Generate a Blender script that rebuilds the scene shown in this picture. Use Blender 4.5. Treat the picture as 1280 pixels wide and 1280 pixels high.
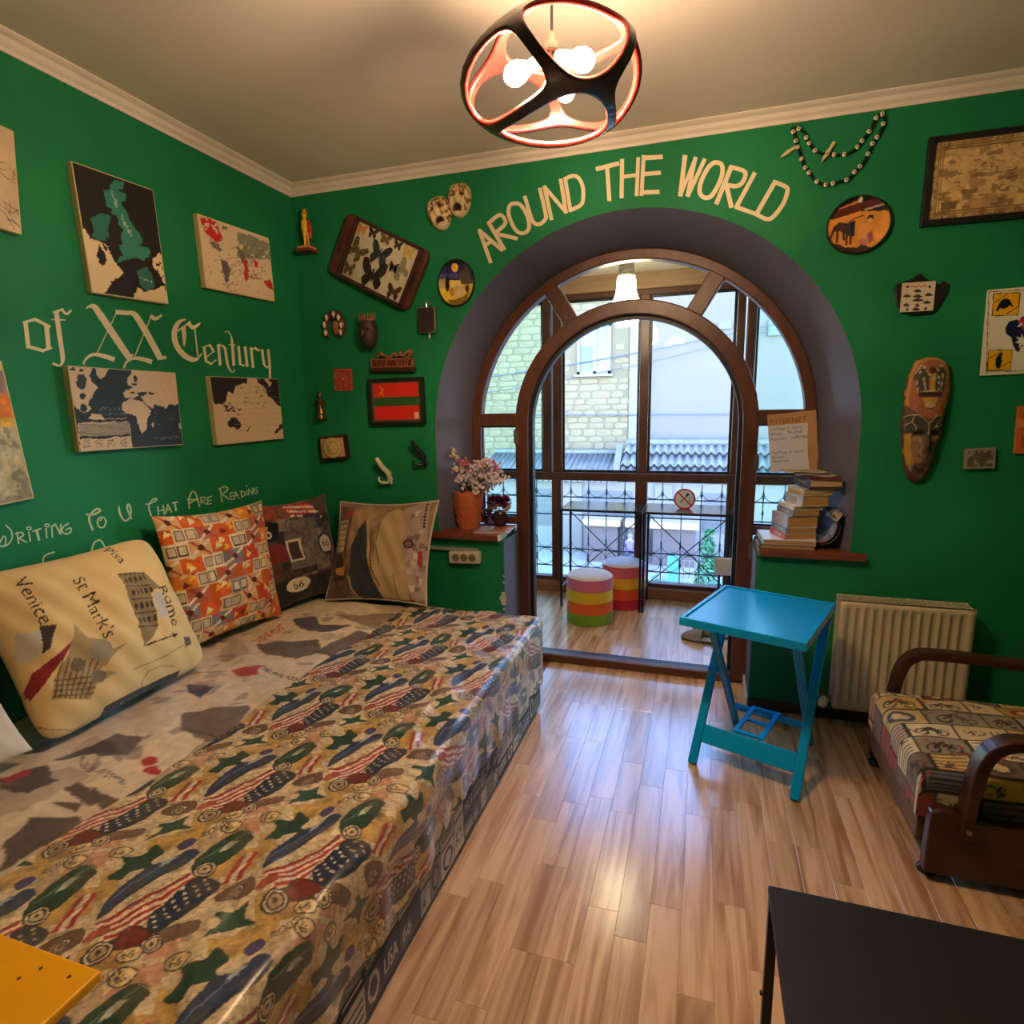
import bpy, bmesh, math, random
import numpy as np
from mathutils import Vector, Matrix

scene = bpy.context.scene
for _o in list(bpy.data.objects):
    bpy.data.objects.remove(_o, do_unlink=True)
COL = scene.collection

# ------------------------------------------------------------------ camera
# room frame in metres: back wall is y = 0, left wall is x = 0, floor is z = 0
CAM = np.array([2.1610, -2.8997, 1.45])
YAW, PITCH, ROLL, FPX = -0.31326, 0.17168, 0.01611, 738.34
_f = np.array([math.sin(YAW) * math.cos(PITCH), math.cos(YAW) * math.cos(PITCH), -math.sin(PITCH)])
_r = np.array([math.cos(YAW), -math.sin(YAW), 0.0])
_d = np.cross(_f, _r)
RC = np.array([math.cos(ROLL) * _r + math.sin(ROLL) * _d, -math.sin(ROLL) * _r + math.cos(ROLL) * _d, _f])
cam_data = bpy.data.cameras.new('camera')
cam_data.sensor_width = 36.0
cam_data.lens = FPX / 1280 * 36.0
cam_data.clip_start = 0.02
cam_data.clip_end = 300
cam = bpy.data.objects.new('camera', cam_data)
COL.objects.link(cam)
cam.matrix_world = Matrix(((RC[0][0], -RC[1][0], -RC[2][0], CAM[0]),
                           (RC[0][1], -RC[1][1], -RC[2][1], CAM[1]),
                           (RC[0][2], -RC[1][2], -RC[2][2], CAM[2]),
                           (0, 0, 0, 1)))
scene.camera = cam

# ------------------------------------------------------------------ world, sun, exposure
world = bpy.data.worlds.new('sky')
scene.world = world
world.use_nodes = True
_nt = world.node_tree
_nt.nodes.clear()
_sky = _nt.nodes.new('ShaderNodeTexSky')
_sky.sky_type = 'NISHITA'
_sky.sun_disc = False
_sky.sun_elevation = math.radians(42)
_sky.sun_rotation = math.radians(150)
_sky.air_density = 1.0
_sky.dust_density = 0.0
_sky.ozone_density = 6.0
_sky.altitude = 3500.0
_bg = _nt.nodes.new('ShaderNodeBackground')
_bg.inputs['Strength'].default_value = 4.6
_wo = _nt.nodes.new('ShaderNodeOutputWorld')
_nt.links.new(_sky.outputs[0], _bg.inputs[0])
_nt.links.new(_bg.outputs[0], _wo.inputs[0])

vs = scene.view_settings
vs.view_transform = 'Standard'
vs.look = 'None'
vs.gamma = 1.0
vs.use_curve_mapping = False
vs.exposure = 0.0
LAMP_STRENGTH = 900.0      # bulbs of the pendant lamp

# ------------------------------------------------------------------ helpers
rnd = random.Random(7)

def ray(px, py):
    return RC.T @ np.array([px - 640.0, py - 640.0, FPX])

def _pl(ax, v, px, py):
    d = ray(px, py)
    return CAM + d * (v - CAM[ax]) / d[ax]

def BW(px, py, y=0.0):      # point of the plane y = const (parallel to the back wall)
    return _pl(1, y, px, py)

def LW(px, py, x=0.0):      # point of the plane x = const (parallel to the left wall)
    return _pl(0, x, px, py)

def FL(px, py, z=0.0):
    return _pl(2, z, px, py)

def lin(c):
    c = np.asarray(c, float)
    return np.where(c <= 0.04045, c / 12.92, ((c + 0.055) / 1.055) ** 2.4)

def rgb(r, g, b):
    v = lin(np.array([r, g, b]) / 255.0)
    return (float(v[0]), float(v[1]), float(v[2]), 1.0)

def tag(o, label=None, cat=None, group=None, kind=None):
    if label: o['label'] = label
    if cat: o['category'] = cat
    if group: o['group'] = group
    if kind: o['kind'] = kind
    return o

def thing(name, loc, label=None, cat=None, group=None, kind=None, rotz=0.0, parent=None):
    o = bpy.data.objects.new(name, None)
    COL.objects.link(o)
    o.empty_display_size = 0.05
    if parent is not None:
        o.parent = parent
        o.location = Vector(loc) - Vector(parent.location)
    else:
        o.location = loc
    o.rotation_euler = (0, 0, rotz)
    return tag(o, label, cat, group, kind)

# ---- materials
MATS = {}

def mat(name, col, rough=0.5, var=0.0, vscale=6.0, bump=0.0, bscale=60.0, metal=0.0, col2=None, spec=0.5,
        stretch=None, emit=0.0, coat=0.0, sheen=0.0, trans=0.0):
    if name in MATS:
        return MATS[name]
    m = bpy.data.materials.new(name)
    m.use_nodes = True
    nt = m.node_tree
    b = nt.nodes['Principled BSDF']
    b.inputs['Roughness'].default_value = rough
    b.inputs['Metallic'].default_value = metal
    b.inputs['Specular IOR Level'].default_value = spec
    b.inputs['Coat Weight'].default_value = coat
    b.inputs['Sheen Weight'].default_value = sheen
    if trans: b.inputs['Transmission Weight'].default_value = trans
    tc = nt.nodes.new('ShaderNodeTexCoord')
    mp = nt.nodes.new('ShaderNodeMapping')
    if stretch: mp.inputs['Scale'].default_value = stretch
    nt.links.new(tc.outputs['Object'], mp.inputs[0])
    n = nt.nodes.new('ShaderNodeTexNoise')
    n.inputs['Scale'].default_value = vscale
    n.inputs['Detail'].default_value = 5
    nt.links.new(mp.outputs[0], n.inputs['Vector'])
    cr = nt.nodes.new('ShaderNodeValToRGB')
    c = np.array(col[:3])
    c2 = np.array(col2[:3]) if col2 is not None else c * (1 - var)
    c1 = c if col2 is not None else np.clip(c * (1 + var), 0, 1)
    cr.color_ramp.elements[0].position = 0.3
    cr.color_ramp.elements[1].position = 0.7
    cr.color_ramp.elements[0].color = (*c2, 1)
    cr.color_ramp.elements[1].color = (*c1, 1)
    nt.links.new(n.outputs['Fac'], cr.inputs[0])
    nt.links.new(cr.outputs[0], b.inputs['Base Color'])
    if emit:
        nt.links.new(cr.outputs[0], b.inputs['Emission Color'])
        b.inputs['Emission Strength'].default_value = emit
    if bump:
        n2 = nt.nodes.new('ShaderNodeTexNoise')
        n2.inputs['Scale'].default_value = bscale
        n2.inputs['Detail'].default_value = 3
        nt.links.new(mp.outputs[0], n2.inputs['Vector'])
        bp = nt.nodes.new('ShaderNodeBump')
        bp.inputs['Strength'].default_value = bump
        bp.inputs['Distance'].default_value = 0.01
        nt.links.new(n2.outputs['Fac'], bp.inputs['Height'])
        nt.links.new(bp.outputs[0], b.inputs['Normal'])
    MATS[name] = m
    return m

def print_mat(name, rough=0.6, bump=0.0, bscale=300.0, sheen=0.0, spec=0.4, coat=0.0, noise=0.06):
    """printed surface: the ink comes from the mesh colour attribute, the weave from noise nodes"""
    if name in MATS:
        return MATS[name]
    m = bpy.data.materials.new(name)
    m.use_nodes = True
    nt = m.node_tree
    b = nt.nodes['Principled BSDF']
    b.inputs['Roughness'].default_value = rough
    b.inputs['Specular IOR Level'].default_value = spec
    b.inputs['Sheen Weight'].default_value = sheen
    b.inputs['Coat Weight'].default_value = coat
    a = nt.nodes.new('ShaderNodeVertexColor')
    a.layer_name = 'Col'
    tc = nt.nodes.new('ShaderNodeTexCoord')
    n = nt.nodes.new('ShaderNodeTexNoise')
    n.inputs['Scale'].default_value = bscale
    nt.links.new(tc.outputs['Object'], n.inputs['Vector'])
    mx = nt.nodes.new('ShaderNodeMixRGB')
    mx.blend_type = 'OVERLAY'
    mx.inputs[0].default_value = noise
    nt.links.new(a.outputs[0], mx.inputs[1])
    nt.links.new(n.outputs['Fac'], mx.inputs[2])
    nt.links.new(mx.outputs[0], b.inputs['Base Color'])
    if bump:
        bp = nt.nodes.new('ShaderNodeBump')
        bp.inputs['Strength'].default_value = bump
        bp.inputs['Distance'].default_value = 0.004
        nt.links.new(n.outputs['Fac'], bp.inputs['Height'])
        nt.links.new(bp.outputs[0], b.inputs['Normal'])
    MATS[name] = m
    return m

def emis(name, col, strength):
    if name in MATS:
        return MATS[name]
    m = bpy.data.materials.new(name)
    m.use_nodes = True
    nt = m.node_tree
    nt.nodes.clear()
    e = nt.nodes.new('ShaderNodeEmission')
    e.inputs[0].default_value = col
    e.inputs[1].default_value = strength
    o = nt.nodes.new('ShaderNodeOutputMaterial')
    nt.links.new(e.outputs[0], o.inputs[0])
    MATS[name] = m
    return m

def glass_mat(name, col, refl=0.06):
    """thin window glass: tinted see-through with a fresnel reflection"""
    if name in MATS:
        return MATS[name]
    m = bpy.data.materials.new(name)
    m.use_nodes = True
    nt = m.node_tree
    nt.nodes.clear()
    t = nt.nodes.new('ShaderNodeBsdfTransparent')
    t.inputs[0].default_value = col
    g = nt.nodes.new('ShaderNodeBsdfGlossy')
    g.inputs['Roughness'].default_value = 0.02
    fr = nt.nodes.new('ShaderNodeFresnel')
    fr.inputs[0].default_value = 1.35
    mx = nt.nodes.new('ShaderNodeMixShader')
    o = nt.nodes.new('ShaderNodeOutputMaterial')
    nt.links.new(fr.outputs[0], mx.inputs[0])
    nt.links.new(t.outputs[0], mx.inputs[1])
    nt.links.new(g.outputs[0], mx.inputs[2])
    nt.links.new(mx.outputs[0], o.inputs[0])
    MATS[name] = m
    return m

# ---- mesh builder
class MB:
    def __init__(self):
        self.v = []
        self.f = []

    def add(self, vs, fs):
        k = len(self.v)
        self.v += [tuple(float(c) for c in p) for p in vs]
        self.f += [tuple(i + k for i in f) for f in fs]
        return self

    def box(self, lo, hi):
        x0, y0, z0 = lo
        x1, y1, z1 = hi
        return self.add([(x0, y0, z0), (x1, y0, z0), (x1, y1, z0), (x0, y1, z0),
                         (x0, y0, z1), (x1, y0, z1), (x1, y1, z1), (x0, y1, z1)],
                        [(0, 3, 2, 1), (4, 5, 6, 7), (0, 1, 5, 4), (1, 2, 6, 5), (2, 3, 7, 6), (3, 0, 4, 7)])

    def obox(self, c, ax, ay, az):
        """box with centre c and half axes ax, ay, az"""
        c, ax, ay, az = (np.array(q, float) for q in (c, ax, ay, az))
        P = [c - ax - ay - az, c + ax - ay - az, c + ax + ay - az, c - ax + ay - az,
             c - ax - ay + az, c + ax - ay + az, c + ax + ay + az, c - ax + ay + az]
        F = [(0, 3, 2, 1), (4, 5, 6, 7), (0, 1, 5, 4), (1, 2, 6, 5), (2, 3, 7, 6), (3, 0, 4, 7)]
        if np.dot(np.cross(ax, ay), az) < 0:
            F = [tuple(reversed(f)) for f in F]
        return self.add(P, F)

    def bar(self, p0, p1, w, t, side=None):
        """rectangular bar from p0 to p1, width w along side, thickness t"""
        p0, p1 = np.array(p0, float), np.array(p1, float)
        d = p1 - p0
        L = np.linalg.norm(d)
        d /= L
        s = np.array(side if side is not None else (0, 0, 1), float)
        s = s - d * np.dot(s, d)
        if np.linalg.norm(s) < 1e-6:
            s = np.cross(d, (1, 0, 0))
        s /= np.linalg.norm(s)
        n = np.cross(d, s)
        return self.obox((p0 + p1) / 2, d * L / 2, s * w / 2, n * t / 2)

    def tube(self, path, r, seg=10, closed=False, caps=True):
        path = [np.array(p, float) for p in path]
        n = len(path)
        rs = r if hasattr(r, '__len__') else [r] * n
        k = len(self.v)
        up = None
        for i, p in enumerate(path):
            a = path[(i - 1) % n] if (closed or i > 0) else p
            b = path[(i + 1) % n] if (closed or i < n - 1) else p
            t = b - a
            t /= (np.linalg.norm(t) + 1e-12)
            if up is None:
                up = np.array((0, 0, 1.0)) if abs(t[2]) < 0.9 else np.array((1.0, 0, 0))
            u = up - t * np.dot(up, t)
            u /= (np.linalg.norm(u) + 1e-12)
            w = np.cross(t, u)
            up = u
            for j in range(seg):
                q = 2 * math.pi * j / seg
                self.v.append(tuple(p + rs[i] * (math.cos(q) * u + math.sin(q) * w)))
        m = n if closed else n - 1
        for i in range(m):
            for j in range(seg):
                a = k + i * seg + j
                b = k + i * seg + (j + 1) % seg
                c = k + ((i + 1) % n) * seg + (j + 1) % seg
                d = k + ((i + 1) % n) * seg + j
                self.f.append((a, b, c, d))
        if caps and not closed:
            self.f.append(tuple(k + j for j in reversed(range(seg))))
            self.f.append(tuple(k + (n - 1) * seg + j for j in range(seg)))
        return self

    def cyl(self, p0, p1, r, seg=16):
        return self.tube([p0, p1], r, seg)

    def lathe(self, prof, c, seg=24, axis=(0, 0, 1)):
        """profile of (radius, height) pairs turned about axis through c"""
        c = np.array(c, float)
        a = np.array(axis, float)
        a /= np.linalg.norm(a)
        u = np.cross(a, (0, 1, 0)) if abs(a[1]) < 0.9 else np.cross(a, (1, 0, 0))
        u /= np.linalg.norm(u)
        w = np.cross(a, u)
        k = len(self.v)
        for r, h in prof:
            for j in range(seg):
                q = 2 * math.pi * j / seg
                self.v.append(tuple(c + a * h + r * (math.cos(q) * u + math.sin(q) * w)))
        for i in range(len(prof) - 1):
            for j in range(seg):
                self.f.append((k + i * seg + j, k + i * seg + (j + 1) % seg,
                               k + (i + 1) * seg + (j + 1) % seg, k + (i + 1) * seg + j))
        self.f.append(tuple(k + j for j in reversed(range(seg))))
        self.f.append(tuple(k + (len(prof) - 1) * seg + j for j in range(seg)))
        return self

    def ball(self, c, r, seg=12, rings=8):
        rr = r if hasattr(r, '__len__') else (r, r, r)
        k = len(self.v)
        for i in range(1, rings):
            t = math.pi * i / rings
            for j in range(seg):
                q = 2 * math.pi * j / seg
                self.v.append((c[0] + rr[0] * math.sin(t) * math.cos(q), c[1] + rr[1] * math.sin(t) * math.sin(q),
                               c[2] + rr[2] * math.cos(t)))
        top = len(self.v)
        self.v.append((c[0], c[1], c[2] + rr[2]))
        self.v.append((c[0], c[1], c[2] - rr[2]))
        for i in range(rings - 2):
            for j in range(seg):
                self.f.append((k + i * seg + j, k + (i + 1) * seg + j,
                               k + (i + 1) * seg + (j + 1) % seg, k + i * seg + (j + 1) % seg))
        for j in range(seg):
            self.f.append((top, k + j, k + (j + 1) % seg))
            self.f.append((top + 1, k + (rings - 2) * seg + (j + 1) % seg, k + (rings - 2) * seg + j))
        return self

    def prism(self, pts, o, ux, uy, n, depth):
        """2-D outline pts in the frame (o, ux, uy) pushed along n by depth"""
        o, ux, uy, n = (np.array(q, float) for q in (o, ux, uy, n))
        m = len(pts)
        A = [o + ux * p[0] + uy * p[1] for p in pts]
        Bp = [a + n * depth for a in A]
        area = sum(pts[i][0] * pts[(i + 1) % m][1] - pts[(i + 1) % m][0] * pts[i][1] for i in range(m))
        flip = (np.dot(np.cross(ux, uy), n) * area * (1 if depth > 0 else -1)) < 0
        F = [tuple(reversed(range(m))), tuple(range(m, 2 * m))] + \
            [(i, (i + 1) % m, m + (i + 1) % m, m + i) for i in range(m)]
        if flip:
            F = [tuple(reversed(f)) for f in F]
        return self.add(A + Bp, F)

    def build(self, name, m, parent=None, smooth=False, bevel=0.0, subsurf=0, local=False, seg=2, kind=None):
        off = np.zeros(3)
        if parent is not None and not local:
            q = parent
            while q is not None:
                off = off + np.array(q.location)
                q = q.parent
        me = bpy.data.meshes.new(name)
        me.from_pydata([tuple(np.array(p) - off) for p in self.v], [], self.f)
        me.update()
        if smooth:
            me.polygons.foreach_set('use_smooth', [True] * len(me.polygons))
            try:
                me.set_sharp_from_angle(angle=math.radians(50))
            except Exception:
                pass
        o = bpy.data.objects.new(name, me)
        COL.objects.link(o)
        if m is not None:
            me.materials.append(m)
        if parent is not None:
            o.parent = parent
        if bevel:
            b = o.modifiers.new('bevel', 'BEVEL')
            b.width = bevel
            b.segments = seg
            b.limit_method = 'ANGLE'
            b.angle_limit = math.radians(40)
        if subsurf:
            s = o.modifiers.new('sub', 'SUBSURF')
            s.levels = subsurf
            s.render_levels = subsurf
        if kind:
            o['kind'] = kind
        return o

def struct(o):
    o['kind'] = 'structure'
    return o

def shared(name, src, parent, loc, rot=None, scale=None):
    """another object on the mesh of src"""
    o = src.copy()
    o.name = name
    COL.objects.link(o)
    o.parent = parent
    o.location = loc
    if rot is not None: o.rotation_euler = rot
    if scale is not None: o.scale = scale
    return o

# ---- print canvas
def homography(src, dst):
    A = []
    for (x, y), (u, v) in zip(src, dst):
        A.append([x, y, 1, 0, 0, 0, -u * x, -u * y, -u])
        A.append([0, 0, 0, x, y, 1, -v * x, -v * y, -v])
    _, _, vt = np.linalg.svd(np.array(A, float))
    return vt[-1].reshape(3, 3)

_GLYPH = {}

def glyph_tris(s):
    if s in _GLYPH:
        return _GLYPH[s]
    cu = bpy.data.curves.new('txt', 'FONT')
    cu.body = s
    cu.size = 1.0
    cu.resolution_u = 3
    ob = bpy.data.objects.new('txt', cu)
    COL.objects.link(ob)
    dg = bpy.context.evaluated_depsgraph_get()
    me = ob.evaluated_get(dg).to_mesh()
    me.calc_loop_triangles()
    V = np.array([v.co[:2] for v in me.vertices]) if len(me.vertices) else np.zeros((0, 2))
    T = [tuple(t.vertices) for t in me.loop_triangles]
    bpy.data.objects.remove(ob, do_unlink=True)
    bpy.data.curves.remove(cu)
    _GLYPH[s] = (V, T)
    return V, T

class Cv:
    """drawing board, row 0 at the bottom; user coordinates run through an optional homography to 0..1"""
    def __init__(self, w, h, bg, quad=None):
        self.w, self.h = w, h
        self.a = np.empty((h, w, 3))
        self.a[:] = np.array(bg) / 255.0
        self.H = homography(quad, [(0, 1), (1, 1), (1, 0), (0, 0)]) if quad else None
        self.rs = np.random.RandomState(3)

    def T(self, pts):
        p = np.array(pts, float).reshape(-1, 2)
        if self.H is not None:
            q = np.c_[p, np.ones(len(p))] @ self.H.T
            p = q[:, :2] / q[:, 2:]
        return p * [self.w, self.h] - 0.5

    def _fill(self, m, sl, col, alpha):
        c = np.array(col) / 255.0
        v = self.a[sl]
        v[m] = v[m] * (1 - alpha) + c * alpha

    def poly(self, pts, col, alpha=1.0, raw=False):
        p = np.array(pts, float) if raw else self.T(pts)
        x0, x1 = int(max(0, math.floor(p[:, 0].min()))), int(min(self.w, math.ceil(p[:, 0].max()) + 1))
        y0, y1 = int(max(0, math.floor(p[:, 1].min()))), int(min(self.h, math.ceil(p[:, 1].max()) + 1))
        if x1 <= x0 or y1 <= y0:
            return self
        X, Y = np.meshgrid(np.arange(x0, x1), np.arange(y0, y1))
        m = np.zeros(X.shape, bool)
        n = len(p)
        for i in range(n):
            ax, ay = p[i]
            bx, by = p[(i + 1) % n]
            if ay == by:
                continue
            c = ((ay > Y) != (by > Y)) & (X < (bx - ax) * (Y - ay) / (by - ay) + ax)
            m ^= c
        self._fill(m, np.s_[y0:y1, x0:x1], col, alpha)
        return self

    def ell(self, c, rx, ry, col, rot=0.0, n=20, alpha=1.0, a0=0, a1=2 * math.pi):
        t = np.linspace(a0, a1, n, endpoint=False)
        cr, sr = math.cos(rot), math.sin(rot)
        return self.poly(np.c_[c[0] + rx * np.cos(t) * cr - ry * np.sin(t) * sr,
                               c[1] + rx * np.cos(t) * sr + ry * np.sin(t) * cr], col, alpha)

    def line(self, pts, wpx, col, alpha=1.0):
        p = self.T(pts)
        for i in range(len(p) - 1):
            d = p[i + 1] - p[i]
            L = np.linalg.norm(d)
            if L < 1e-6:
                continue
            d /= L
            n = np.array([-d[1], d[0]]) * wpx / 2
            e = d * wpx * 0.3
            self.poly([p[i] + n - e, p[i + 1] + n + e, p[i + 1] - n + e, p[i] - n - e], col, alpha, raw=True)
        return self

    def text(self, s, o, dx, up, col, alpha=1.0):
        """text at o; dx and up are user vectors of one em along and across the baseline"""
        V, Tr = glyph_tris(s)
        if not len(V):
            return self
        P = np.array(o) + V[:, :1] * np.array(dx) + V[:, 1:] * np.array(up)
        P = self.T(P)
        for t in Tr:
            self.poly(P[list(t)], col, alpha, raw=True)
        return self

    def field(self, cells):
        n = np.zeros((self.h, self.w))
        cx, cy = max(2, int(cells)), max(2, int(cells * self.h / self.w))
        g = self.rs.rand(cy + 2, cx + 2)
        x, y = np.linspace(0, cx, self.w), np.linspace(0, cy, self.h)
        xi, yi = x.astype(int), y.astype(int)
        fx, fy = x - xi, y - yi
        fx, fy = fx * fx * (3 - 2 * fx), fy * fy * (3 - 2 * fy)
        a = g[yi][:, xi] * (1 - fx) + g[yi][:, xi + 1] * fx
        b = g[yi + 1][:, xi] * (1 - fx) + g[yi + 1][:, xi + 1] * fx
        return a * (1 - fy)[:, None] + b * fy[:, None] - 0.5

    def warp(self, amp, cells):
        """ragged edges: shifts the drawing by smooth noise of amp pixels"""
        dx = (self.field(cells) + 0.5 * self.field(cells * 2)) * 2 * amp
        dy = (self.field(cells) + 0.5 * self.field(cells * 2)) * 2 * amp
        Y, X = np.mgrid[0:self.h, 0:self.w]
        self.a = self.a[np.clip((Y + dy).round().astype(int), 0, self.h - 1), np.clip((X + dx).round().astype(int), 0, self.w - 1)]
        return self

    def soften(self, n=1):
        for _ in range(n):
            p = np.pad(self.a, ((1, 1), (1, 1), (0, 0)), 'edge')
            self.a = (p[1:-1, 1:-1] * 2 + p[:-2, 1:-1] + p[2:, 1:-1] + p[1:-1, :-2] + p[1:-1, 2:]) / 6
        return self

    def noise(self, cells, amp, col=None, thr=None, alpha=1.0, aniso=(1, 1)):
        """smooth value noise; either modulates brightness or stamps col where it passes thr"""
        n = np.zeros((self.h, self.w))
        tot = 0
        for o in range(4):
            cx = max(2, int(cells * 2 ** o * aniso[0]))
            cy = max(2, int(cells * 2 ** o * aniso[1] * self.h / self.w))
            g = self.rs.rand(cy + 2, cx + 2)
            x = np.linspace(0, cx, self.w)
            y = np.linspace(0, cy, self.h)
            xi, yi = x.astype(int), y.astype(int)
            fx, fy = x - xi, y - yi
            fx, fy = fx * fx * (3 - 2 * fx), fy * fy * (3 - 2 * fy)
            a = g[yi][:, xi] * (1 - fx) + g[yi][:, xi + 1] * fx
            b = g[yi + 1][:, xi] * (1 - fx) + g[yi + 1][:, xi + 1] * fx
            n += (a * (1 - fy)[:, None] + b * fy[:, None]) * 0.5 ** o
            tot += 0.5 ** o
        n /= tot
        if col is None:
            self.a *= (1 + amp * (n - 0.5) * 2)[..., None]
        else:
            m = n > thr
            self.a[m] = self.a[m] * (1 - alpha) + np.array(col) / 255.0 * alpha
        self.a = np.clip(self.a, 0, 1)
        return self

def grid_obj(name, P, colr, m, parent=None, smooth=True, local=False, flip=False, wrap=False):
    """P (ny, nx, 3) points, colr (ny, nx, 3) sRGB print"""
    ny, nx = P.shape[:2]
    off = np.zeros(3)
    if parent is not None and not local:
        q = parent
        while q is not None:
            off = off + np.array(q.location)
            q = q.parent
    me = bpy.data.meshes.new(name)
    me.vertices.add(nx * ny)
    me.vertices.foreach_set('co', (P - off).reshape(-1).astype(np.float32))
    i = np.arange(nx * ny).reshape(ny, nx)
    q = np.stack([i[:-1, :-1], i[:-1, 1:], i[1:, 1:], i[1:, :-1]], -1).reshape(-1, 4)
    if flip:
        q = q[:, ::-1]
    nf = len(q)
    me.loops.add(nf * 4)
    me.loops.foreach_set('vertex_index', q.reshape(-1).astype(np.int32))
    me.polygons.add(nf)
    me.polygons.foreach_set('loop_start', np.arange(0, nf * 4, 4, dtype=np.int32))
    me.update(calc_edges=True)
    if smooth:
        me.polygons.foreach_set('use_smooth', np.ones(nf, bool))
    ca = me.color_attributes.new('Col', 'FLOAT_COLOR', 'POINT')
    C4 = np.ones((ny * nx, 4), np.float32)
    C4[:, :3] = lin(colr.reshape(-1, 3))
    ca.data.foreach_set('color', C4.reshape(-1))
    me.validate()
    o = bpy.data.objects.new(name, me)
    COL.objects.link(o)
    me.materials.append(m)
    if parent is not None:
        o.parent = parent
    return o

def flat_print(name, o, ux, uy, w, h, cv, m, parent):
    """flat printed sheet: lower left corner o, unit axes ux, uy"""
    o, ux, uy = (np.array(q, float) for q in (o, ux, uy))
    X = np.linspace(0, w, cv.w)
    Y = np.linspace(0, h, cv.h)
    P = o + X[None, :, None] * ux + Y[:, None, None] * uy
    return grid_obj(name, P, cv.a, m, parent, smooth=False)

def fit_rect(q, plane, v):
    """rectangle on a wall from its four photographed corners TL, TR, BR, BL"""
    p = [plane(a, b, v) for a, b in q]
    c = sum(p) / 4
    u = (p[1] - p[0] + p[2] - p[3]) / 2
    w = (p[0] - p[3] + p[1] - p[2]) / 2
    W, H = np.linalg.norm(u), np.linalg.norm(w)
    ux = u / W
    n = np.cross(ux, w / H)
    n /= np.linalg.norm(n)
    uy = np.cross(n, ux)
    return c, ux, uy, n, W, H      # n points into the room

def smoothpath(pts, n=8, closed=False):
    """Catmull-Rom through 2-D or 3-D points"""
    p = [np.array(q, float) for q in pts]
    out = []
    m = len(p)
    for i in range(m if closed else m - 1):
        a = p[(i - 1) % m] if (closed or i > 0) else p[0]
        b, c = p[i], p[(i + 1) % m]
        d = p[(i + 2) % m] if (closed or i < m - 2) else p[-1]
        for k in range(n):
            t = k / n
            out.append(0.5 * ((2 * b) + (c - a) * t + (2 * a - 5 * b + 4 * c - d) * t * t + (3 * b - a - 3 * c + d) * t ** 3))
    if not closed:
        out.append(p[-1])
    return out
# ------------------------------------------------------------------ setting: room shell
HC = 2.645
M_green = mat('green_wall_paint', rgb(22, 122, 76), rough=0.6, var=0.10, vscale=3.0, bump=0.12, bscale=220, spec=0.25)
M_grey = mat('grey_reveal_paint', rgb(98, 98, 114), rough=0.6, var=0.06, vscale=4, bump=0.06, bscale=120, spec=0.25)
M_ceil = mat('ceiling_paint', rgb(222, 214, 204), rough=0.85, var=0.05, vscale=2.0, bump=0.05, bscale=90, spec=0.1)
M_corn = mat('cornice_white', rgb(226, 214, 204), rough=0.6, var=0.04, vscale=8)
M_frame = mat('brown_varnished_wood', rgb(96, 56, 42), rough=0.38, col2=rgb(76, 42, 32), vscale=9, stretch=(3, 3, 0.6), bump=0.08, bscale=40)
M_sill = mat('red_brown_sill', rgb(128, 66, 46), rough=0.45, col2=rgb(108, 52, 36), vscale=7, stretch=(0.7, 5, 5))
M_dark = mat('dark_rubber', rgb(24, 22, 28), rough=0.45, var=0.1)
M_white = mat('white_enamel', rgb(232, 228, 218), rough=0.35, var=0.02)
M_chip = mat('chipped_plaster', rgb(205, 196, 184), rough=0.9, var=0.12, vscale=60)

# wood floor material: each strip takes its own tone and grain from its object id
def plank_mat():
    m = bpy.data.materials.new('laminate_strip')
    m.use_nodes = True
    nt = m.node_tree
    b = nt.nodes['Principled BSDF']
    b.inputs['Roughness'].default_value = 0.20
    b.inputs['Specular IOR Level'].default_value = 0.9
    oi = nt.nodes.new('ShaderNodeObjectInfo')
    geo = nt.nodes.new('ShaderNodeNewGeometry')
    mp = nt.nodes.new('ShaderNodeMapping')
    mp.inputs['Scale'].default_value = (26, 1.6, 1)
    vm = nt.nodes.new('ShaderNodeVectorMath')
    vm.operation = 'MULTIPLY_ADD'
    cx = nt.nodes.new('ShaderNodeCombineXYZ')
    nt.links.new(oi.outputs['Random'], cx.inputs[0])
    nt.links.new(oi.outputs['Random'], cx.inputs[1])
    vm.inputs[1].default_value = (37, 53, 0)
    nt.links.new(cx.outputs[0], vm.inputs[0])
    nt.links.new(geo.outputs['Position'], mp.inputs[0])
    nt.links.new(mp.outputs[0], vm.inputs[2])
    n = nt.nodes.new('ShaderNodeTexNoise')
    n.inputs['Scale'].default_value = 1.0
    n.inputs['Detail'].default_value = 6
    n.inputs['Distortion'].default_value = 0.9
    nt.links.new(vm.outputs[0], n.inputs['Vector'])
    cr = nt.nodes.new('ShaderNodeValToRGB')
    cr.color_ramp.elements[0].position = 0.34
    cr.color_ramp.elements[0].color = rgb(172, 132, 98)
    cr.color_ramp.elements[1].position = 0.58
    cr.color_ramp.elements[1].color = rgb(222, 188, 154)
    nt.links.new(n.outputs['Fac'], cr.inputs[0])
    cr2 = nt.nodes.new('ShaderNodeValToRGB')
    cr2.color_ramp.elements[0].color = (0.80, 0.75, 0.71, 1)
    cr2.color_ramp.elements[1].color = (1.06, 1.02, 0.99, 1)
    nt.links.new(oi.outputs['Random'], cr2.inputs[0])
    mx = nt.nodes.new('ShaderNodeMixRGB')
    mx.blend_type = 'MULTIPLY'
    mx.inputs[0].default_value = 1.0
    nt.links.new(cr.outputs[0], mx.inputs[1])
    nt.links.new(cr2.outputs[0], mx.inputs[2])
    nt.links.new(mx.outputs[0], b.inputs['Base Color'])
    return m

M_plank = plank_mat()
M_slab = mat('laminate_base', rgb(150, 112, 78), rough=0.35, col2=rgb(120, 84, 56), vscale=2, stretch=(20, 1.2, 1))

floor = struct(MB().box((-0.2, -4.1, -0.2), (4.2, 1.9, -0.009)).build('floor', M_slab))
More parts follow.
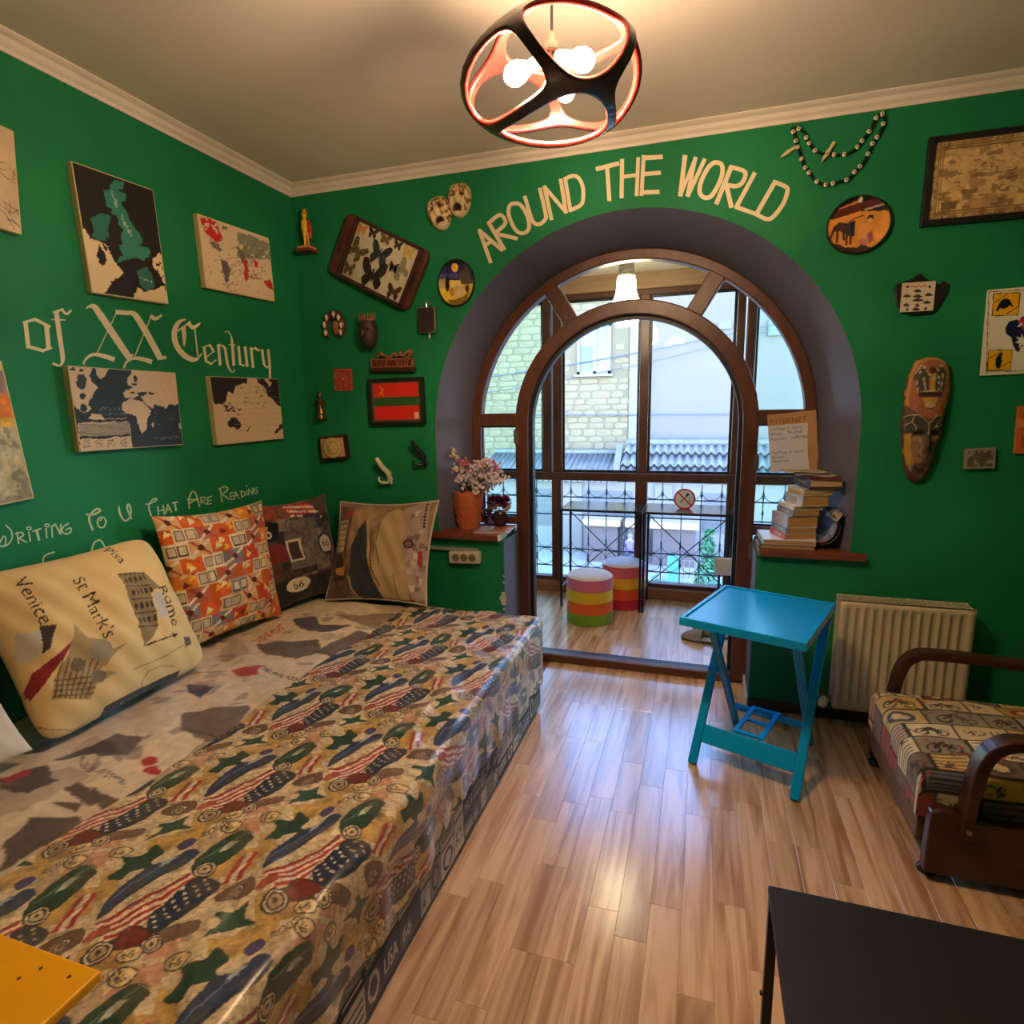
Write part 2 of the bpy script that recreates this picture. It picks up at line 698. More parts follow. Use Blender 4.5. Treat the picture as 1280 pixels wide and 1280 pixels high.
# laminate strips, laid along the room; strips share four meshes
PW = 0.088
_pl_src = {}
for L in (0.32, 0.44, 0.56, 0.70):
    w, c = PW - 0.0003, 0.0007
    hw, hl = w / 2, (L - 0.0003) / 2
    b = MB()
    b.add([(-hw, -hl, -0.009), (hw, -hl, -0.009), (hw, hl, -0.009), (-hw, hl, -0.009),
           (-hw, -hl, -c), (hw, -hl, -c), (hw, hl, -c), (-hw, hl, -c),
           (-hw + c, -hl + c, 0), (hw - c, -hl + c, 0), (hw - c, hl - c, 0), (-hw + c, hl - c, 0)],
          [(0, 1, 5, 4), (1, 2, 6, 5), (2, 3, 7, 6), (3, 0, 4, 7),
           (4, 5, 9, 8), (5, 6, 10, 9), (6, 7, 11, 10), (7, 4, 8, 11), (8, 9, 10, 11)])
    me = bpy.data.meshes.new('floor_plank')
    me.from_pydata(b.v, [], b.f)
    me.materials.append(M_plank)
    _pl_src[L] = me
_rp = random.Random(21)
def lay_planks(x0, x1, y0, y1):
    x = x0
    while x < x1 - 0.02:
        y = y1
        first = True
        while y > y0 + 0.05:
            L = _rp.choice((0.32, 0.44, 0.56, 0.70, 0.70))
            if first:
                L = _rp.choice((0.32, 0.44))
                first = False
            sc = 1.0
            if y - L < y0:
                sc = (y - y0) / L
            o = bpy.data.objects.new('floor_plank', _pl_src[L])
            COL.objects.link(o)
            o.parent = floor
            o.location = (x + PW / 2, y - L * sc / 2, 0)
            o.scale = (1, sc, 1)
            y -= L * sc
        x += PW
lay_planks(1.36, 3.30, -2.35, 0.255)
lay_planks(0.80, 2.56, 0.36, 1.60)

# ceiling and walls
ceiling = struct(MB().box((-0.2, -4.1, HC), (4.2, 0.36, HC + 0.2)).build('ceiling', M_ceil))
wall_left = struct(MB().box((-0.2, -4.1, -0.01), (0.0, 0.36, HC + 0.1)).build('wall_left', M_green))
wall_right = struct(MB().box((4.0, -4.1, -0.01), (4.2, 0.36, HC + 0.1)).build('wall_right', M_green))
wall_rear = struct(MB().box((-0.2, -4.1, -0.01), (4.2, -3.9, HC + 0.1)).build('wall_rear', M_green))
AC, AR = (1.8025, 1.335), 1.0025       # arch on the wall face
FC, FR = (1.79, 1.345), 0.89           # arch of the frame, 28 cm deeper
def arc(c, r, a0, a1, n):
    return [(c[0] + r * math.cos(math.radians(a0 + (a1 - a0) * k / n)), c[1] + r * math.sin(math.radians(a0 + (a1 - a0) * k / n)))
            for k in range(n + 1)]
_out = [(-0.2, -0.01), (1.17, -0.01), (1.17, 0.765), (0.80, 0.765)] + arc(AC, AR, 180, 0, 48) + \
       [(2.805, 0.765), (2.42, 0.765), (2.42, -0.01), (4.2, -0.01), (4.2, HC + 0.1), (-0.2, HC + 0.1)]
wall_back = struct(MB().prism(_out, (0, 0, 0), (1, 0, 0), (0, 0, 1), (0, 1, 0), 0.36).build('wall_back', M_green))
# grey splayed lining of the arch
b = MB()
O = [(0.80, 0.765)] + arc(AC, AR, 180, 0, 48) + [(2.805, 0.765)]
I = [(0.90, 0.765)] + arc(FC, FR, 180, 0, 48) + [(2.68, 0.765)]
for i in range(len(O) - 1):
    p, q, r, s = O[i], O[i + 1], I[i + 1], I[i]
    b.add([(p[0], 0.0005, p[1]), (q[0], 0.0005, q[1]), (r[0], 0.28, r[1]), (s[0], 0.28, s[1]), (r[0], 0.361, r[1]), (s[0], 0.361, s[1]),
           (p[0], 0.361, p[1]), (q[0], 0.361, q[1])],
          [(0, 1, 2, 3), (3, 2, 4, 5), (5, 4, 7, 6)])
trim_1 = struct(b.build('trim_1', M_grey, smooth=True))
trim_2 = struct(MB().box((1.168, 0.001, 0), (1.174, 0.36, 0.765)).build('trim_2', M_grey))
trim_3 = struct(MB().box((2.416, 0.001, 0), (2.422, 0.36, 0.765)).build('trim_3', M_grey))
# cornice, a moulded strip along both visible walls
_cp = [(0, -0.052), (0.006, -0.052), (0.010, -0.040), (0.022, -0.030), (0.030, -0.016), (0.044, -0.010), (0.052, -0.004), (0.052, 0.002), (0, 0.002)]
b = MB().prism([(p[0], HC + p[1]) for p in _cp], (0, -3.9, 0), (1, 0, 0), (0, 0, 1), (0, 1, 0), 3.9)
trim_4 = struct(b.build('trim_4', M_corn))
b = MB().prism([(-p[0], HC + p[1]) for p in _cp], (0, 0, 0), (0, 1, 0), (0, 0, 1), (1, 0, 0), 4.0)
trim_5 = struct(b.build('trim_5', M_corn))
# baseboards at the right pier
baseboard_right = struct(MB().box((2.406, 0.0, 0), (2.416, 0.25, 0.055)).build('baseboard_right', M_white, bevel=0.003))
M_bbd = mat('dark_baseboard', rgb(70, 48, 40), rough=0.5, var=0.1)
baseboard_back = struct(MB().box((2.418, -0.014, 0), (4.0, 0.0, 0.05)).build('baseboard_back', M_bbd, bevel=0.003))
# chipped paint on the pier edges
b = MB()
for z, s in ((0.535, 0.008), (0.47, 0.016), (0.445, 0.026), (0.42, 0.018), (0.385, 0.010), (0.57, 0.006)):
    b.ball((1.171 - s * 0.3, -0.0005, z), (s * 0.8, 0.0016, s * 0.8), 8, 6)
b.build('paint_chip', M_chip, wall_back)

# window sills on the two low walls
M_raw = mat('raw_board_edge', rgb(214, 198, 176), rough=0.9, var=0.2, vscale=50)
ls = tag(MB().prism([(0.742, -0.035), (1.150, -0.035), (1.150, 0.27), (0.802, 0.27), (0.802, -0.001), (0.742, -0.001)],
                    (0, 0, 0.7655), (1, 0, 0), (0, 1, 0), (0, 0, 1), 0.033).build('window_sill', M_sill, bevel=0.004),
         'red-brown sill board carrying the terracotta flower pot', 'window sill')
MB().box((1.150, -0.034, 0.767), (1.158, 0.10, 0.797)).build('broken_end', M_raw, ls)['label'] = 'pale chipped board end'
rs_ = tag(MB().prism([(2.424, -0.035), (2.862, -0.035), (2.862, -0.001), (2.804, -0.001), (2.804, 0.27), (2.424, 0.27)],
                     (0, 0, 0.7655), (1, 0, 0), (0, 1, 0), (0, 0, 1), 0.033).build('window_sill', M_sill, bevel=0.004),
          'red-brown sill board under the stack of books', 'window sill')

# ------------------------------------------------------------------ arched door frame
door_1 = thing('door_1', (1.79, 0.30, 0), kind='structure')
Y0, YD = 0.272, 0.07
M_gl = glass_mat('window_glass', (0.97, 0.985, 0.98, 1))
M_glg = glass_mat('green_window_glass', (0.85, 0.965, 0.90, 1))
def ringband(c, ro, ri, legs_o, legs_i, zb, n=40):
    o = [(c[0] - legs_o, zb)] + arc(c, ro, 180, 0, n) + [(c[0] + legs_o, zb)]
    i = [(c[0] + legs_i, zb)] + arc(c, ri, 0, 180, n) + [(c[0] - legs_i, zb)]
    return o + i
IC = (1.79, 1.362)
MB().prism(ringband(FC, FR, 0.838, FR, 0.838, 0.80), (0, Y0, 0), (1, 0, 0), (0, 0, 1), (0, 1, 0), YD).build('outer_frame', M_frame, door_1, bevel=0.006)
MB().prism(ringband(IC, 0.63, 0.556, 0.63, 0.556, 0.0), (0, Y0 - 0.006, 0), (1, 0, 0), (0, 0, 1), (0, 1, 0), YD + 0.012).build('inner_frame', M_frame, door_1, bevel=0.007)
MB().prism(ringband(IC, 0.558, 0.538, 0.558, 0.538, 0.05), (0, Y0 + 0.03, 0), (1, 0, 0), (0, 0, 1), (0, 1, 0), 0.052).build('seal_strip', M_dark, door_1)
for x0, x1 in ((0.94, 1.175), (2.405, 2.64)):
    MB().box((x0, Y0 + 0.001, 1.359), (x1, Y0 + YD - 0.001, 1.430)).build('transom', M_frame, door_1, bevel=0.005)
    MB().box((x0, Y0 + 0.001, 0.80), (x1, Y0 + YD - 0.001, 0.846)).build('bottom_rail', M_frame, door_1, bevel=0.005)
for a in (120.3, 61.0):
    ca, sa = math.cos(math.radians(a)), math.sin(math.radians(a))
    MB().bar((IC[0] + 0.615 * ca, Y0 + YD / 2, IC[1] + 0.615 * sa), (FC[0] + 0.852 * ca, Y0 + YD / 2, FC[1] + 0.852 * sa), 0.082, YD - 0.004,
             side=(-sa, 0, ca)).build('radial_mullion', M_frame, door_1, bevel=0.006)
def sector(a0, a1):
    return arc(IC, 0.625, a0, a1, 16) + list(reversed(arc(FC, 0.845, a0, a1, 16)))
for s in (sector(175, 122), sector(118, 64), sector(59, 5)):
    MB().prism(s, (0, 0.315, 0), (1, 0, 0), (0, 0, 1), (0, 1, 0), 0.004).build('pane', M_gl, door_1)
for x0, x1 in ((0.945, 1.17), (2.41, 2.635)):
    MB().box((x0, 0.315, 0.84), (x1, 0.319, 1.365)).build('pane', M_gl, door_1)
# thin dark glazing beads round the side lights
for x0, x1 in ((0.952, 1.162), (2.418, 2.628)):
    b = MB()
    for p, q in (((x0, 0.846), (x0, 1.359)), ((x1, 0.846), (x1, 1.359)), ((x0, 0.85), (x1, 0.85)), ((x0, 1.355), (x1, 1.355))):
        b.bar((p[0], 0.306, p[1]), (q[0], 0.306, q[1]), 0.010, 0.010)
    b.build('glazing_bead', M_dark, door_1)
MB().box((1.228, 0.245, 0.0), (2.352, 0.30, 0.048)).build('threshold', M_frame, door_1, bevel=0.01, seg=3)
MB().box((1.228, 0.30, 0.0), (2.352, 0.358, 0.040)).build('threshold_channel', M_dark, door_1, bevel=0.006)
M_metal = mat('dull_metal', rgb(150, 146, 140), rough=0.35, metal=0.9, var=0.05)
for x, z in ((2.416, 1.17), (2.416, 0.72), (1.166, 1.30)):
    b = MB().cyl((x, Y0 - 0.010, z - 0.045), (x, Y0 - 0.010, z + 0.045), 0.006, 10)
    b.box((x - 0.012, Y0 - 0.012, z - 0.035), (x + 0.012, Y0 - 0.004, z + 0.035))
    b.build('hinge', M_metal, door_1)

# ------------------------------------------------------------------ balcony
M_balc = mat('balcony_plaster', rgb(226, 212, 186), rough=0.8, var=0.04, vscale=3)
M_balw = mat('balcony_wall', rgb(210, 205, 198), rough=0.8, var=0.04, vscale=3)
struct(MB().box((-0.4, 0.36, 2.40), (3.9, 2.0, 2.58)).build('ceiling_balcony', M_balc))
struct(MB().box((-0.4, 0.36, -0.2), (-0.2, 1.75, 2.45)).build('wall_balcony_left', M_balw))
struct(MB().box((3.7, 0.36, -0.2), (3.9, 1.75, 2.45)).build('wall_balcony_right', M_balw))
struct(MB().box((-0.4, 0.36, HC - 0.3), (3.9, 0.55, HC + 0.3)).build('trim_6', M_balw))
window_1 = thing('window_1', (1.73, 1.62, 0), kind='structure')
M_board = mat('tan_kick_board', rgb(150, 100, 70), rough=0.4, col2=rgb(128, 82, 56), vscale=6, stretch=(1, 6, 6))
M_hdr = mat('tan_head_board', rgb(170, 136, 106), rough=0.5, col2=rgb(150, 118, 90), vscale=6, stretch=(1, 6, 6))
MB().box((-0.2, 1.565, 0), (3.7, 1.62, 0.085)).build('kick_board', M_board, window_1, bevel=0.006)
MB().box((-0.2, 1.60, 2.285), (3.7, 1.70, 2.42)).build('head_board', M_hdr, window_1, bevel=0.006)
MB().box((-0.2, 1.61, 2.245), (3.7, 1.69, 2.285)).build('head_rail', M_frame, window_1, bevel=0.006)
MB().box((-0.2, 1.60, 0.898), (3.7, 1.69, 0.962)).build('middle_rail', M_frame, window_1, bevel=0.006)
MB().box((-0.2, 1.61, 0.083), (3.7, 1.69, 0.112)).build('bottom_rail', M_frame, window_1, bevel=0.004)
for x0, x1 in ((0.962, 1.032), (1.046, 1.119), (1.700, 1.766), (2.352, 2.408), (2.420, 2.482), (-0.2, -0.12), (3.62, 3.70)):
    MB().box((x0, 1.605, 0.96), (x1, 1.685, 2.25)).build('upper_mullion', M_frame, window_1, bevel=0.006)
for x0, x1 in ((1.034, 1.110), (1.684, 1.772), (2.338, 2.425), (-0.2, -0.12), (3.62, 3.70)):
    MB().box((x0, 1.605, 0.11), (x1, 1.685, 0.90)).build('lower_mullion', M_frame, window_1, bevel=0.006)
for x0, x1, g in ((-0.13, 0.97, M_glg), (1.11, 1.705, M_gl), (1.76, 2.357, M_gl), (2.475, 3.63, M_glg)):
    MB().box((x0, 1.648, 0.955), (x1, 1.653, 2.25)).build('pane', g, window_1)
    # opening sash round each upper pane
    b = MB()
    t = 0.018
    for lo, hi in (((x0 + 0.005, 0.962), (x1 - 0.005, 0.962 + t)), ((x0 + 0.005, 2.245 - t), (x1 - 0.005, 2.245)),
                   ((x0 + 0.005, 0.962 + t), (x0 + 0.005 + t, 2.245 - t)), ((x1 - 0.005 - t, 0.962 + t), (x1 - 0.005, 2.245 - t))):
        b.box((lo[0], 1.635, lo[1]), (hi[0], 1.647, hi[1]))
    b.build('sash', M_dark, window_1)
for x0, x1, g in ((-0.13, 1.04, M_glg), (1.105, 1.69, M_gl), (1.766, 2.343, M_gl), (2.42, 3.63, M_glg)):
    MB().box((x0, 1.648, 0.105), (x1, 1.653, 0.905)).build('pane', g, window_1)

# iron grille outside the lower panes
M_iron = mat('grey_iron', rgb(70, 82, 98), rough=0.5, var=0.1, metal=0.2)
gr = thing('window_grille', (1.7, 1.80, 0.03), 'grey wrought iron grille of bars and rings outside the lower panes', 'grille')
src = MB().tube([(0, 0, 0.03), (0, 0, 0.88)], 0.0055, 6)
for z in (0.24, 0.40, 0.66, 0.78):
    src.lathe([(0.005, -0.022), (0.010, -0.006), (0.010, 0.006), (0.005, 0.022)], (0, 0, z), 8)
bar0 = src.build('bar', M_iron, gr, local=True)
xs = [0.42 + 0.1455 * k for k in range(17)]
bar0.location = (xs[0] - 1.7, 0, -0.03)
for x in xs[1:]:
    shared('bar', bar0, gr, (x - 1.7, 0, -0.03))
for z in (0.154, 0.306, 0.592, 0.738):
    MB().bar((0.3, 1.80, z), (3.0, 1.80, z), 0.010, 0.008).build('rail', M_iron, gr)
ring0 = MB().tube([(0.068 * math.cos(k * math.pi / 10), 0, 0.068 * math.sin(k * math.pi / 10)) for k in range(20)], 0.0032, 5, closed=True).build('ring', M_iron, gr, local=True)
arc0 = MB().tube([(0.068 * math.cos(math.pi + k * math.pi / 10), 0, 0.068 * math.sin(math.pi + k * math.pi / 10)) for k in range(11)], 0.0032, 5).build('hoop', M_iron, gr, local=True)
ring0.location = (xs[0] + 0.0728 - 1.7, 0, 0.20)
arc0.location = (xs[0] + 0.0728 - 1.7, 0, 0.347)
for i, x in enumerate(xs[:-1]):
    if i: shared('ring', ring0, gr, (x + 0.0728 - 1.7, 0, 0.20))
    if i: shared('hoop', arc0, gr, (x + 0.0728 - 1.7, 0, 0.347))
    shared('hoop', arc0, gr, (x + 0.0728 - 1.7, 0, 0.78))

# ------------------------------------------------------------------ street outside, one storey down
GZ = -3.5
M_street = mat('pale_street', rgb(150, 138, 126), rough=0.9, var=0.06, vscale=0.6)
struct(MB().box((-40, 2.2, GZ - 0.3), (40, 60, GZ)).build('ground_street', M_street))
struct(MB().box((-6, -4.1, GZ), (9, 1.75, -0.21)).build('wall_lower_storey', M_balw))
# stone faced house across the street
M_mort = mat('lime_mortar', rgb(104, 86, 62), rough=0.95, var=0.06, vscale=3, bump=0.3, bscale=9)
def stone_mat():
    m = mat('rubble_stone', rgb(126, 106, 78), rough=0.95, col2=rgb(112, 92, 66), vscale=2.5, bump=0.5, bscale=12)
    nt = m.node_tree
    b = nt.nodes['Principled BSDF']
    old = b.inputs['Base Color'].links[0].from_socket
    oi = nt.nodes.new('ShaderNodeObjectInfo')
    cr = nt.nodes.new('ShaderNodeValToRGB')
    cr.color_ramp.elements[0].color = (0.90, 0.88, 0.85, 1)
    cr.color_ramp.elements[1].color = (1.06, 1.04, 1.0, 1)
    nt.links.new(oi.outputs['Random'], cr.inputs[0])
    mx = nt.nodes.new('ShaderNodeMixRGB')
    mx.blend_type = 'MULTIPLY'
    mx.inputs[0].default_value = 1
    nt.links.new(old, mx.inputs[1])
    nt.links.new(cr.outputs[0], mx.inputs[2])
    nt.links.new(mx.outputs[0], b.inputs['Base Color'])
    return m
M_stone = stone_mat()
FY = 20.0
xa, xb, xc = BW(575, 480, FY)[0], BW(787, 480, FY)[0], BW(801, 480, FY)[0]
house_a = thing('stone_house', ((xa + xc) / 2, FY, GZ), 'cream rubble stone house with a white double window across the street', 'building')
MB().box((xa - 6, FY, GZ), (xb, FY + 5, 9.2)).build('wall', M_mort, house_a)
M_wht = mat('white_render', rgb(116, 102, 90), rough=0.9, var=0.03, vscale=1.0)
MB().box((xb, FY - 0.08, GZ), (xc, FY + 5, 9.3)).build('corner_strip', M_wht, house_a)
zlo, zhi = BW(700, 600, FY)[2], BW(700, 362, FY)[2]
wx0, wx1 = BW(722, 440, FY)[0], BW(764, 440, FY)[0]
wz0, wz1 = BW(742, 468, FY)[2], BW(742, 405, FY)[2]
def stone_mesh(seed):
    r = random.Random(seed)
    n = 9
    pts = []
    for k in range(n):
        a = 2 * math.pi * k / n
        q = lambda v: math.copysign(abs(v) ** 0.55, v)
        s = 1 - 0.16 * r.random()
        pts.append((0.5 * q(math.cos(a)) * s, 0.5 * q(math.sin(a)) * s))
    b = MB()
    b.add([(p[0], 0, p[1]) for p in pts] + [(p[0] * 0.94, -1, p[1] * 0.92) for p in pts],
          [tuple(reversed(range(n, 2 * n)))[::-1]] + [(i, (i + 1) % n, n + (i + 1) % n, n + i) for i in range(n)])
    me = bpy.data.meshes.new('stone')
    me.from_pydata(b.v, [], b.f)
    me.materials.append(M_stone)
    bm = bmesh.new()
    bm.from_mesh(me)
    bmesh.ops.recalc_face_normals(bm, faces=bm.faces)
    bm.to_mesh(me)
    bm.free()
    return me
_st = [stone_mesh(k) for k in range(8)]
_rs = random.Random(5)
z = zlo
while z < zhi:
    hgt = _rs.uniform(0.20, 0.29)
    x = xa - _rs.random() * 0.4
    while x < xb - 0.25:
        L = _rs.uniform(0.36, 0.90)
        if x + L > xb: L = xb - x
        if not (x + L > wx0 - 0.1 and x < wx1 + 0.1 and z + hgt > wz0 - 0.1 and z < wz1 + 0.1):
            o = bpy.data.objects.new('stone', _rs.choice(_st))
            COL.objects.link(o)
            o.parent = house_a
            o.location = (x + L / 2 - (xa + xc) / 2, 0, z + hgt / 2 - GZ)
            o.scale = (L * 0.99, _rs.uniform(0.006, 0.035), hgt * 0.98)
        x += L
    z += hgt
# its window
wn = thing('window', ((wx0 + wx1) / 2, FY, wz0), parent=house_a)
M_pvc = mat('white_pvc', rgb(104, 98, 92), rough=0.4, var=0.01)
b = MB()
fw = 0.11
xm = wx0 + (wx1 - wx0) * 0.53
for lo, hi in (((wx0, wz0), (wx1, wz0 + fw)), ((wx0, wz1 - fw), (wx1, wz1)), ((wx0, wz0), (wx0 + fw, wz1)), ((wx1 - fw, wz0), (wx1, wz1)),
               ((xm - fw * 0.6, wz0), (xm + fw * 0.6, wz1))):
    b.box((lo[0], FY - 0.10, lo[1]), (hi[0], FY + 0.02, hi[1]))
b.build('window_frame', M_pvc, wn)
MB().box((wx0 - 0.1, FY - 0.22, wz0 - 0.08), (wx1 + 0.1, FY, wz0)).build('window_ledge', M_pvc, wn)
M_sky1 = mat('reflecting_pane', rgb(92, 94, 92), rough=0.1, var=0.05)
M_sky2 = mat('dark_pane', rgb(52, 50, 58), rough=0.1, var=0.1)
zc = wz0 + (wz1 - wz0) * 0.56
MB().box((wx0 + fw, FY - 0.03, zc), (xm - fw * 0.6, FY + 0.01, wz1 - fw)).build('pane', M_pvc, wn)
MB().box((wx0 + fw, FY - 0.03, wz0 + fw), (xm - fw * 0.6, FY + 0.01, zc)).build('pane', M_sky2, wn)
MB().box((xm + fw * 0.6, FY - 0.03, wz0 + fw), (wx1 - fw, FY + 0.01, wz1 - fw)).build('pane', M_sky1, wn)
MB().box(((wx0 + xm) / 2 - 0.02, FY - 0.05, wz0 + fw), ((wx0 + xm) / 2 + 0.02, FY - 0.02, zc)).build('glazing_bar', M_pvc, wn)
# pale rendered house to the right
house_b = thing('rendered_house', ((xc + 9) / 2, FY + 0.3, GZ), 'plain pale blue-white rendered house right of the stone house', 'building')
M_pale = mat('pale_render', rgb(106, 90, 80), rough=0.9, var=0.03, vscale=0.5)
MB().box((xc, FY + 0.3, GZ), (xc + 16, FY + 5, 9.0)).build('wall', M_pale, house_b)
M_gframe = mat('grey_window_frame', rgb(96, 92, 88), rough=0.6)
for pa, pb, qa, qb in ((898, 914, 403, 412), (960, 982, 400, 420)):
    x0, x1, z0, z1 = BW(pa, 410, FY + 0.3)[0], BW(pb, 410, FY + 0.3)[0], BW(pa, qb, FY + 0.3)[2], BW(pa, qa, FY + 0.3)[2]
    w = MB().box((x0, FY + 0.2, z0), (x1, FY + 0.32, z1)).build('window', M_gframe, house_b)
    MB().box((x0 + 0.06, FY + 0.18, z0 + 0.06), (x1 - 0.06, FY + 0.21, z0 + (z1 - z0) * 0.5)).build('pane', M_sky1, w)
# cables across the street
M_cable = mat('black_cable', rgb(70, 72, 84), rough=0.6)
def wall_cable(u0, v0, u1, v1, sag, r, label):
    # runs just in front of the two facades, its ends fixed to them
    a, c = BW(u0, v0, FY), BW(u1, v1, FY + 0.3)
    P = [a] + [BW(u0 + (u1 - u0) * t, v0 + (v1 - v0) * t + sag * 4 * t * (1 - t), FY - 0.15) for t in np.linspace(0.03, 0.97, 15)] + [c]
    tag(MB().tube(P, r, 6).build('overhead_cable', M_cable), label, 'cable', 'cables over the street')
wall_cable(560, 478, 1000, 398, 6, 0.020, 'upper thin cable slanting past the white window of the stone house')
wall_cable(560, 497, 1000, 402, 10, 0.014, 'lower thin cable slanting just under the upper one')
wall_cable(560, 519, 1000, 518, 0, 0.022, 'level cable crossing low in front of both houses')
# low house with a corrugated roof in front
RY, EY = 19.2, 16.6
xl, xr = BW(590, 580, EY)[0], BW(1020, 580, EY)[0]
ze, zr = BW(800, 603, EY)[2], BW(760, 566, RY)[2]
low = thing('low_house', ((xl + xr) / 2, EY + 0.4, GZ), 'low grey house with a corrugated grey roof along the street', 'building')
M_lowwall = mat('grey_violet_wall', rgb(120, 106, 98), rough=0.9, var=0.08, vscale=0.8)
MB().box((xl, EY + 0.4, GZ), (xr, RY + 0.5, ze - 0.05)).build('wall', M_lowwall, low)
M_slate = mat('weathered_corrugated', rgb(112, 102, 94), rough=0.85, col2=rgb(88, 80, 74), vscale=3, stretch=(2, 0.5, 1))
def sheet(x0, x1, ya, za, yb, zb, name='roof_sheet', pitch=0.2, amp=0.035):
    n = int((x1 - x0) / pitch * 8)
    b = MB()
    for k in range(n + 1):
        x = x0 + (x1 - x0) * k / n
        dz = amp * math.cos(2 * math.pi * (x - xl) / pitch)
        b.v += [(x, ya, za + dz), (x, yb, zb + dz)]
    for k in range(n):
        b.f.append((2 * k, 2 * k + 2, 2 * k + 3, 2 * k + 1))
    o = b.build(name, M_slate, low, smooth=True)
    s = o.modifiers.new('thick', 'SOLIDIFY')
    s.thickness = 0.02
    return o
xs_ = BW(776, 580, EY + 1)[0]
x = xl
while x < xs_ - 0.3:
    x2 = min(x + 1.1, xs_)
    sheet(x, x2, EY, ze, RY, zr)
    x = x2
# right hand part: steeper, stepped rows
zr2 = BW(850, 556, RY - 0.4)[2]
rows = 3
x = xs_
while x < xr - 0.3:
    x2 = min(x + 1.3, xr)
    for k in range(rows):
        ya, yb = EY + (RY - EY) * k / rows, EY + (RY - EY) * (k + 1) / rows + 0.12
        za, zb = ze + 0.06 + (zr2 - ze) * k / rows + 0.08, ze + (zr2 - ze) * (k + 1) / rows + 0.06
        sheet(x, x2, ya, za, yb, zb, pitch=0.26, amp=0.05)
    x = x2
MB().tube([(xs_, RY, zr2 + 0.05), (xr, RY, zr2 + 0.05)], 0.13, 10).build('ridge_cap', M_slate, low, smooth=True)
MB().tube([(xl, RY, zr + 0.02), (xs_, RY, zr + 0.02)], 0.10, 10).build('ridge_cap', M_slate, low, smooth=True)
MB().bar((xs_ - 0.06, EY, ze + 0.10), (xs_ - 0.25, RY, zr2), 0.22, 0.06, side=(1, 0, 0)).build('valley_flashing', M_wht, low)
px_x = lambda u, y: BW(u, 640, y)[0]
WY = EY + 0.4
pilz = ze - 0.1
for u0, u1, m_ in ((697, 728, M_wht), (818, 840, M_wht)):
    MB().box((px_x(u0, WY), WY - 0.08, GZ), (px_x(u1, WY), WY + 0.02, pilz)).build('pilaster', m_, low)
M_shut = mat('grey_shutter', rgb(92, 82, 78), rough=0.7, var=0.06)
for u0, u1 in ((664, 690), (732, 790), (880, 912)):
    x0, x1 = px_x(u0, WY), px_x(u1, WY)
    sh = MB().box((x0, WY - 0.03, GZ + 0.9), (x1, WY + 0.02, pilz - 0.25)).build('shutter', M_shut, low)
    for k in range(6):
        zz = GZ + 1.0 + k * (pilz - 0.25 - GZ - 1.0) / 6
        MB().box((x0, WY - 0.05, zz), (x1, WY - 0.03, zz + 0.05)).build('slat', M_shut, sh)
# market counters along the wall
M_tan = mat('tan_boards', rgb(160, 128, 92), rough=0.7, var=0.06)
M_redb = mat('red_brown_boards', rgb(90, 70, 64), rough=0.8, var=0.08)
for (u0, u1), lab in zip(((728, 775), (780, 800), (812, 874)), ('tan topped street counter left of the balcony mullion', 'short tan topped street counter half hidden by the balcony mullion', 'long tan topped street counter below the no smoking sign')):
    y = 15.6
    x0, x1 = BW(u0, 655, y)[0], BW(u1, 655, y)[0]
    zt = BW(800, 652, y)[2]
    t = thing('street_counter', ((x0 + x1) / 2, y + 0.4, GZ), lab, 'counter', 'counters along the low house')
    MB().box((x0, y, zt - 0.20), (x1, y + 0.9, zt)).build('counter_top', M_tan, t)
    MB().box((x0 + 0.1, y + 0.2, GZ), (x1 - 0.1, y + 0.8, zt - 0.16)).build('counter_base', M_redb, t)
# conifer and planting by the street
M_leaf = mat('bright_conifer', rgb(79, 125, 84), rough=0.8, col2=rgb(47, 92, 58), vscale=6)
M_hedge = mat('pale_hedge', rgb(99, 129, 105), rough=0.85, col2=rgb(66, 99, 76), vscale=5)
M_bark = mat('bark', rgb(90, 74, 60), rough=0.9, var=0.2)
def leafy(b, c, R, n, size, r):
    for _ in range(n):
        while True:
            p = np.array([r.uniform(-1, 1) for _ in range(3)])
            if 0.3 < np.linalg.norm(p) < 1: break
        p = np.array(c) + p * R
        d = np.array([r.gauss(0, 1) for _ in range(3)])
        d /= np.linalg.norm(d)
        e = np.cross(d, [r.gauss(0, 1) for _ in range(3)])
        e /= np.linalg.norm(e) + 1e-9
        s = size * r.uniform(0.6, 1.2)
        b.add([p - d * s, p + e * s * 0.4, p + d * s, p - e * s * 0.4], [(0, 1, 2, 3)])
r_ = random.Random(9)
ty = 11.5
t0 = BW(884, 740, ty)
ztop = BW(887, 664, ty)[2]
tree = thing('conifer_tree', (t0[0], ty, GZ), 'young bright green conifer beyond the right lower pane', 'tree')
MB().tube([(t0[0], ty, GZ), (t0[0], ty, ztop - 0.2)], [0.06, 0.015], 8).build('trunk', M_bark, tree)
b = MB()
zb_ = t0[2] - 0.8
for k in range(16):
    t = k / 15
    leafy(b, (t0[0] + r_.uniform(-0.05, 0.05), ty, zb_ + (ztop - zb_) * t), np.array([0.40, 0.40, 0.16]) * (1.0 - 0.78 * t ** 1.3), 150, 0.09, r_)
o = b.build('foliage', M_leaf, tree)
o['kind'] = 'stuff'
hd = thing('hedge', (BW(870, 735, 9.5)[0], 9.5, GZ), 'low pale green shrub filling the bottom of the right lower pane', 'shrub')
b = MB()
hz = BW(870, 728, 9.5)[2]
for k in range(14):
    x = BW(815 + k * 7, 730, 9.5)[0]
    leafy(b, (x, 9.5, hz - 0.42 + r_.uniform(-0.05, 0.12)), np.array([0.24, 0.3, 0.42]), 170, 0.08, r_)
o = b.build('foliage', M_hedge, hd)
o['kind'] = 'stuff'
b = MB()
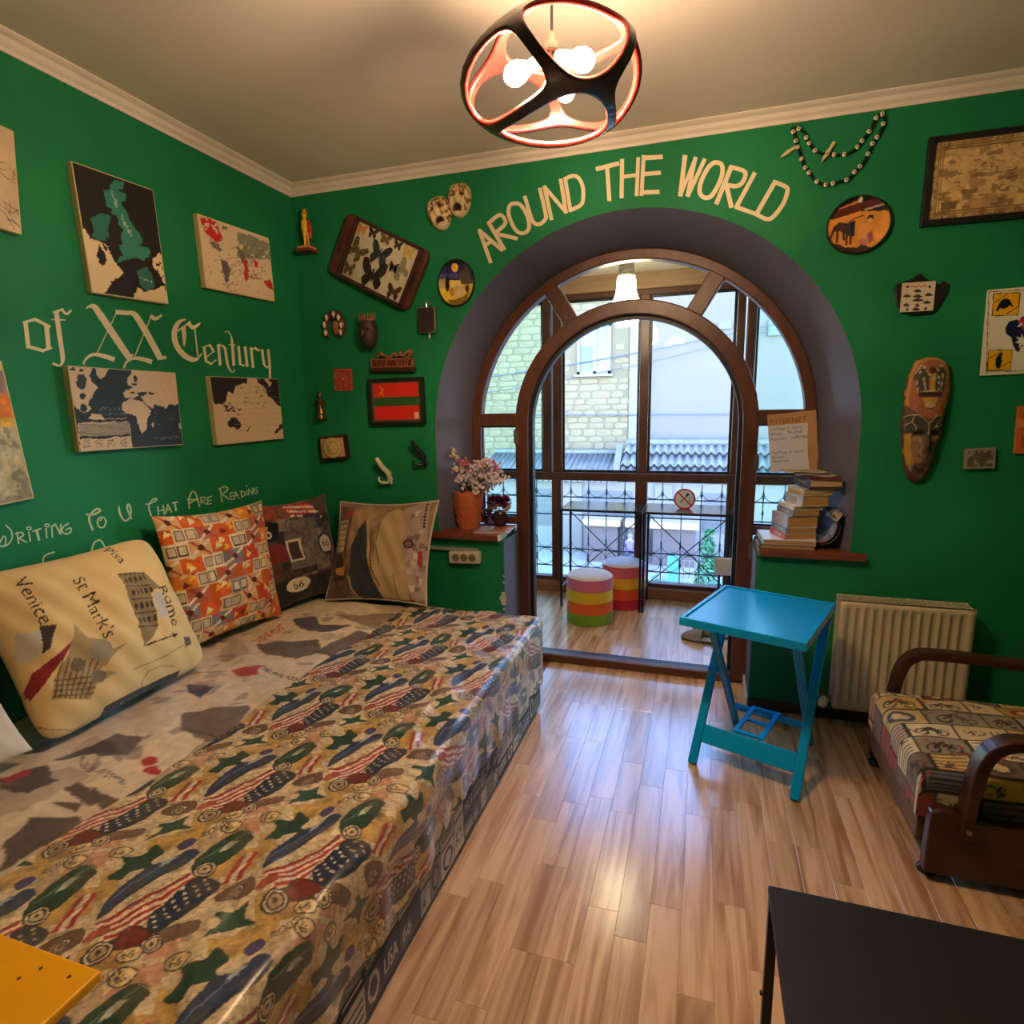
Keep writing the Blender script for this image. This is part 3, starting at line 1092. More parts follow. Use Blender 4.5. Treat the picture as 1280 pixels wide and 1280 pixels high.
for k in range(5):
    x = BW(820 + k * 20, 730, 9.5)[0]
    b.tube([(x, 9.5, GZ), (x + 0.05, 9.5, hz - 0.5)], [0.04, 0.02], 6)
b.build('stem', M_bark, hd)
# teal A-board and white lattice stand
p = BW(842, 716, 14.0)
M_teal = mat('teal_board', rgb(60, 118, 110), rough=0.6, var=0.05)
t = thing('sidewalk_board', (p[0], 14.0, GZ), 'narrow teal folding board on the far pavement', 'signboard')
ztp = BW(842, 695, 14.0)[2]
for s in (-1, 1):
    MB().bar((p[0] - 0.0, 14.0 + 0.28 * s, GZ), (p[0], 14.0 + 0.02 * s, ztp), 0.34, 0.03, side=(1, 0, 0)).build('leaf_panel', M_teal, t)
p = BW(858, 712, 14.6)
t = thing('lattice_stand', (p[0], 14.6, GZ), 'small white lattice rack beside the teal board', 'rack')
zt = BW(858, 700, 14.6)[2]
for k in range(4):
    x = p[0] - 0.24 + 0.16 * k
    MB().box((x - 0.012, 14.59, GZ), (x + 0.012, 14.61, zt)).build('upright', M_wht, t)
for k in range(3):
    z = zt - 0.02 - 0.2 * k
    MB().box((p[0] - 0.25, 14.585, z - 0.012), (p[0] + 0.25, 14.60, z + 0.012)).build('crossbar', M_wht, t)
# passer-by in a lilac top
def person():
    y = 15.0
    f = BW(787, 700, y)
    hd_ = BW(787, 668, y)[2]
    x = f[0]
    H = hd_ - GZ
    t = thing('person', (x, y, GZ), 'person in a lilac top and white collar standing across the street', 'person')
    me = bpy.data.meshes.new('body')
    k = H / 1.72
    J = [(0, 0, 0.95), (0, 0, 1.18), (0, 0.01, 1.40), (0, 0, 1.50), (0, 0, 1.62), (0, -0.01, 1.70),
         (-0.10, 0, 0.90), (-0.11, -0.02, 0.50), (-0.11, 0.02, 0.09), (-0.11, -0.10, 0.04),
         (0.10, 0, 0.90), (0.11, -0.02, 0.50), (0.11, 0.02, 0.09), (0.11, -0.10, 0.04),
         (-0.18, 0, 1.38), (-0.24, 0, 1.12), (-0.20, -0.14, 0.95), (0.18, 0, 1.38), (0.24, 0, 1.12), (0.20, -0.14, 0.95)]
    E = [(0, 1), (1, 2), (2, 3), (3, 4), (4, 5), (0, 6), (6, 7), (7, 8), (8, 9), (0, 10), (10, 11), (11, 12), (12, 13),
         (2, 14), (14, 15), (15, 16), (2, 17), (17, 18), (18, 19)]
    R_ = [0.15, 0.14, 0.15, 0.06, 0.10, 0.06, 0.10, 0.06, 0.045, 0.04, 0.10, 0.06, 0.045, 0.04, 0.06, 0.045, 0.04, 0.06, 0.045, 0.04]
    me.from_pydata([(a * k, b_ * k, c * k) for a, b_, c in J], E, [])
    o = bpy.data.objects.new('body', me)
    COL.objects.link(o)
    o.parent = t
    sk = o.modifiers.new('skin', 'SKIN')
    for i, v in enumerate(me.skin_vertices[0].data):
        v.radius = (R_[i] * k, R_[i] * k * 0.8)
        v.use_root = (i == 0)
    sb = o.modifiers.new('sub', 'SUBSURF')
    sb.levels = sb.render_levels = 2
    m = bpy.data.materials.new('person_clothes')
    m.use_nodes = True
    nt = m.node_tree
    tc = nt.nodes.new('ShaderNodeTexCoord')
    sp = nt.nodes.new('ShaderNodeSeparateXYZ')
    cr = nt.nodes.new('ShaderNodeValToRGB')
    mr = nt.nodes.new('ShaderNodeMapRange')
    mr.inputs['From Max'].default_value = 1.8 * k
    nt.links.new(tc.outputs['Object'], sp.inputs[0])
    nt.links.new(sp.outputs['Z'], mr.inputs[0])
    nt.links.new(mr.outputs[0], cr.inputs[0])
    cr.color_ramp.interpolation = 'CONSTANT'
    cr.color_ramp.elements[0].color = rgb(54, 54, 72)
    cr.color_ramp.elements[1].position = 0.50
    cr.color_ramp.elements[1].color = rgb(112, 84, 124)
    e = cr.color_ramp.elements.new(0.80); e.color = rgb(150, 140, 136)
    e = cr.color_ramp.elements.new(0.84); e.color = rgb(140, 108, 94)
    nt.links.new(cr.outputs[0], nt.nodes['Principled BSDF'].inputs['Base Color'])
    me.materials.append(m)
    hm = mat('light_hair', rgb(120, 110, 112), rough=0.8, var=0.1)
    MB().ball((x, y + 0.02 * k, GZ + 1.66 * k), (0.11 * k, 0.115 * k, 0.10 * k), 14, 10).build('hair', hm, t, smooth=True)
person()
# ------------------------------------------------------------------ painted lettering on the walls
M_letter = mat('cream_letter_paint', rgb(236, 216, 184), rough=0.7, var=0.04, vscale=20)
M_chalk = mat('pale_green_pen', rgb(196, 214, 176), rough=0.8, var=0.10, vscale=40)

def ribbon(b, Q, w, wall, n, closed=False, t=0.0008):
    """flat paint stroke: centre line Q and widths w in photo pixels, laid on the wall plane"""
    Q = [np.array(p, float) for p in Q]
    m = len(Q)
    ws = list(w) if hasattr(w, '__len__') else [w] * m
    k = len(b.v)
    n = np.array(n, float)
    for i in range(m):
        a = Q[(i - 1) % m] if (closed or i > 0) else Q[i]
        c = Q[(i + 1) % m] if (closed or i < m - 1) else Q[i]
        d = c - a
        d /= np.linalg.norm(d) + 1e-12
        s = np.array((d[1], -d[0])) * ws[i] / 2
        e = np.zeros(2)
        if not closed and i == 0: e = -d * ws[i] * 0.3
        if not closed and i == m - 1: e = d * ws[i] * 0.3
        L, R = wall(*(Q[i] - s + e)), wall(*(Q[i] + s + e))
        b.v += [tuple(L + n * t), tuple(R + n * t), tuple(L), tuple(R)]
    for i in range(m if closed else m - 1):
        a, c = k + 4 * i, k + 4 * ((i + 1) % m)
        b.f += [(a, a + 1, c + 1, c), (a + 2, a, c, c + 2), (a + 1, a + 3, c + 3, c + 1)]
    if not closed:
        e = k + 4 * (m - 1)
        b.f += [(k, k + 2, k + 3, k + 1), (e + 1, e + 3, e + 2, e)]

def densify(pts, ws, n):
    if len(pts) == 2:
        return [np.array(p, float) for p in pts], ws
    P = smoothpath(pts, n)
    if hasattr(ws, '__len__'):
        W = [float(np.interp(i / (len(P) - 1) * (len(pts) - 1), range(len(pts)), ws)) for i in range(len(P))]
    else:
        W = ws
    return P, W

def lettering(name, label, letters, wall, n, m, default_w):
    """letters: list of (origin px, scale, [strokes]); stroke = points (crop units) or (points, width) or (points, width, 'o')"""
    t = None
    for (ox, oy), sc, strokes in letters:
        b = MB()
        seen = []
        for st in strokes:
            closed = False
            w = default_w
            if isinstance(st, tuple):
                pts, w = st[0], st[1]
                closed = len(st) > 2
            else:
                pts = st
            if closed:
                Q = smoothpath(pts, 5, closed=True)
                W = w
            else:
                Q, W = densify(pts, w, 5)
            P = [(ox + q[0] / sc, oy + q[1] / sc) for q in Q]
            W = [v / sc for v in W] if hasattr(W, '__len__') else W / sc
            ribbon(b, P, W, wall, n, closed, t=0.0008 + 0.0004 * len(seen))
            seen.append(1)
        c = np.array(b.v).mean(axis=0)
        if t is None:
            t = thing(name, tuple(c), label, 'lettering')
        b.build('letter', m, t)
    return t

o1, o2, o3 = (590, 200), (730, 180), (840, 180)
lettering('wall_lettering', 'cream painted words AROUND THE WORLD curving over the arch', [
    (o1, 8, [[(75, 705), (185, 1020)], [(75, 705), (300, 900)], [(140, 845), (195, 815)]]),
    (o1, 8, [[(168, 628), (322, 890)], [(170, 630), (275, 550), (332, 600), (320, 655), (240, 722)], [(275, 745), (445, 785)]]),
    (o1, 8, [([(420, 435), (480, 445), (540, 530), (572, 640), (555, 710), (490, 733), (430, 690), (385, 600), (365, 520), (378, 455)], 38, 'o')]),
    (o1, 8, [[(530, 370), (590, 570), (625, 632), (680, 640), (735, 590), (735, 530), (680, 290)]]),
    (o1, 8, [[(795, 590), (725, 270)], [(725, 270), (940, 522)], [(940, 522), (888, 200)]]),
    (o1, 8, [[(985, 505), (932, 190)], [(932, 190), (1010, 158), (1070, 185), (1108, 270), (1112, 380), (1088, 450), (985, 503)]]),
    (o2, 9.143, [([(150, 285), (388, 225)], 50), ([(265, 270), (290, 640)], 46)]),
    (o2, 9.143, [([(435, 185), (430, 605)], 46), ([(620, 165), (602, 582)], 42), ([(450, 375), (600, 355)], 42)]),
    (o2, 9.143, [([(682, 140), (658, 580)], 44), ([(685, 160), (885, 148)], 52), ([(690, 345), (865, 330)], 46), ([(660, 555), (850, 548)], 48)]),
    (o3, 8, [([(130, 125), (85, 510)], 46), ([(90, 500), (235, 140)], 34), ([(235, 140), (155, 515)], 38), ([(160, 515), (325, 160)], 40)]),
    (o3, 8, [([(440, 185), (495, 205), (505, 280), (480, 370), (430, 470), (380, 530), (320, 535), (280, 490), (280, 420), (310, 330), (360, 240), (400, 200)], 44, 'o')]),
    (o3, 8, [([(592, 230), (447, 590)], 46), ([(592, 232), (720, 272), (732, 320), (700, 390), (640, 422), (540, 408)], 44), ([(545, 420), (592, 625)], 46)]),
    (o3, 8, [([(825, 295), (645, 628)], 42), ([(640, 630), (815, 692)], 42)]),
    (o3, 8, [([(1030, 380), (842, 705)], 44), ([(1030, 382), (1140, 430), (1153, 480), (1110, 600), (1020, 720), (950, 752), (842, 703)], 42)]),
], BW, (0, -1, 0), M_letter, 38)

o4, o5 = (20, 370), (200, 380)
lettering('wall_lettering', 'cream blackletter words of XX Century painted between the maps', [
    (o4, 6.4, [([(75, 212), (97, 408)], 34), ([(58, 214), (150, 186)], 22), ([(150, 186), (265, 246)], 24), ([(240, 242), (258, 420)], 36),
               ([(90, 403), (215, 438)], 26), ([(215, 436), (278, 416)], 20)]),
    (o4, 6.4, [([(322, 130), (345, 300), (372, 480), (370, 530)], (38, 38, 36, 26)), ([(372, 520), (350, 558), (296, 540)], (24, 16, 20)),
               ([(298, 132), (370, 106)], 18), ([(366, 106), (400, 145), (436, 118)], 18), ([(282, 188), (388, 192)], 10)]),
    (o4, 6.4, [([(562, 100), (585, 84), (625, 86), (680, 160), (800, 340), (902, 490)], (8, 20, 44, 54, 54, 50)), ([(800, 140), (650, 450)], 7),
               ([(806, 130), (895, 136)], 36), ([(538, 545), (560, 500), (620, 468), (700, 480), (775, 506)], (12, 18, 26, 34, 38)), ([(880, 495), (930, 470)], 14)]),
    (o4, 6.4, [([(880, 134), (950, 150), (1040, 290), (1150, 492)], (20, 44, 50, 48)), ([(1140, 500), (1192, 492)], 26), ([(1075, 175), (950, 480)], 7),
               ([(1080, 162), (1115, 182), (1160, 155)], (26, 30, 14)), ([(862, 575), (882, 530), (940, 498), (1010, 505), (1075, 525)], (10, 16, 24, 32, 36))]),
    (o5, 8.533, [([(272, 165), (205, 190), (162, 260), (152, 350), (180, 450), (250, 540), (340, 592), (398, 585)], (14, 40, 54, 58, 58, 58, 52, 30)),
                 ([(250, 255), (258, 350), (256, 445)], (44, 42, 14)), ([(185, 288), (322, 190)], 16), ([(300, 205), (352, 250), (424, 205)], (36, 44, 12)),
                 ([(368, 270), (400, 550)], 12), ([(395, 590), (442, 530)], 12)]),
    (o5, 8.533, [([(470, 465), (492, 612)], 28), ([(458, 464), (530, 436)], 16), ([(530, 440), (572, 508)], 24), ([(572, 504), (500, 560)], 10),
                 ([(485, 606), (545, 640)], 22), ([(545, 640), (595, 598)], 12)]),
    (o5, 8.533, [([(622, 440), (640, 645)], 28), ([(606, 442), (640, 432)], 14), ([(640, 440), (690, 470), (710, 600), (735, 690), (770, 725), (796, 705)], (12, 26, 26, 20, 12, 12))]),
    (o5, 8.533, [([(692, 302), (725, 293), (758, 345), (770, 430), (786, 650)], (10, 10, 12, 28, 28)), ([(738, 434), (800, 438)], 12)]),
    (o5, 8.533, [([(837, 455), (855, 640)], 26), ([(850, 640), (892, 660)], 18), ([(905, 460), (930, 662)], 26), ([(888, 662), (915, 640)], 10)]),
    (o5, 8.533, [([(970, 470), (992, 675)], 26), ([(975, 492), (1010, 466)], 12), ([(1008, 468), (1052, 494)], 24)]),
    (o5, 8.533, [([(1088, 490), (1108, 640)], 26), ([(1103, 638), (1140, 680)], 18), ([(1152, 490), (1168, 650), (1172, 790)], (26, 26, 18)), ([(1138, 682), (1166, 650)], 10)]),
], LW, (1, 0, 0), M_letter, 26)

o6, o7 = (0, 610), (160, 590)
def loop(cx, cy, rx, ry, w):
    return ([(cx + rx * math.cos(a), cy + ry * math.sin(a)) for a in [k * math.pi / 4 for k in range(8)]], w, 'o')
lettering('wall_lettering', 'thin handwritten words WRITING TO U THAT ARE READING above the pillows', [
    (o6, 7.111, [[(-90, 400), (-75, 500), (-35, 525), (0, 480), (30, 428), (50, 450), (45, 500), (20, 522), (-8, 505)], [(20, 522), (72, 500), (106, 440), (98, 380), (50, 330)]]),
    (o6, 7.111, [[(150, 395), (165, 495)], [(138, 406), (190, 395), (206, 420), (160, 447)], [(165, 445), (235, 482)]]),
    (o6, 7.111, [[(255, 392), (268, 472)], loop(256, 358, 20, 12, 10)]),
    (o6, 7.111, [[(292, 384), (330, 372), (362, 362)], ([(325, 380), (345, 460)], 20)]),
    (o6, 7.111, [([(408, 360), (415, 442)], 14), loop(416, 332, 18, 12, 10)]),
    (o6, 7.111, [[(465, 436), (458, 345)], [(458, 345), (490, 322)], [(490, 322), (534, 410)], [(534, 410), (538, 322)]]),
    (o6, 7.111, [[(608, 314), (560, 348), (552, 390), (598, 408), (632, 380), (622, 355), (585, 372)]]),
    (o6, 7.111, [([(766, 236), (830, 236), (888, 205), (880, 189), (850, 190), (802, 238), (792, 290), (822, 372)], 17)]),
    (o6, 7.111, [([(880, 268), (920, 262), (942, 300), (920, 348), (880, 345), (866, 305)], 13, 'o'), [(890, 290), (905, 265)]]),
    (o6, 7.111, [([(1055, 170), (1066, 230), (1100, 286), (1135, 282), (1160, 240), (1160, 180), (1140, 145), (1130, 182), (1168, 272)], 15)]),
    (o7, 7.111, [[(158, 286), (200, 280), (257, 244), (230, 238), (195, 272), (185, 320), (205, 388)]]),
    (o7, 7.111, [[(262, 310), (272, 382)], [(310, 295), (322, 377)], [(268, 347), (315, 337)]]),
    (o7, 7.111, [[(335, 367), (352, 288)], [(352, 288), (386, 357)], [(340, 337), (378, 327)]]),
    (o7, 7.111, [[(393, 277), (442, 265)], ([(415, 275), (425, 342)], 15)]),
    (o7, 7.111, [[(545, 322), (540, 240), (572, 174), (602, 196), (636, 307)], [(528, 246), (600, 246)], [(548, 277), (622, 236)]]),
    (o7, 7.111, [([(645, 225), (650, 287)], 9), ([(645, 225), (686, 226), (680, 250), (650, 260)], 9), ([(655, 260), (696, 286)], 9)]),
    (o7, 7.111, [([(710, 225), (705, 287)], 9), ([(710, 225), (742, 215)], 9), ([(708, 255), (735, 250)], 9), ([(706, 286), (740, 281)], 9)]),
    (o7, 7.111, [[(820, 155), (836, 262)], [(806, 152), (860, 130), (886, 155), (830, 202)], [(840, 200), (898, 242)]]),
    (o7, 7.111, [([(905, 190), (915, 245)], 8), ([(905, 190), (936, 180)], 8), ([(908, 218), (935, 212)], 8), ([(915, 246), (942, 240)], 8)]),
    (o7, 7.111, [([(945, 240), (955, 175)], 8), ([(955, 175), (986, 232)], 8), ([(950, 212), (978, 206)], 8)]),
    (o7, 7.111, [([(1005, 170), (1010, 224)], 8), ([(1000, 170), (1036, 180), (1036, 205), (1010, 223)], 8)]),
    (o7, 7.111, [([(1053, 165), (1057, 207)], 8), ([(1050, 122), (1054, 130)], 9)]),
    (o7, 7.111, [([(1070, 207), (1070, 150)], 8), ([(1070, 150), (1105, 197)], 8), ([(1105, 197), (1105, 140)], 8)]),
    (o7, 7.111, [([(1146, 140), (1118, 155), (1120, 186), (1145, 190), (1153, 165), (1130, 166)], 8)]),
], LW, (1, 0, 0), M_chalk, 12)
lettering('wall_lettering', 'second line of thin handwriting half hidden behind the cream pillow', [
    (o6, 7.111, [[(482, 570), (420, 590), (386, 620), (384, 670), (420, 690)]]),
    (o6, 7.111, [[(800, 600), (812, 565), (830, 500), (870, 463), (902, 475), (935, 530)], [(800, 580), (860, 560)]]),
], LW, (1, 0, 0), M_chalk, 13)

# ------------------------------------------------------------------ canvas maps and frames
M_print = print_mat('canvas_print', rough=0.65, bump=0.05, bscale=700)
M_gloss = print_mat('glazed_print', rough=0.25, spec=0.5, noise=0.03)
M_cream_edge = mat('cream_canvas_edge', rgb(206, 186, 140), rough=0.8, var=0.08)
M_blackwood = mat('black_wood', rgb(26, 23, 22), rough=0.45, var=0.2)

def hung(name, label, cat, quad, plane, t, cv, edge, m=None, border=0.0, group=None, frame=None, gap=0.0):
    """canvas or board hung flat on a wall; quad = corners of its front face"""
    s = t + gap if plane is LW else -(t + gap)
    c, ux, uy, n, W, H = fit_rect(quad, plane, s)
    base = c - n * (t + gap)
    T = thing(name, tuple(base - uy * H / 2), label, cat, group)
    MB().obox(c - n * t / 2, ux * W / 2, uy * H / 2, n * (t / 2 - 0.0006)).build('panel', edge, T, bevel=0.002)
    if gap:
        MB().obox(c - n * (t + gap / 2), ux * W * 0.3, uy * H * 0.3, n * gap / 2).build('backing', M_blackwood, T)
    if frame:
        fw, fd, fm = frame
        for k, (du, dv, hu, hv) in enumerate(((0, H / 2 - fw / 2, W / 2, fw / 2), (0, -H / 2 + fw / 2, W / 2, fw / 2),
                                              (-W / 2 + fw / 2, 0, fw / 2, H / 2 - fw), (W / 2 - fw / 2, 0, fw / 2, H / 2 - fw))):
            MB().obox(c + ux * du + uy * dv + n * (fd / 2 - 0.002), ux * hu, uy * hv, n * fd / 2).build('frame_strip', fm, T, bevel=0.0015)
        border = fw
    flat_print('print', c - ux * (W / 2 - border) - uy * (H / 2 - border), ux, uy, W - 2 * border, H - 2 * border, cv, m or M_print, T)
    return T

def crop_pts(o, s, pts):
    return [(o[0] + p[0] / s, o[1] + p[1] / s) for p in pts]

# black and teal map of the British Isles
CREAM = (228, 206, 168)
q = [(92, 202), (194, 238), (209, 380), (112, 365)]
fq = crop_pts((0, 120), 3.368, [(318, 272), (655, 397), (703, 875), (380, 828)])
cv = Cv(130, 180, (30, 24, 26), fq)
S = lambda pts: crop_pts((0, 120), 3.368, pts)
cv.poly(S([(500, 350), (535, 365), (528, 385), (510, 395), (545, 415), (535, 435), (520, 440), (525, 455), (540, 480), (555, 520), (580, 560), (600, 590), (605, 620), (590, 628),
           (630, 640), (635, 665), (605, 692), (580, 682), (550, 685), (520, 692), (490, 706), (500, 685), (520, 665), (505, 645), (500, 625), (515, 620), (512, 580), (525, 565), (505, 540),
           (500, 505), (470, 490), (480, 470), (450, 455), (455, 430), (450, 400), (470, 395), (480, 375)]), (46, 128, 112))
cv.poly(S([(430, 487), (455, 490), (470, 510), (460, 550), (465, 590), (440, 605), (410, 605), (385, 590), (400, 570), (390, 540), (388, 510), (415, 500)]), (40, 112, 98))
cv.poly(S([(358, 550), (380, 600), (420, 610), (455, 630), (465, 670), (480, 700), (520, 745), (500, 765), (465, 780), (450, 815), (430, 840), (370, 830), (340, 560)]), CREAM)
cv.poly(S([(415, 620), (435, 650), (448, 690), (430, 718), (405, 680)]), (30, 24, 40))
cv.poly(S([(430, 612), (455, 640), (440, 650)]), (30, 24, 40))
cv.poly(S([(575, 735), (622, 720), (640, 760), (648, 805), (620, 822), (590, 800)]), (46, 110, 98))
cv.poly(S([(645, 690), (672, 655), (690, 680), (700, 745), (710, 800), (690, 790), (668, 745), (646, 722)]), CREAM)
cv.poly(S([(575, 805), (600, 825), (650, 815), (690, 800), (712, 880), (555, 856)]), CREAM)
for k in range(14):
    x = cv.rs.uniform(650, 695); y = cv.rs.uniform(680, 800)
    cv.poly(S([(x, y), (x + 10, y + 4), (x + 4, y + 16)]), (30, 24, 26))
cv.text('UNITED', crop_pts((0, 120), 3.368, [(474, 405)])[0], (2.2, 5.4), (4.4, -1.7), (220, 226, 214))
cv.text('KINGDOM', crop_pts((0, 120), 3.368, [(512, 500)])[0], (2.6, 5.8), (4.4, -1.9), (220, 226, 214))
cv.text('FRANCE', crop_pts((0, 120), 3.368, [(584, 772)])[0], (4.2, 1.2), (-0.3, -4.0), (220, 226, 214))
cv.warp(1.6, 26)
hung('wall_map', 'black canvas map with teal British Isles and cream coasts', 'map', q, LW, 0.028, cv, M_cream_edge, border=0.004)

# cream world map with red lands
q = [(248, 266), (338, 299), (342, 376), (256, 360)]
cv = Cv(120, 110, (224, 202, 172), S([(838, 492), (1137, 603), (1153, 866), (864, 806)]))
cv.poly(S([(848, 505), (915, 525), (945, 600), (930, 622), (890, 600), (865, 560)]), (206, 40, 40))
for p in ((905, 545), (920, 570), (880, 540), (935, 560)):
    cv.ell(S([p])[0], 2.0, 1.2, (224, 202, 172))
cv.poly(S([(945, 545), (975, 555), (965, 575), (950, 580)]), (90, 120, 80))
cv.poly(S([(880, 600), (925, 625), (935, 655), (900, 640)]), (120, 112, 104))
cv.poly(S([(1010, 575), (1060, 590), (1137, 625), (1140, 690), (1100, 690), (1050, 690), (1000, 680), (1005, 630)]), (136, 140, 122))
cv.noise(18, 0, (224, 202, 172), 0.64)
cv.poly(S([(930, 690), (960, 700), (970, 740), (950, 800), (942, 750)]), (96, 90, 86))
cv.poly(S([(1000, 640), (1030, 660), (1045, 720), (1020, 700)]), (110, 104, 96))
cv.poly(S([(1028, 690), (1046, 690), (1048, 760), (1040, 788), (1030, 770)]), (200, 40, 42))
cv.poly(S([(1068, 688), (1085, 705), (1090, 730), (1072, 715)]), (206, 40, 44))
cv.poly(S([(1112, 780), (1140, 775), (1148, 820), (1130, 810), (1116, 800)]), (200, 44, 40))
for k in range(12):
    p0, p1 = (880 + cv.rs.rand() * 250, 620 + cv.rs.rand() * 180), (880 + cv.rs.rand() * 250, 620 + cv.rs.rand() * 200)
    cv.line(S([p0, p1]), 0.9, (104, 90, 80), 0.7)
for k in range(50):
    p = S([(870 + cv.rs.rand() * 280, 560 + cv.rs.rand() * 270)])[0]
    cv.ell(p, 0.8, 0.7, (90, 84, 80))
cv.line(S([(1052, 772), (1060, 760), (1066, 774), (1080, 766), (1100, 776)]), 1.4, (60, 40, 30))
cv.warp(1.6, 26)
hung('wall_map', 'small cream world map with red countries on left wall', 'map', q, LW, 0.028, cv, M_cream_edge, border=0.003)

# navy atlantic map with a legend box
q = [(87, 457), (222, 466), (227, 556), (97, 565)]
S2 = lambda pts: crop_pts((0, 420), 3.368, pts)
cv = Cv(170, 120, (42, 54, 64), S2([(300, 124), (745, 158), (766, 468), (328, 486)]))
LC = (222, 192, 160)
cv.poly(S2([(300, 124), (400, 132), (385, 160), (392, 190), (415, 215), (390, 250), (372, 290), (385, 310), (350, 320), (322, 300), (310, 250)]), LC)
for p in ((350, 190, 20, 34), (352, 250, 14, 12), (352, 300, 16, 16), (318, 135, 10, 6), (350, 140, 8, 6)):
    cv.ell(S2([p[:2]])[0], p[2] / 3.4, p[3] / 3.4, (42, 54, 64))
cv.poly(S2([(385, 325), (430, 335), (440, 352), (370, 352)]), LC)
cv.poly(S2([(410, 133), (465, 138), (450, 165), (430, 180), (415, 160)]), LC)
cv.poly(S2([(560, 145), (745, 155), (752, 290), (740, 300), (715, 290), (700, 315), (680, 300), (650, 290), (640, 310), (615, 290), (590, 250), (560, 265), (525, 262), (520, 235), (560, 220), (540, 200), (548, 170)]), LC)
for p in ((575, 180, 8, 14), (600, 245, 22, 8), (640, 245, 12, 6), (560, 240, 10, 5), (568, 205, 12, 6)):
    cv.ell(S2([p[:2]])[0], p[2] / 3.4, p[3] / 3.4, (42, 54, 64))
cv.poly(S2([(515, 285), (545, 268), (600, 275), (635, 320), (620, 350), (610, 400), (592, 416), (578, 385), (568, 335), (530, 330), (508, 310)]), LC)
cv.ell(S2([(640, 380)])[0], 1.6, 3, LC)
cv.poly(S2([(750, 375), (762, 372), (764, 405), (752, 400)]), LC)
for k in range(16):
    x, y = cv.rs.uniform(560, 745), cv.rs.uniform(170, 380)
    cv.line(S2([(x, y), (x + cv.rs.uniform(-40, 40), y + cv.rs.uniform(-20, 30))]), 0.8, (150, 122, 100), 0.6)
cv.poly(S2([(326, 350), (540, 348), (548, 476), (330, 486)]), (214, 190, 158))
cv.poly(S2([(328, 352), (540, 350), (540, 362), (329, 364)]), (50, 44, 46))
cv.poly(S2([(331, 370), (540, 366), (541, 420), (333, 426)]), (140, 130, 118))
for k in range(8):
    cv.line(S2([(333, 376 + k * 6.4), (540, 371 + k * 6.4)]), 0.9, (196, 176, 148), 0.7)
cv.poly(S2([(333, 424), (541, 418), (541, 428), (333, 434)]), (50, 44, 46))
for k in range(4):
    for j in range(5):
        cv.line(S2([(342 + k * 52, 442 + j * 7), (372 + k * 52, 440 + j * 7)]), 0.9, (90, 80, 74), 0.8)
cv.text('OCEANUS', S2([(425, 312)])[0], (5, 0.1), (0, -4), (110, 130, 138))
cv.text('ATLANTICUS', S2([(425, 330)])[0], (5, 0.1), (0, -4), (110, 130, 138))
cv.text('INDIAN OCEAN', S2([(640, 442)])[0], (4.6, -0.1), (0, -4), (120, 134, 140))
cv.warp(1.2, 30)
hung('wall_map', 'navy canvas map with cream Africa and a boxed legend', 'map', q, LW, 0.03, cv, M_cream_edge, border=0.003)

# pacific map with dark corners
q = [(264, 471), (350, 473), (353, 549), (270, 556)]
cv = Cv(110, 100, (214, 190, 156), S2([(892, 172), (1180, 180), (1190, 430), (912, 456)]))
DK = (44, 36, 42)
cv.poly(S2([(885, 165), (1050, 178), (1040, 200), (1000, 210), (985, 245), (960, 235), (955, 275), (935, 290), (905, 285)]), DK)
cv.poly(S2([(1080, 172), (1190, 175), (1192, 300), (1170, 290), (1150, 265), (1130, 250), (1120, 215), (1095, 200)]), DK)
cv.poly(S2([(1118, 178), (1135, 178), (1150, 200), (1140, 215)]), (220, 198, 170))
for k in range(22):
    x = cv.rs.uniform(925, 1010); y = 280 + (x - 925) * 0.45 + cv.rs.uniform(-18, 20)
    cv.ell(S2([(x, y)])[0], cv.rs.uniform(0.8, 3), cv.rs.uniform(0.7, 1.6), DK)
cv.poly(S2([(955, 360), (985, 340), (1000, 345), (1015, 375), (1005, 392), (975, 380), (960, 385)]), DK)
cv.line(S2([(1050, 375), (1038, 402)]), 2, DK)
cv.poly(S2([(1150, 410), (1190, 355), (1192, 380), (1165, 410)]), DK)
for k in range(8):
    cv.line(S2([(960 + cv.rs.rand() * 40, 240 + k * 22), (1180, 230 + k * 24)]), 0.8, (176, 150, 120), 0.6)
for k in range(26):
    x, y = cv.rs.uniform(1000, 1130), cv.rs.uniform(200, 300)
    cv.line(S2([(x, y), (x + cv.rs.uniform(-16, 16), y + cv.rs.uniform(-8, 8))]), 1.0, (70, 56, 54), 0.8)
cv.warp(1.2, 26)
hung('wall_map', 'small cream Pacific map with dark upper corners', 'map', q, LW, 0.028, cv, M_cream_edge, border=0.003)

# beige road map cut by the picture edge, top left
q = [(-120, 100), (15, 163), (30, 294), (-95, 255)]
cv = Cv(130, 130, (206, 180, 146))
cv.noise(4, 0.12)
for k in range(26):
    p = cv.rs.rand(2)
    P = [p]
    for j in range(4):
        p = p + cv.rs.uniform(-0.15, 0.15, 2)
        P.append(p)
    cv.line(P, 1.1, (94, 78, 64), 0.8)
hung('wall_map', 'beige line map cut off by the left photo edge, upper left corner', 'map', q, LW, 0.028, cv, M_cream_edge, border=0.004)
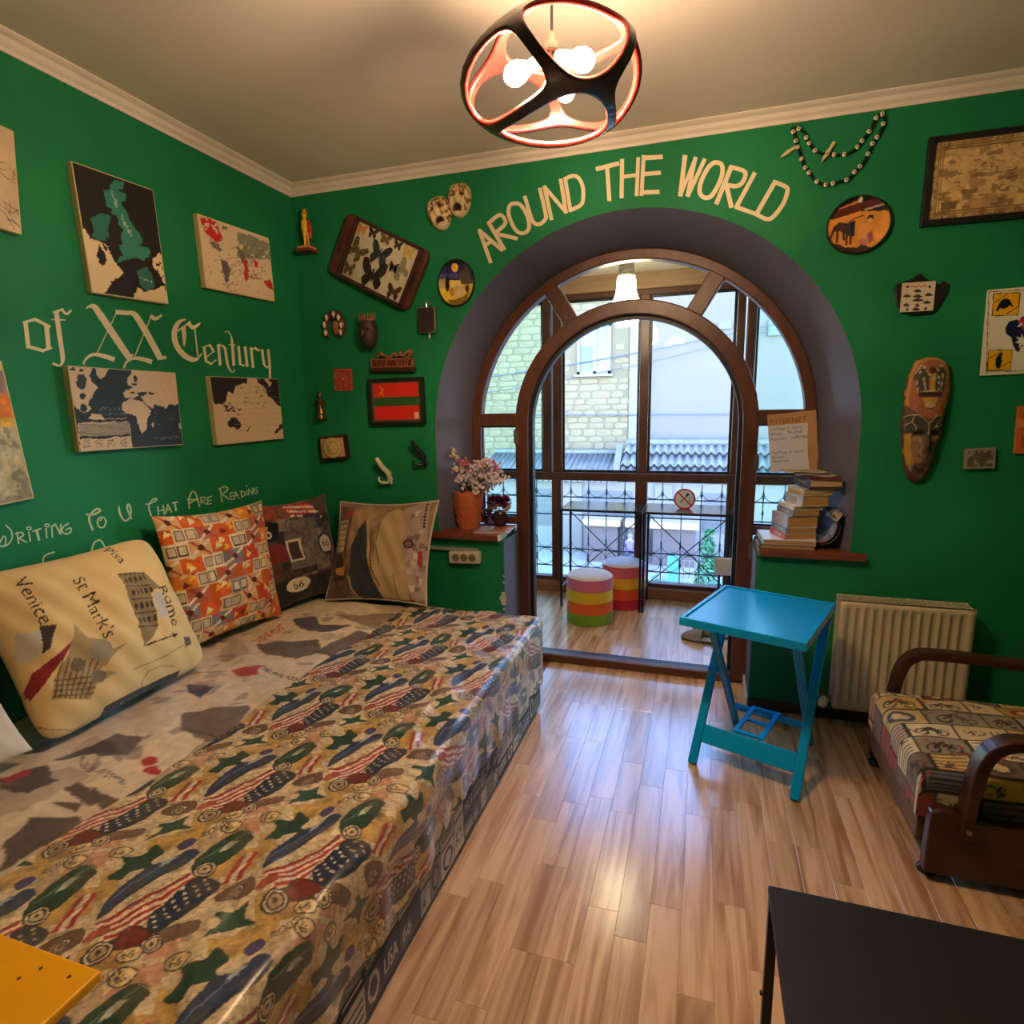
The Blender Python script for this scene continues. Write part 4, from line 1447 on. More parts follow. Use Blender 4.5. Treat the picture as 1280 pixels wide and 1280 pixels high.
# orange and grey relief map, lower left edge
q = [(-110, 448), (8, 455), (38, 620), (-95, 655)]
cv = Cv(130, 170, (168, 160, 136))
cv.noise(5, 0, (128, 118, 100), 0.52, 0.7)
cv.noise(9, 0, (196, 180, 140), 0.55, 0.8)
cv.poly([(0, 0.62), (0.3, 0.60), (0.6, 0.64), (1, 0.58), (1, 0.78), (0.5, 0.80), (0, 0.78)], (218, 120, 44))
cv.poly([(0, 0.55), (0.5, 0.58), (1, 0.53), (1, 0.60), (0.5, 0.65), (0, 0.62)], (206, 160, 60))
cv.poly([(0, 0.78), (0.5, 0.80), (1, 0.78), (1, 0.94), (0, 0.94)], (150, 120, 116))
cv.noise(14, 0.25)
cv.poly([(0, 0.94), (1, 0.94), (1, 1), (0, 1)], (214, 196, 160))
for k in range(26):
    cv.line([(0.03 * k, 0.955), (0.03 * k + 0.015, 0.985)], 1, (60, 50, 44))
hung('wall_map', 'orange and grey relief map cut off by the left photo edge', 'map', q, LW, 0.028, cv, M_cream_edge, border=0.005)

# antique map in a black frame on the right
q = [(1160, 172), (1338, 151), (1341, 266), (1152, 284)]
cv = Cv(190, 130, (196, 164, 112))
cv.noise(3, 0.10)
cv.poly([(0.07, 0.10), (0.96, 0.10), (0.96, 0.90), (0.07, 0.90)], (208, 176, 122))
cv.noise(6, 0, (150, 112, 70), 0.56, 0.55, aniso=(1, 1.5))
cv.noise(14, 0, (118, 84, 52), 0.60, 0.6, aniso=(1, 1.6))
for e in (0.055, 0.075, 0.10):
    cv.line([(e * 0.8, e), (1 - e * 0.8, e), (1 - e * 0.8, 1 - e), (e * 0.8, 1 - e), (e * 0.8, e)], 1.2, (120, 88, 54))
for k in range(60):
    x = 0.02 + 0.95 * cv.rs.rand()
    cv.line([(x, 0.015), (x + 0.006, 0.045)], 1, (110, 80, 50))
    cv.line([(x, 0.955), (x + 0.006, 0.985)], 1, (110, 80, 50))
cv.poly([(0.10, 0.12), (0.22, 0.12), (0.22, 0.22), (0.10, 0.22)], (110, 90, 66))
for k in range(40):
    p = cv.rs.rand(2) * [0.7, 0.6] + [0.2, 0.2]
    P = [p]
    for j in range(4):
        p = p + cv.rs.uniform(-0.05, 0.05, 2)
        P.append(p)
    cv.line(P, 0.9, (112, 78, 46), 0.8)
cv.noise(20, 0.14)
hung('framed_map', 'brown antique map in a black frame on right wall', 'map', q, BW, 0.018, cv, M_blackwood, frame=(0.022, 0.012, M_blackwood))

# Australia sign
q = [(1238, 362), (1352, 353), (1338, 464), (1223, 470)]
A_o = (1000, 320)
S3 = lambda pts: crop_pts(A_o, 4.267, pts)
cv = Cv(150, 150, (232, 224, 206), q)
YEL = (240, 178, 30)
def sign_tile(a, b_, c, d):
    cv.poly(S3([a, b_, c, d]), (40, 34, 30))
    m_ = np.array([a, b_, c, d], float)
    cv.poly(S3(m_.mean(0) + (m_ - m_.mean(0)) * 0.93), YEL)
cv.line(S3([(1020, 190), (985, 625)]), 1.2, (120, 60, 40))
cv.line(S3([(1020, 190), (1500, 165)]), 1.2, (120, 60, 40))
cv.line(S3([(985, 618), (1450, 600)]), 1.2, (120, 60, 40))
sign_tile((1042, 198), (1186, 192), (1172, 312), (1028, 318))
sign_tile((1002, 498), (1134, 494), (1120, 606), (988, 612))
sign_tile((1360, 185), (1500, 178), (1490, 300), (1350, 306))
sign_tile((1330, 484), (1462, 480), (1450, 592), (1318, 597))
BK = (24, 22, 26)
cv.ell(S3([(1100, 252)])[0], 8, 5.5, BK, rot=-0.5)
cv.line(S3([(1060, 285), (1080, 250)]), 5, BK); cv.line(S3([(1125, 240), (1140, 265)]), 3, BK)
cv.line(S3([(1050, 245), (1115, 205)]), 1.5, BK); cv.line(S3([(1110, 305), (1165, 270)]), 1.5, BK)
cv.ell(S3([(1055, 560)])[0], 4, 9, BK, rot=0.2); cv.line(S3([(1060, 535), (1075, 518)]), 4, BK)
cv.line(S3([(1000, 545), (1075, 508)]), 1.5, BK); cv.line(S3([(1050, 600), (1115, 560)]), 1.5, BK)
cv.ell(S3([(1420, 245)])[0], 7, 6, BK); cv.ell(S3([(1390, 540)])[0], 6, 7, BK)
NV = (34, 32, 70)
cv.poly(S3([(1098, 380), (1120, 345), (1160, 335), (1200, 318), (1250, 320), (1262, 350), (1290, 350), (1300, 312), (1320, 350), (1350, 400), (1360, 440), (1330, 490), (1290, 500), (1262, 470),
            (1220, 460), (1180, 480), (1150, 500), (1135, 470), (1128, 430), (1100, 410)]), NV)
cv.poly(S3([(1140, 495), (1175, 485), (1165, 510)]), NV)
cv.line(S3([(1170, 330), (1200, 375)]), 3.5, (236, 228, 220)); cv.line(S3([(1168, 372), (1230, 320)]), 3.0, (236, 228, 220))
cv.line(S3([(1172, 345), (1225, 345)]), 5.5, (196, 40, 70)); cv.line(S3([(1196, 322), (1196, 385)]), 4, (196, 40, 70))
cs, n_ = np.array(S3([(1185, 450)])[0]), 7
P = []
for k in range(14):
    r0 = 9.5 if k % 2 == 0 else 4.2
    P.append(cs + r0 * np.array([math.sin(k * math.pi / 7), -math.cos(k * math.pi / 7)]))
cv.poly(P, (236, 230, 220))
for p in ((1290, 380), (1320, 420), (1300, 460), (1270, 420)):
    cv.ell(S3([p])[0], 2.2, 2.2, (236, 230, 220))
hung('souvenir_sign', 'white Australia sign with yellow animal road signs at corners', 'sign', q, BW, 0.012, cv, mat('white_board_edge', rgb(226, 218, 200), rough=0.6), m=M_gloss)
# tiny picture, and the orange frame at the edge
q = [(1208, 561), (1246, 560), (1243, 585), (1206, 587)]
cv = Cv(50, 36, (120, 112, 96))
cv.poly([(0.08, 0.1), (0.92, 0.1), (0.92, 0.9), (0.08, 0.9)], (84, 78, 66))
cv.noise(9, 0, (160, 150, 126), 0.56, 0.8)
cv.line([(0.04, 0.06), (0.96, 0.06), (0.96, 0.94), (0.04, 0.94), (0.04, 0.06)], 2, (150, 138, 116))
hung('small_picture', 'tiny grey picture plaque right of the carved mask', 'picture', q, BW, 0.022, cv, mat('grey_stone_edge', rgb(150, 140, 122), rough=0.8), border=0.001)
q = [(1273, 508), (1345, 504), (1338, 566), (1268, 567)]
cv = Cv(60, 60, (206, 104, 48))
cv.poly([(0.1, 0.1), (0.9, 0.1), (0.9, 0.9), (0.1, 0.9)], (176, 74, 40))
cv.noise(6, 0, (220, 150, 80), 0.58)
hung('small_picture', 'orange edged picture at the far right photo edge', 'picture', q, BW, 0.015, cv, mat('orange_edge', rgb(200, 110, 56), rough=0.6), border=0.002)

# ------------------------------------------------------------------ butterfly case
def butterfly_case():
    C8 = lambda pts: crop_pts((400, 250), 8.828, pts)
    outer = C8([(300, 140), (1205, 545), (945, 1245), (75, 770)])
    glass = C8([(425, 205), (1130, 545), (880, 1165), (215, 825)])
    d = -0.045
    c, ux, uy, n, W, H = fit_rect(outer, BW, d)
    c2, ux2, uy2, n2, W2, H2 = fit_rect(glass, BW, d)
    T = thing('butterfly_case', tuple(c - n * 0.045 - uy * H / 2), 'tilted brown wooden tray case of mounted butterflies', 'display case')
    M_case = mat('red_brown_case', rgb(92, 50, 38), rough=0.4, col2=rgb(70, 36, 28), vscale=7, stretch=(4, 4, 1))
    # rounded tray board
    k = 0.035
    out = []
    for sx, sy, a0 in ((1, 1, 0), (-1, 1, 90), (-1, -1, 180), (1, -1, 270)):
        for a in (0, 30, 60, 90):
            q = math.radians(a0 + a)
            out.append((sx * (W / 2 - k) + k * math.cos(q), sy * (H / 2 - k) + k * math.sin(q)))
    MB().prism(out, c - n * 0.045, ux, uy, n, 0.040).build('tray', M_case, T, bevel=0.004)
    off = c2 - c
    off = off - n * np.dot(off, n)
    cc = c + off
    for du, dv, hu, hv in ((0, H2 / 2, W2 / 2 + 0.008, 0.008), (0, -H2 / 2, W2 / 2 + 0.008, 0.008), (-W2 / 2, 0, 0.008, H2 / 2), (W2 / 2, 0, 0.008, H2 / 2)):
        MB().obox(cc + ux * du + uy * dv + n * 0.004, ux * hu, uy * hv, n * 0.009).build('glass_frame', mat('dark_red_moulding', rgb(66, 34, 30), rough=0.35, var=0.1), T, bevel=0.002)
    MB().obox(cc - n * 0.004, ux * W2 / 2, uy * H2 / 2, n * 0.0015).build('backing_sheet', mat('ivory_sheet', rgb(236, 226, 204), rough=0.8, var=0.02), T)
    MB().obox(cc + n * 0.010, ux * W2 / 2, uy * H2 / 2, n * 0.001).build('glass', glass_mat('case_glass', (0.96, 0.96, 0.95, 1)), T)
    hp = mat('handle_dark', rgb(52, 36, 32), rough=0.5)
    for s in (-1, 1):
        MB().obox(c + ux * s * (W / 2 - 0.022) - n * 0.003, ux * 0.007, uy * 0.045, n * 0.004).build('handle_slot', hp, T, bevel=0.002)
    F = np.array([ux, uy, n])
    def wings(px, size, rot, m, up=1.0, low=1.0):
        p = BW(*C8([px])[0], d)
        p = p - n * np.dot(p - c, n)
        b = MB()
        sc = size / 8.828 * 0.0046
        ca, sa = math.cos(rot), math.sin(rot)
        e1, e2 = np.array((1, 0, 0)) * ca + np.array((0, 0, 1)) * sa, -np.array((1, 0, 0)) * sa + np.array((0, 0, 1)) * ca
        for s in (-1, 1):
            U = [(0.04, 0.05), (0.25, 0.50), (0.62, 0.86 * up), (0.92, 0.78 * up), (0.86, 0.35), (0.62, 0.02), (0.10, -0.06)]
            Lw = [(0.05, -0.04), (0.55, -0.02), (0.74, -0.30), (0.62, -0.72 * low), (0.40, -0.86 * low), (0.16, -0.45)]
            for Q in (U, Lw):
                b.prism([(s * x, y) for x, y in Q], p + n * 0.0012, e1 * sc, e2 * sc, n, 0.0012)
        b.tube([p + n * 0.003 + e2 * sc * y for y in (-0.35, 0.0, 0.3, 0.45)], [sc * 0.03, sc * 0.08, sc * 0.07, sc * 0.03], 6)
        return b.build('butterfly', m, T)
    bm = lambda nm, r, g, b_, c2: mat(nm, rgb(r, g, b_), rough=0.7, col2=rgb(*c2), vscale=60)
    dkb = bm('wing_brown', 66, 44, 34, (44, 28, 24))
    blu = bm('wing_blue', 70, 76, 96, (40, 34, 40))
    org = bm('wing_orange', 240, 150, 50, (236, 176, 70))
    yel = bm('wing_yellow', 232, 204, 90, (224, 190, 80))
    tig = bm('wing_striped', 60, 44, 38, (170, 140, 100))
    gry = bm('wing_pale', 176, 168, 144, (150, 140, 116))
    R0 = -0.42
    for px, sz, ro, m, u, l in (((468, 320), 62, R0, org, 0.8, 1), ((587, 365), 60, R0, dkb, 1, 1), ((725, 435), 74, R0, bm('wing_tan', 90, 70, 50, (150, 116, 76)), 1, .7),
                                ((862, 500), 52, R0, dkb, 1, 1), ((980, 575), 74, R0, yel, 0.8, 1), ((660, 600), 128, R0 - .1, blu, 1.0, 1.0),
                                ((410, 560), 112, R0 - .5, tig, 1.1, 1.1), ((580, 835), 156, R0 + .05, dkb, 1.15, .9), ((320, 755), 74, R0, tig, 1, 1),
                                ((880, 770), 110, R0 + .7, gry, 1, 1), ((815, 745), 60, R0, bm('wing_ochre', 130, 96, 50, (90, 64, 40)), 1, 1), ((810, 1015), 84, R0, bm('wing_rust', 110, 70, 40, (64, 40, 30)), 1, 1)):
        wings(px, sz, ro, m, u, l)
butterfly_case()

# ------------------------------------------------------------------ relief objects
def relief(name, parent, c, ux, uy, n, outline, height, colour, m, nr=26, na=60, back=0.0):
    """star-shaped relief: outline(angle) radius in metres, height(u, v, r01), colour(u, v, r01) -> sRGB 0..255"""
    c, ux, uy, n = (np.array(q, float) for q in (c, ux, uy, n))
    P = np.zeros((nr + 1, na + 1, 3))
    Cc = np.zeros((nr + 1, na + 1, 3))
    for j in range(na + 1):
        a = 2 * math.pi * j / na
        R = outline(a)
        for i in range(nr + 1):
            if i == nr:
                u, v, t, h = R * math.cos(a), R * math.sin(a), 1.0, back
            else:
                t = i / (nr - 1)
                u, v = R * t * math.cos(a), R * t * math.sin(a)
                h = height(u, v, t)
            P[i, j] = c + ux * u + uy * v + n * h
            Cc[i, j] = colour(u, v, t)
    return grid_obj(name, P, np.clip(Cc, 0, 255) / 255.0, m, parent, smooth=True)

M_ceramic = print_mat('painted_ceramic', rough=0.3, spec=0.5, noise=0.05, bscale=200)
M_carved = print_mat('carved_paint', rough=0.6, bump=0.1, bscale=200)
NB = np.array((0, -1, 0))

# pair of theatre masks
def theatre_mask(px, py, wpx, hpx, tilt, label, gape):
    p = BW(px, py, -0.02)
    s = np.linalg.norm(BW(px + 1, py, -0.02) - p)
    W, H = wpx * s / 2, hpx * s / 2
    T = thing('theatre_mask', (p[0], 0, p[2] - H), label, 'mask', 'pair of theatre masks')
    ca, sa = math.cos(tilt), math.sin(tilt)
    ux, uy = np.array((ca, 0, sa)), np.array((-sa, 0, ca))
    r = random.Random(int(px))
    sp = [(r.uniform(-1, 1), r.uniform(-1, 1), r.random()) for _ in range(150)]
    def out(a):
        x, y = math.cos(a), math.sin(a)
        if y > 0:
            e = 2.9
            return (abs(x / W) ** e + abs(y / H) ** e) ** (-1 / e)
        return 1 / math.sqrt((x / (W * (1 - 0.10 * y * y))) ** 2 + (y / H) ** 2)
    def hgt(u, v, t):
        x, y = u / W, v / H
        h = 0.010 + 0.040 * math.sqrt(max(0, 1 - t ** 2.6))
        h += 0.020 * math.exp(-(x / 0.15) ** 2 - ((y - 0.02) / 0.22) ** 2)
        for s_ in (-1, 1):
            h -= 0.016 * math.exp(-((x - s_ * 0.38) / 0.17) ** 2 - ((y - 0.26 - 0.10 * s_ * x) / 0.09) ** 2)
            h += 0.008 * math.exp(-((x - s_ * 0.38) / 0.25) ** 2 - ((y - 0.46) / 0.07) ** 2)
            h += 0.008 * math.exp(-((x - s_ * 0.55) / 0.16) ** 2 - ((y + 0.12) / 0.16) ** 2)
        h -= 0.018 * math.exp(-(x / 0.34) ** 2 - ((y + 0.46 + 0.3 * x * x) / gape) ** 2)
        return h
    def col(u, v, t):
        x, y = u / W, v / H
        e = max(math.exp(-((x - s_ * 0.38) / 0.17) ** 4 - ((y - 0.26 + 0.25 * (abs(x) - 0.38)) / 0.085) ** 4) for s_ in (-1, 1))
        mo = math.exp(-(x / 0.36) ** 4 - ((y + 0.46 + 0.7 * x * x) / (gape * 1.05)) ** 4)
        base = np.array((222, 200, 160.0))
        for a, b_, q in sp:
            if (x - a) ** 2 + (y - b_) ** 2 < 0.007 and (y > 0.36 or abs(x) > 0.58 or (y > -0.3 and x > 0.3)):
                base = np.array((120, 78, 52.0)) if q > 0.45 else np.array((196, 150, 74.0))
        k = min(1, max(e, mo) * 1.4)
        return base * (1 - k) + np.array((40, 12, 12.0)) * k
    relief('face', T, (p[0], 0.0, p[2]), ux, uy, NB, out, hgt, col, M_carved, 30, 56, back=0.002)
theatre_mask(548.5, 266.5, 28, 37, 0.30, 'left of two cream speckled theatre masks, tilted', 0.14)
theatre_mask(573.5, 250, 28, 37, -0.06, 'right of two cream speckled theatre masks, upright', 0.18)

# painted plates
def plate(name, px, py, wpx, hpx, cv, label, rim, dish=0.010, tilt=0.0):
    p = BW(px, py, -0.015)
    s = np.linalg.norm(BW(px + 1, py, -0.015) - p)
    W, H = wpx * s / 2, hpx * s / 2
    T = thing(name, (p[0], 0, p[2] - H), label, 'plate')
    def out(a):
        return 1 / math.sqrt((math.cos(a) / W) ** 2 + (math.sin(a) / H) ** 2)
    def hgt(u, v, t):
        return 0.012 + dish * (t ** 3)
    def col(u, v, t):
        if t > 0.955:
            return np.array(rim, float)
        i = int(np.clip((v / H / 2 + 0.5) * cv.h, 0, cv.h - 1))
        j = int(np.clip((u / W / 2 + 0.5) * cv.w, 0, cv.w - 1))
        return cv.a[i, j] * 255
    relief('dish', T, (p[0], 0, p[2]), (1, 0, 0), (0, 0, 1), NB, out, hgt, col, M_ceramic, 46, 120, back=0.0)
    return T
cv = Cv(90, 100, (226, 196, 70))
Q = lambda pts: [((x - 150) / 860, 1 - (y - 150) / 1020) for x, y in pts]
cv.poly(Q([(140, 140), (1020, 140), (1020, 640), (140, 560)]), (44, 40, 92))
cv.poly(Q([(140, 140), (1020, 140), (1020, 260), (140, 300)]), (24, 22, 44))
cv.poly(Q([(150, 440), (640, 460), (640, 560), (150, 560)]), (84, 76, 150))
cv.ell(Q([(560, 330)])[0], 0.09, 0.09, (240, 196, 90))
cv.ell(Q([(560, 320)])[0], 0.04, 0.04, (228, 160, 30))
cv.poly(Q([(640, 560), (660, 440), (780, 400), (800, 310), (870, 310), (880, 420), (940, 600), (1020, 700), (880, 720), (700, 700)]), (92, 82, 70))
cv.poly(Q([(150, 560), (320, 550), (320, 760), (160, 780)]), (190, 170, 120))
cv.ell(Q([(370, 660)])[0], 0.06, 0.17, (30, 26, 34))
cv.poly(Q([(470, 700), (560, 640), (680, 600), (700, 700), (800, 860), (740, 960), (560, 1010), (470, 990)]), (228, 196, 140))
cv.poly(Q([(400, 780), (500, 760), (540, 900), (450, 960)]), (214, 130, 60))
cv.ell(Q([(840, 800)])[0], 0.06, 0.08, (96, 44, 20))
cv.poly(Q([(380, 1010), (560, 1020), (760, 960), (900, 860), (860, 1000), (700, 1150), (450, 1170)]), (130, 104, 24))
cv.noise(12, 0.18)
plate('wall_plate', 570, 353.5, 45, 52, cv, 'small oval plate with a night sky and yellow moon', (26, 24, 20), 0.008)
cv = Cv(130, 110, (222, 150, 62))
Q = lambda pts: [((x - 240) / 900, 1 - (y - 130) / 830) for x, y in pts]
cv.poly(Q([(200, 100), (1200, 100), (1200, 400), (700, 350), (250, 450)]), (30, 26, 26))
cv.poly(Q([(300, 430), (400, 290), (700, 220), (1060, 190), (1070, 280), (700, 345)]), (92, 44, 42))
cv.poly(Q([(390, 290), (650, 195), (700, 225), (420, 300)]), (206, 122, 92))
cv.poly(Q([(650, 220), (700, 140), (725, 210), (700, 235)]), (232, 214, 190)); cv.poly(Q([(870, 190), (910, 160), (950, 180), (920, 200)]), (232, 214, 190))
cv.line(Q([(760, 335), (1060, 285)]), 2.5, (214, 190, 180))
cv.noise(9, 0.16)
BR = (74, 54, 50)
cv.poly(Q([(340, 540), (420, 480), (560, 510), (620, 480), (640, 640), (560, 700), (420, 600), (330, 620)]), BR)
for x0, x1, y1 in ((350, 290, 740), (400, 400, 770), (490, 500, 740), (540, 540, 820), (600, 600, 810)):
    cv.line(Q([(x0, 580), (x1, y1)]), 5, (64, 46, 44))
cv.poly(Q([(570, 500), (650, 470), (650, 700), (590, 700)]), (34, 34, 46))
cv.line(Q([(500, 540), (620, 450), (760, 410)]), 2, (60, 30, 26))
cv.ell(Q([(855, 455)])[0], 0.05, 0.05, (40, 26, 28)); cv.ell(Q([(850, 490)])[0], 0.035, 0.04, (226, 170, 120))
cv.poly(Q([(700, 560), (830, 520), (880, 600), (820, 760), (700, 780), (680, 680)]), (226, 158, 84))
cv.poly(Q([(820, 700), (880, 640), (920, 760), (860, 840)]), (150, 80, 96)); cv.poly(Q([(700, 760), (800, 740), (840, 860), (740, 850)]), (196, 120, 110))
cv.poly(Q([(280, 780), (420, 800), (520, 850), (700, 870), (760, 830), (900, 900), (700, 960), (400, 880)]), (58, 40, 38))
plate('wall_plate', 1073, 281, 80, 76, cv, 'large round orange plate with dark figures below the bead strings', (36, 26, 24), 0.010)
# nail tips that hold the plates stay hidden; the right one shows two white clips
# ------------------------------------------------------------------ carved tribal mask
def carved_mask():
    o8 = (1110, 430); sc = 7.111
    Z = lambda pts: crop_pts(o8, sc, pts)
    pts = [(350, 118), (430, 118), (510, 150), (548, 210), (552, 330), (540, 470), (512, 560), (505, 640), (480, 760), (440, 900), (420, 980), (385, 1080), (345, 1180), (290, 1225), (225, 1232), (185, 1210), (150, 1090),
           (135, 950), (130, 800), (132, 650), (150, 540), (160, 430), (195, 270), (240, 170), (290, 130)]
    d = -0.02
    P = np.array([BW(*q, d) for q in Z(pts)])
    p0 = BW(*Z([(335, 640)])[0], d)
    rel = P - p0
    ang = np.arctan2(rel[:, 2], rel[:, 0])
    rad = np.hypot(rel[:, 0], rel[:, 2])
    od = np.argsort(ang)
    ang, rad = ang[od], rad[od]
    A = np.r_[ang - 2 * math.pi, ang, ang + 2 * math.pi]
    Rr = np.r_[rad, rad, rad]
    T = thing('carved_mask', (p0[0], 0, P[:, 2].min()), 'long carved tribal mask in red, green and ochre paint', 'mask')
    quad = Z([(120, 110), (560, 110), (560, 1240), (120, 1240)])
    cv = Cv(120, 300, (92, 74, 58), quad)
    cv.poly(Z(pts), (96, 78, 62))
    cv.poly(Z([(350, 118), (430, 118), (510, 150), (552, 210), (556, 330), (545, 470), (505, 560), (470, 620), (400, 650), (330, 660), (240, 620), (150, 540), (160, 430), (195, 270), (240, 170), (290, 130)]), (160, 96, 70))
    cv.line(Z([(160, 545), (165, 430), (205, 270), (250, 170), (350, 130), (430, 130), (500, 160), (535, 220), (540, 340), (520, 470), (490, 560)]), 6, (196, 146, 84))
    cv.poly(Z([(215, 290), (290, 185), (350, 280), (330, 415), (240, 425)]), (62, 66, 52)); cv.poly(Z([(400, 270), (470, 180), (508, 250), (470, 415), (390, 420)]), (60, 62, 50))
    for L_ in ([(215, 290), (290, 185), (350, 280)], [(230, 270), (240, 350), (245, 420)], [(265, 240), (300, 320), (310, 420)], [(400, 270), (470, 180), (508, 250)], [(430, 240), (425, 420)], [(475, 220), (460, 330), (440, 415)], [(235, 425), (470, 420)], [(350, 280), (385, 200), (420, 250)]):
        cv.line(Z(L_), 1.6, (206, 190, 158))
    cv.poly(Z([(340, 235), (385, 195), (425, 235), (390, 270)]), (60, 36, 34))
    cv.poly(Z([(350, 280), (400, 275), (385, 420), (345, 420)]), (190, 158, 84))
    cv.poly(Z([(245, 430), (460, 425), (450, 470), (255, 470)]), (50, 34, 32))
    cv.poly(Z([(275, 478), (420, 475), (390, 520), (300, 522)]), (196, 158, 70))
    cv.ell(Z([(345, 540)])[0], 7, 3.5, (206, 170, 130)); cv.line(Z([(322, 575), (375, 575)]), 2, (60, 24, 24))
    cv.poly(Z([(135, 640), (240, 630), (325, 670), (325, 780), (220, 790), (150, 790)]), (58, 58, 52)); cv.poly(Z([(350, 690), (420, 630), (505, 620), (480, 760), (440, 790), (350, 780)]), (62, 60, 54))
    for L_ in ([(135, 650), (180, 630), (250, 630), (330, 690), (335, 780)], [(345, 700), (400, 640), (500, 625)], [(335, 700), (320, 930)], [(190, 690), (230, 740), (215, 790)], [(370, 760), (460, 650)], [(140, 720), (190, 690), (215, 640)], [(385, 740), (455, 720)], [(150, 1090), (215, 1110), (260, 1190)]):
        cv.line(Z(L_), 1.6, (200, 186, 150))
    cv.poly(Z([(132, 800), (190, 790), (180, 900), (215, 1060), (160, 1090), (136, 960)]), (178, 136, 62))
    cv.poly(Z([(190, 830), (270, 800), (280, 930), (275, 1050), (215, 1060), (185, 950)]), (150, 116, 84)); cv.poly(Z([(350, 820), (430, 800), (425, 900), (390, 1000), (330, 1040), (330, 950)]), (142, 110, 80))
    for k in range(7):
        cv.line(Z([(188, 850 + 28 * k), (268, 880 + 18 * k)]), 2, (40, 28, 26)); cv.line(Z([(430 - 4 * k, 830 + 24 * k), (355 - 2 * k, 870 + 18 * k)]), 2, (40, 28, 26))
    cv.ell(Z([(255, 790)])[0], 7.5, 3.6, (24, 18, 18)); cv.ell(Z([(395, 790)])[0], 7, 3.4, (24, 18, 18))
    cv.poly(Z([(300, 800), (340, 800), (345, 940), (290, 950)]), (66, 48, 46))
    cv.poly(Z([(205, 1080), (330, 1065), (300, 1140), (240, 1145)]), (44, 26, 26)); cv.ell(Z([(270, 1085)])[0], 7, 2.0, (104, 74, 60))
    cv.poly(Z([(150, 1100), (210, 1110), (260, 1190), (210, 1225), (180, 1205)]), (80, 52, 44)); cv.poly(Z([(300, 1150), (360, 1100), (340, 1190), (290, 1222)]), (76, 46, 40))
    cv.noise(16, 0.14)
    bb0, bb1 = BW(*quad[3], d), BW(*quad[1], d)
    Hc_ = homography([(BW(*q, d)[0], BW(*q, d)[2]) for q in quad], [(0, 1), (1, 1), (1, 0), (0, 0)])
    w0 = P[:, 0].max() - P[:, 0].min()
    def out(a):
        return float(np.interp(a if a <= math.pi else a - 2 * math.pi, A, Rr))
    def uv(u, v):
        q = Hc_ @ np.array([p0[0] + u, p0[2] + v, 1]); return q[0] / q[2], q[1] / q[2]
    eyes = [BW(*Z([e])[0], d) for e in ((255, 795), (395, 795))]
    mouth = BW(*Z([(270, 1095)])[0], d); nose = BW(*Z([(318, 890)])[0], d)
    def hgt(u, v, t):
        h = 0.014 + 0.045 * math.sqrt(max(0, 1 - t ** 2.4))
        X, Zz = p0[0] + u, p0[2] + v
        for e in eyes:
            h -= 0.012 * math.exp(-((X - e[0]) / 0.020) ** 2 - ((Zz - e[2]) / 0.012) ** 2)
        h -= 0.010 * math.exp(-((X - mouth[0]) / 0.03) ** 2 - ((Zz - mouth[2]) / 0.012) ** 2)
        h += 0.022 * math.exp(-((X - nose[0]) / 0.012) ** 2 - ((Zz - nose[2]) / 0.05) ** 2)
        return h
    def col(u, v, t):
        a, b_ = uv(u, v)
        return cv.a[int(np.clip(b_ * cv.h, 0, cv.h - 1)), int(np.clip(a * cv.w, 0, cv.w - 1))] * 255
    relief('face', T, (p0[0], 0, p0[2]), (1, 0, 0), (0, 0, 1), NB, out, hgt, col, M_carved, 60, 150, back=0.001)
carved_mask()

# ------------------------------------------------------------------ teapot board
def teapot():
    d = -0.012
    Z = lambda pts: crop_pts((1000, 320), 4.267, pts)
    body = [(515, 150), (530, 145), (545, 140), (600, 118), (625, 100), (650, 100), (672, 118), (725, 138), (745, 150), (770, 132), (795, 150), (790, 185), (765, 235), (735, 280), (715, 305), (620, 318), (540, 305), (520, 270), (512, 210), (500, 165)]
    P = [BW(*q, d) for q in Z(body)]
    c = sum(P) / len(P)
    T = thing('teapot_board', (c[0], 0, min(p[2] for p in P)), 'black teapot shaped board with a white printed tile', 'wall ornament')
    MB().prism([(p[0] - c[0], p[2] - c[2]) for p in P], (c[0], -0.001, c[2]), (1, 0, 0), (0, 0, 1), (0, -1, 0), 0.011).build('board', M_blackwood, T, bevel=0.003)
    q = Z([(545, 145), (722, 133), (713, 290), (535, 300)])
    cv = Cv(70, 62, (222, 206, 186), Z([(545, 145), (722, 133), (713, 290), (535, 300)]))
    cv.line(Z([(585, 166), (600, 160), (615, 168), (630, 158), (645, 166), (660, 156), (672, 162)]), 2.2, (196, 90, 50))
    for x, y, w in ((628, 188, 5), (572, 214, 5), (685, 208, 5), (628, 215, 6), (630, 235, 7), (570, 262, 4), (678, 248, 5), (628, 264, 3), (575, 285, 2), (622, 284, 5), (672, 280, 2)):
        cv.ell(Z([(x, y)])[0], w, 1.5, (70, 56, 60)); cv.ell(Z([(x, y - 7)])[0], w * 0.5, 1.2, (90, 80, 84))
    for x in (572, 690):
        cv.ell(Z([(x, 165)])[0], 2, 1.5, (40, 34, 60))
    cc, ux, uy, n, W, H = fit_rect(q, BW, d - 0.006)
    MB().obox(cc - n * 0.003, ux * W / 2, uy * H / 2, n * 0.0025).build('tile', mat('tile_white', rgb(224, 210, 190), rough=0.3), T)
    flat_print('print', cc - ux * W / 2 - uy * H / 2, ux, uy, W, H, cv, M_gloss, T)
    p = BW(*Z([(635, 95)])[0], -0.006)
    MB().cyl((p[0], 0, p[2]), (p[0], -0.012, p[2]), 0.0035, 8).build('hook', M_metal, T)
teapot()

# ------------------------------------------------------------------ small souvenirs on the left of the arch
def px_scale(px, py, y): return np.linalg.norm(BW(px + 1, py, y) - BW(px, py, y))

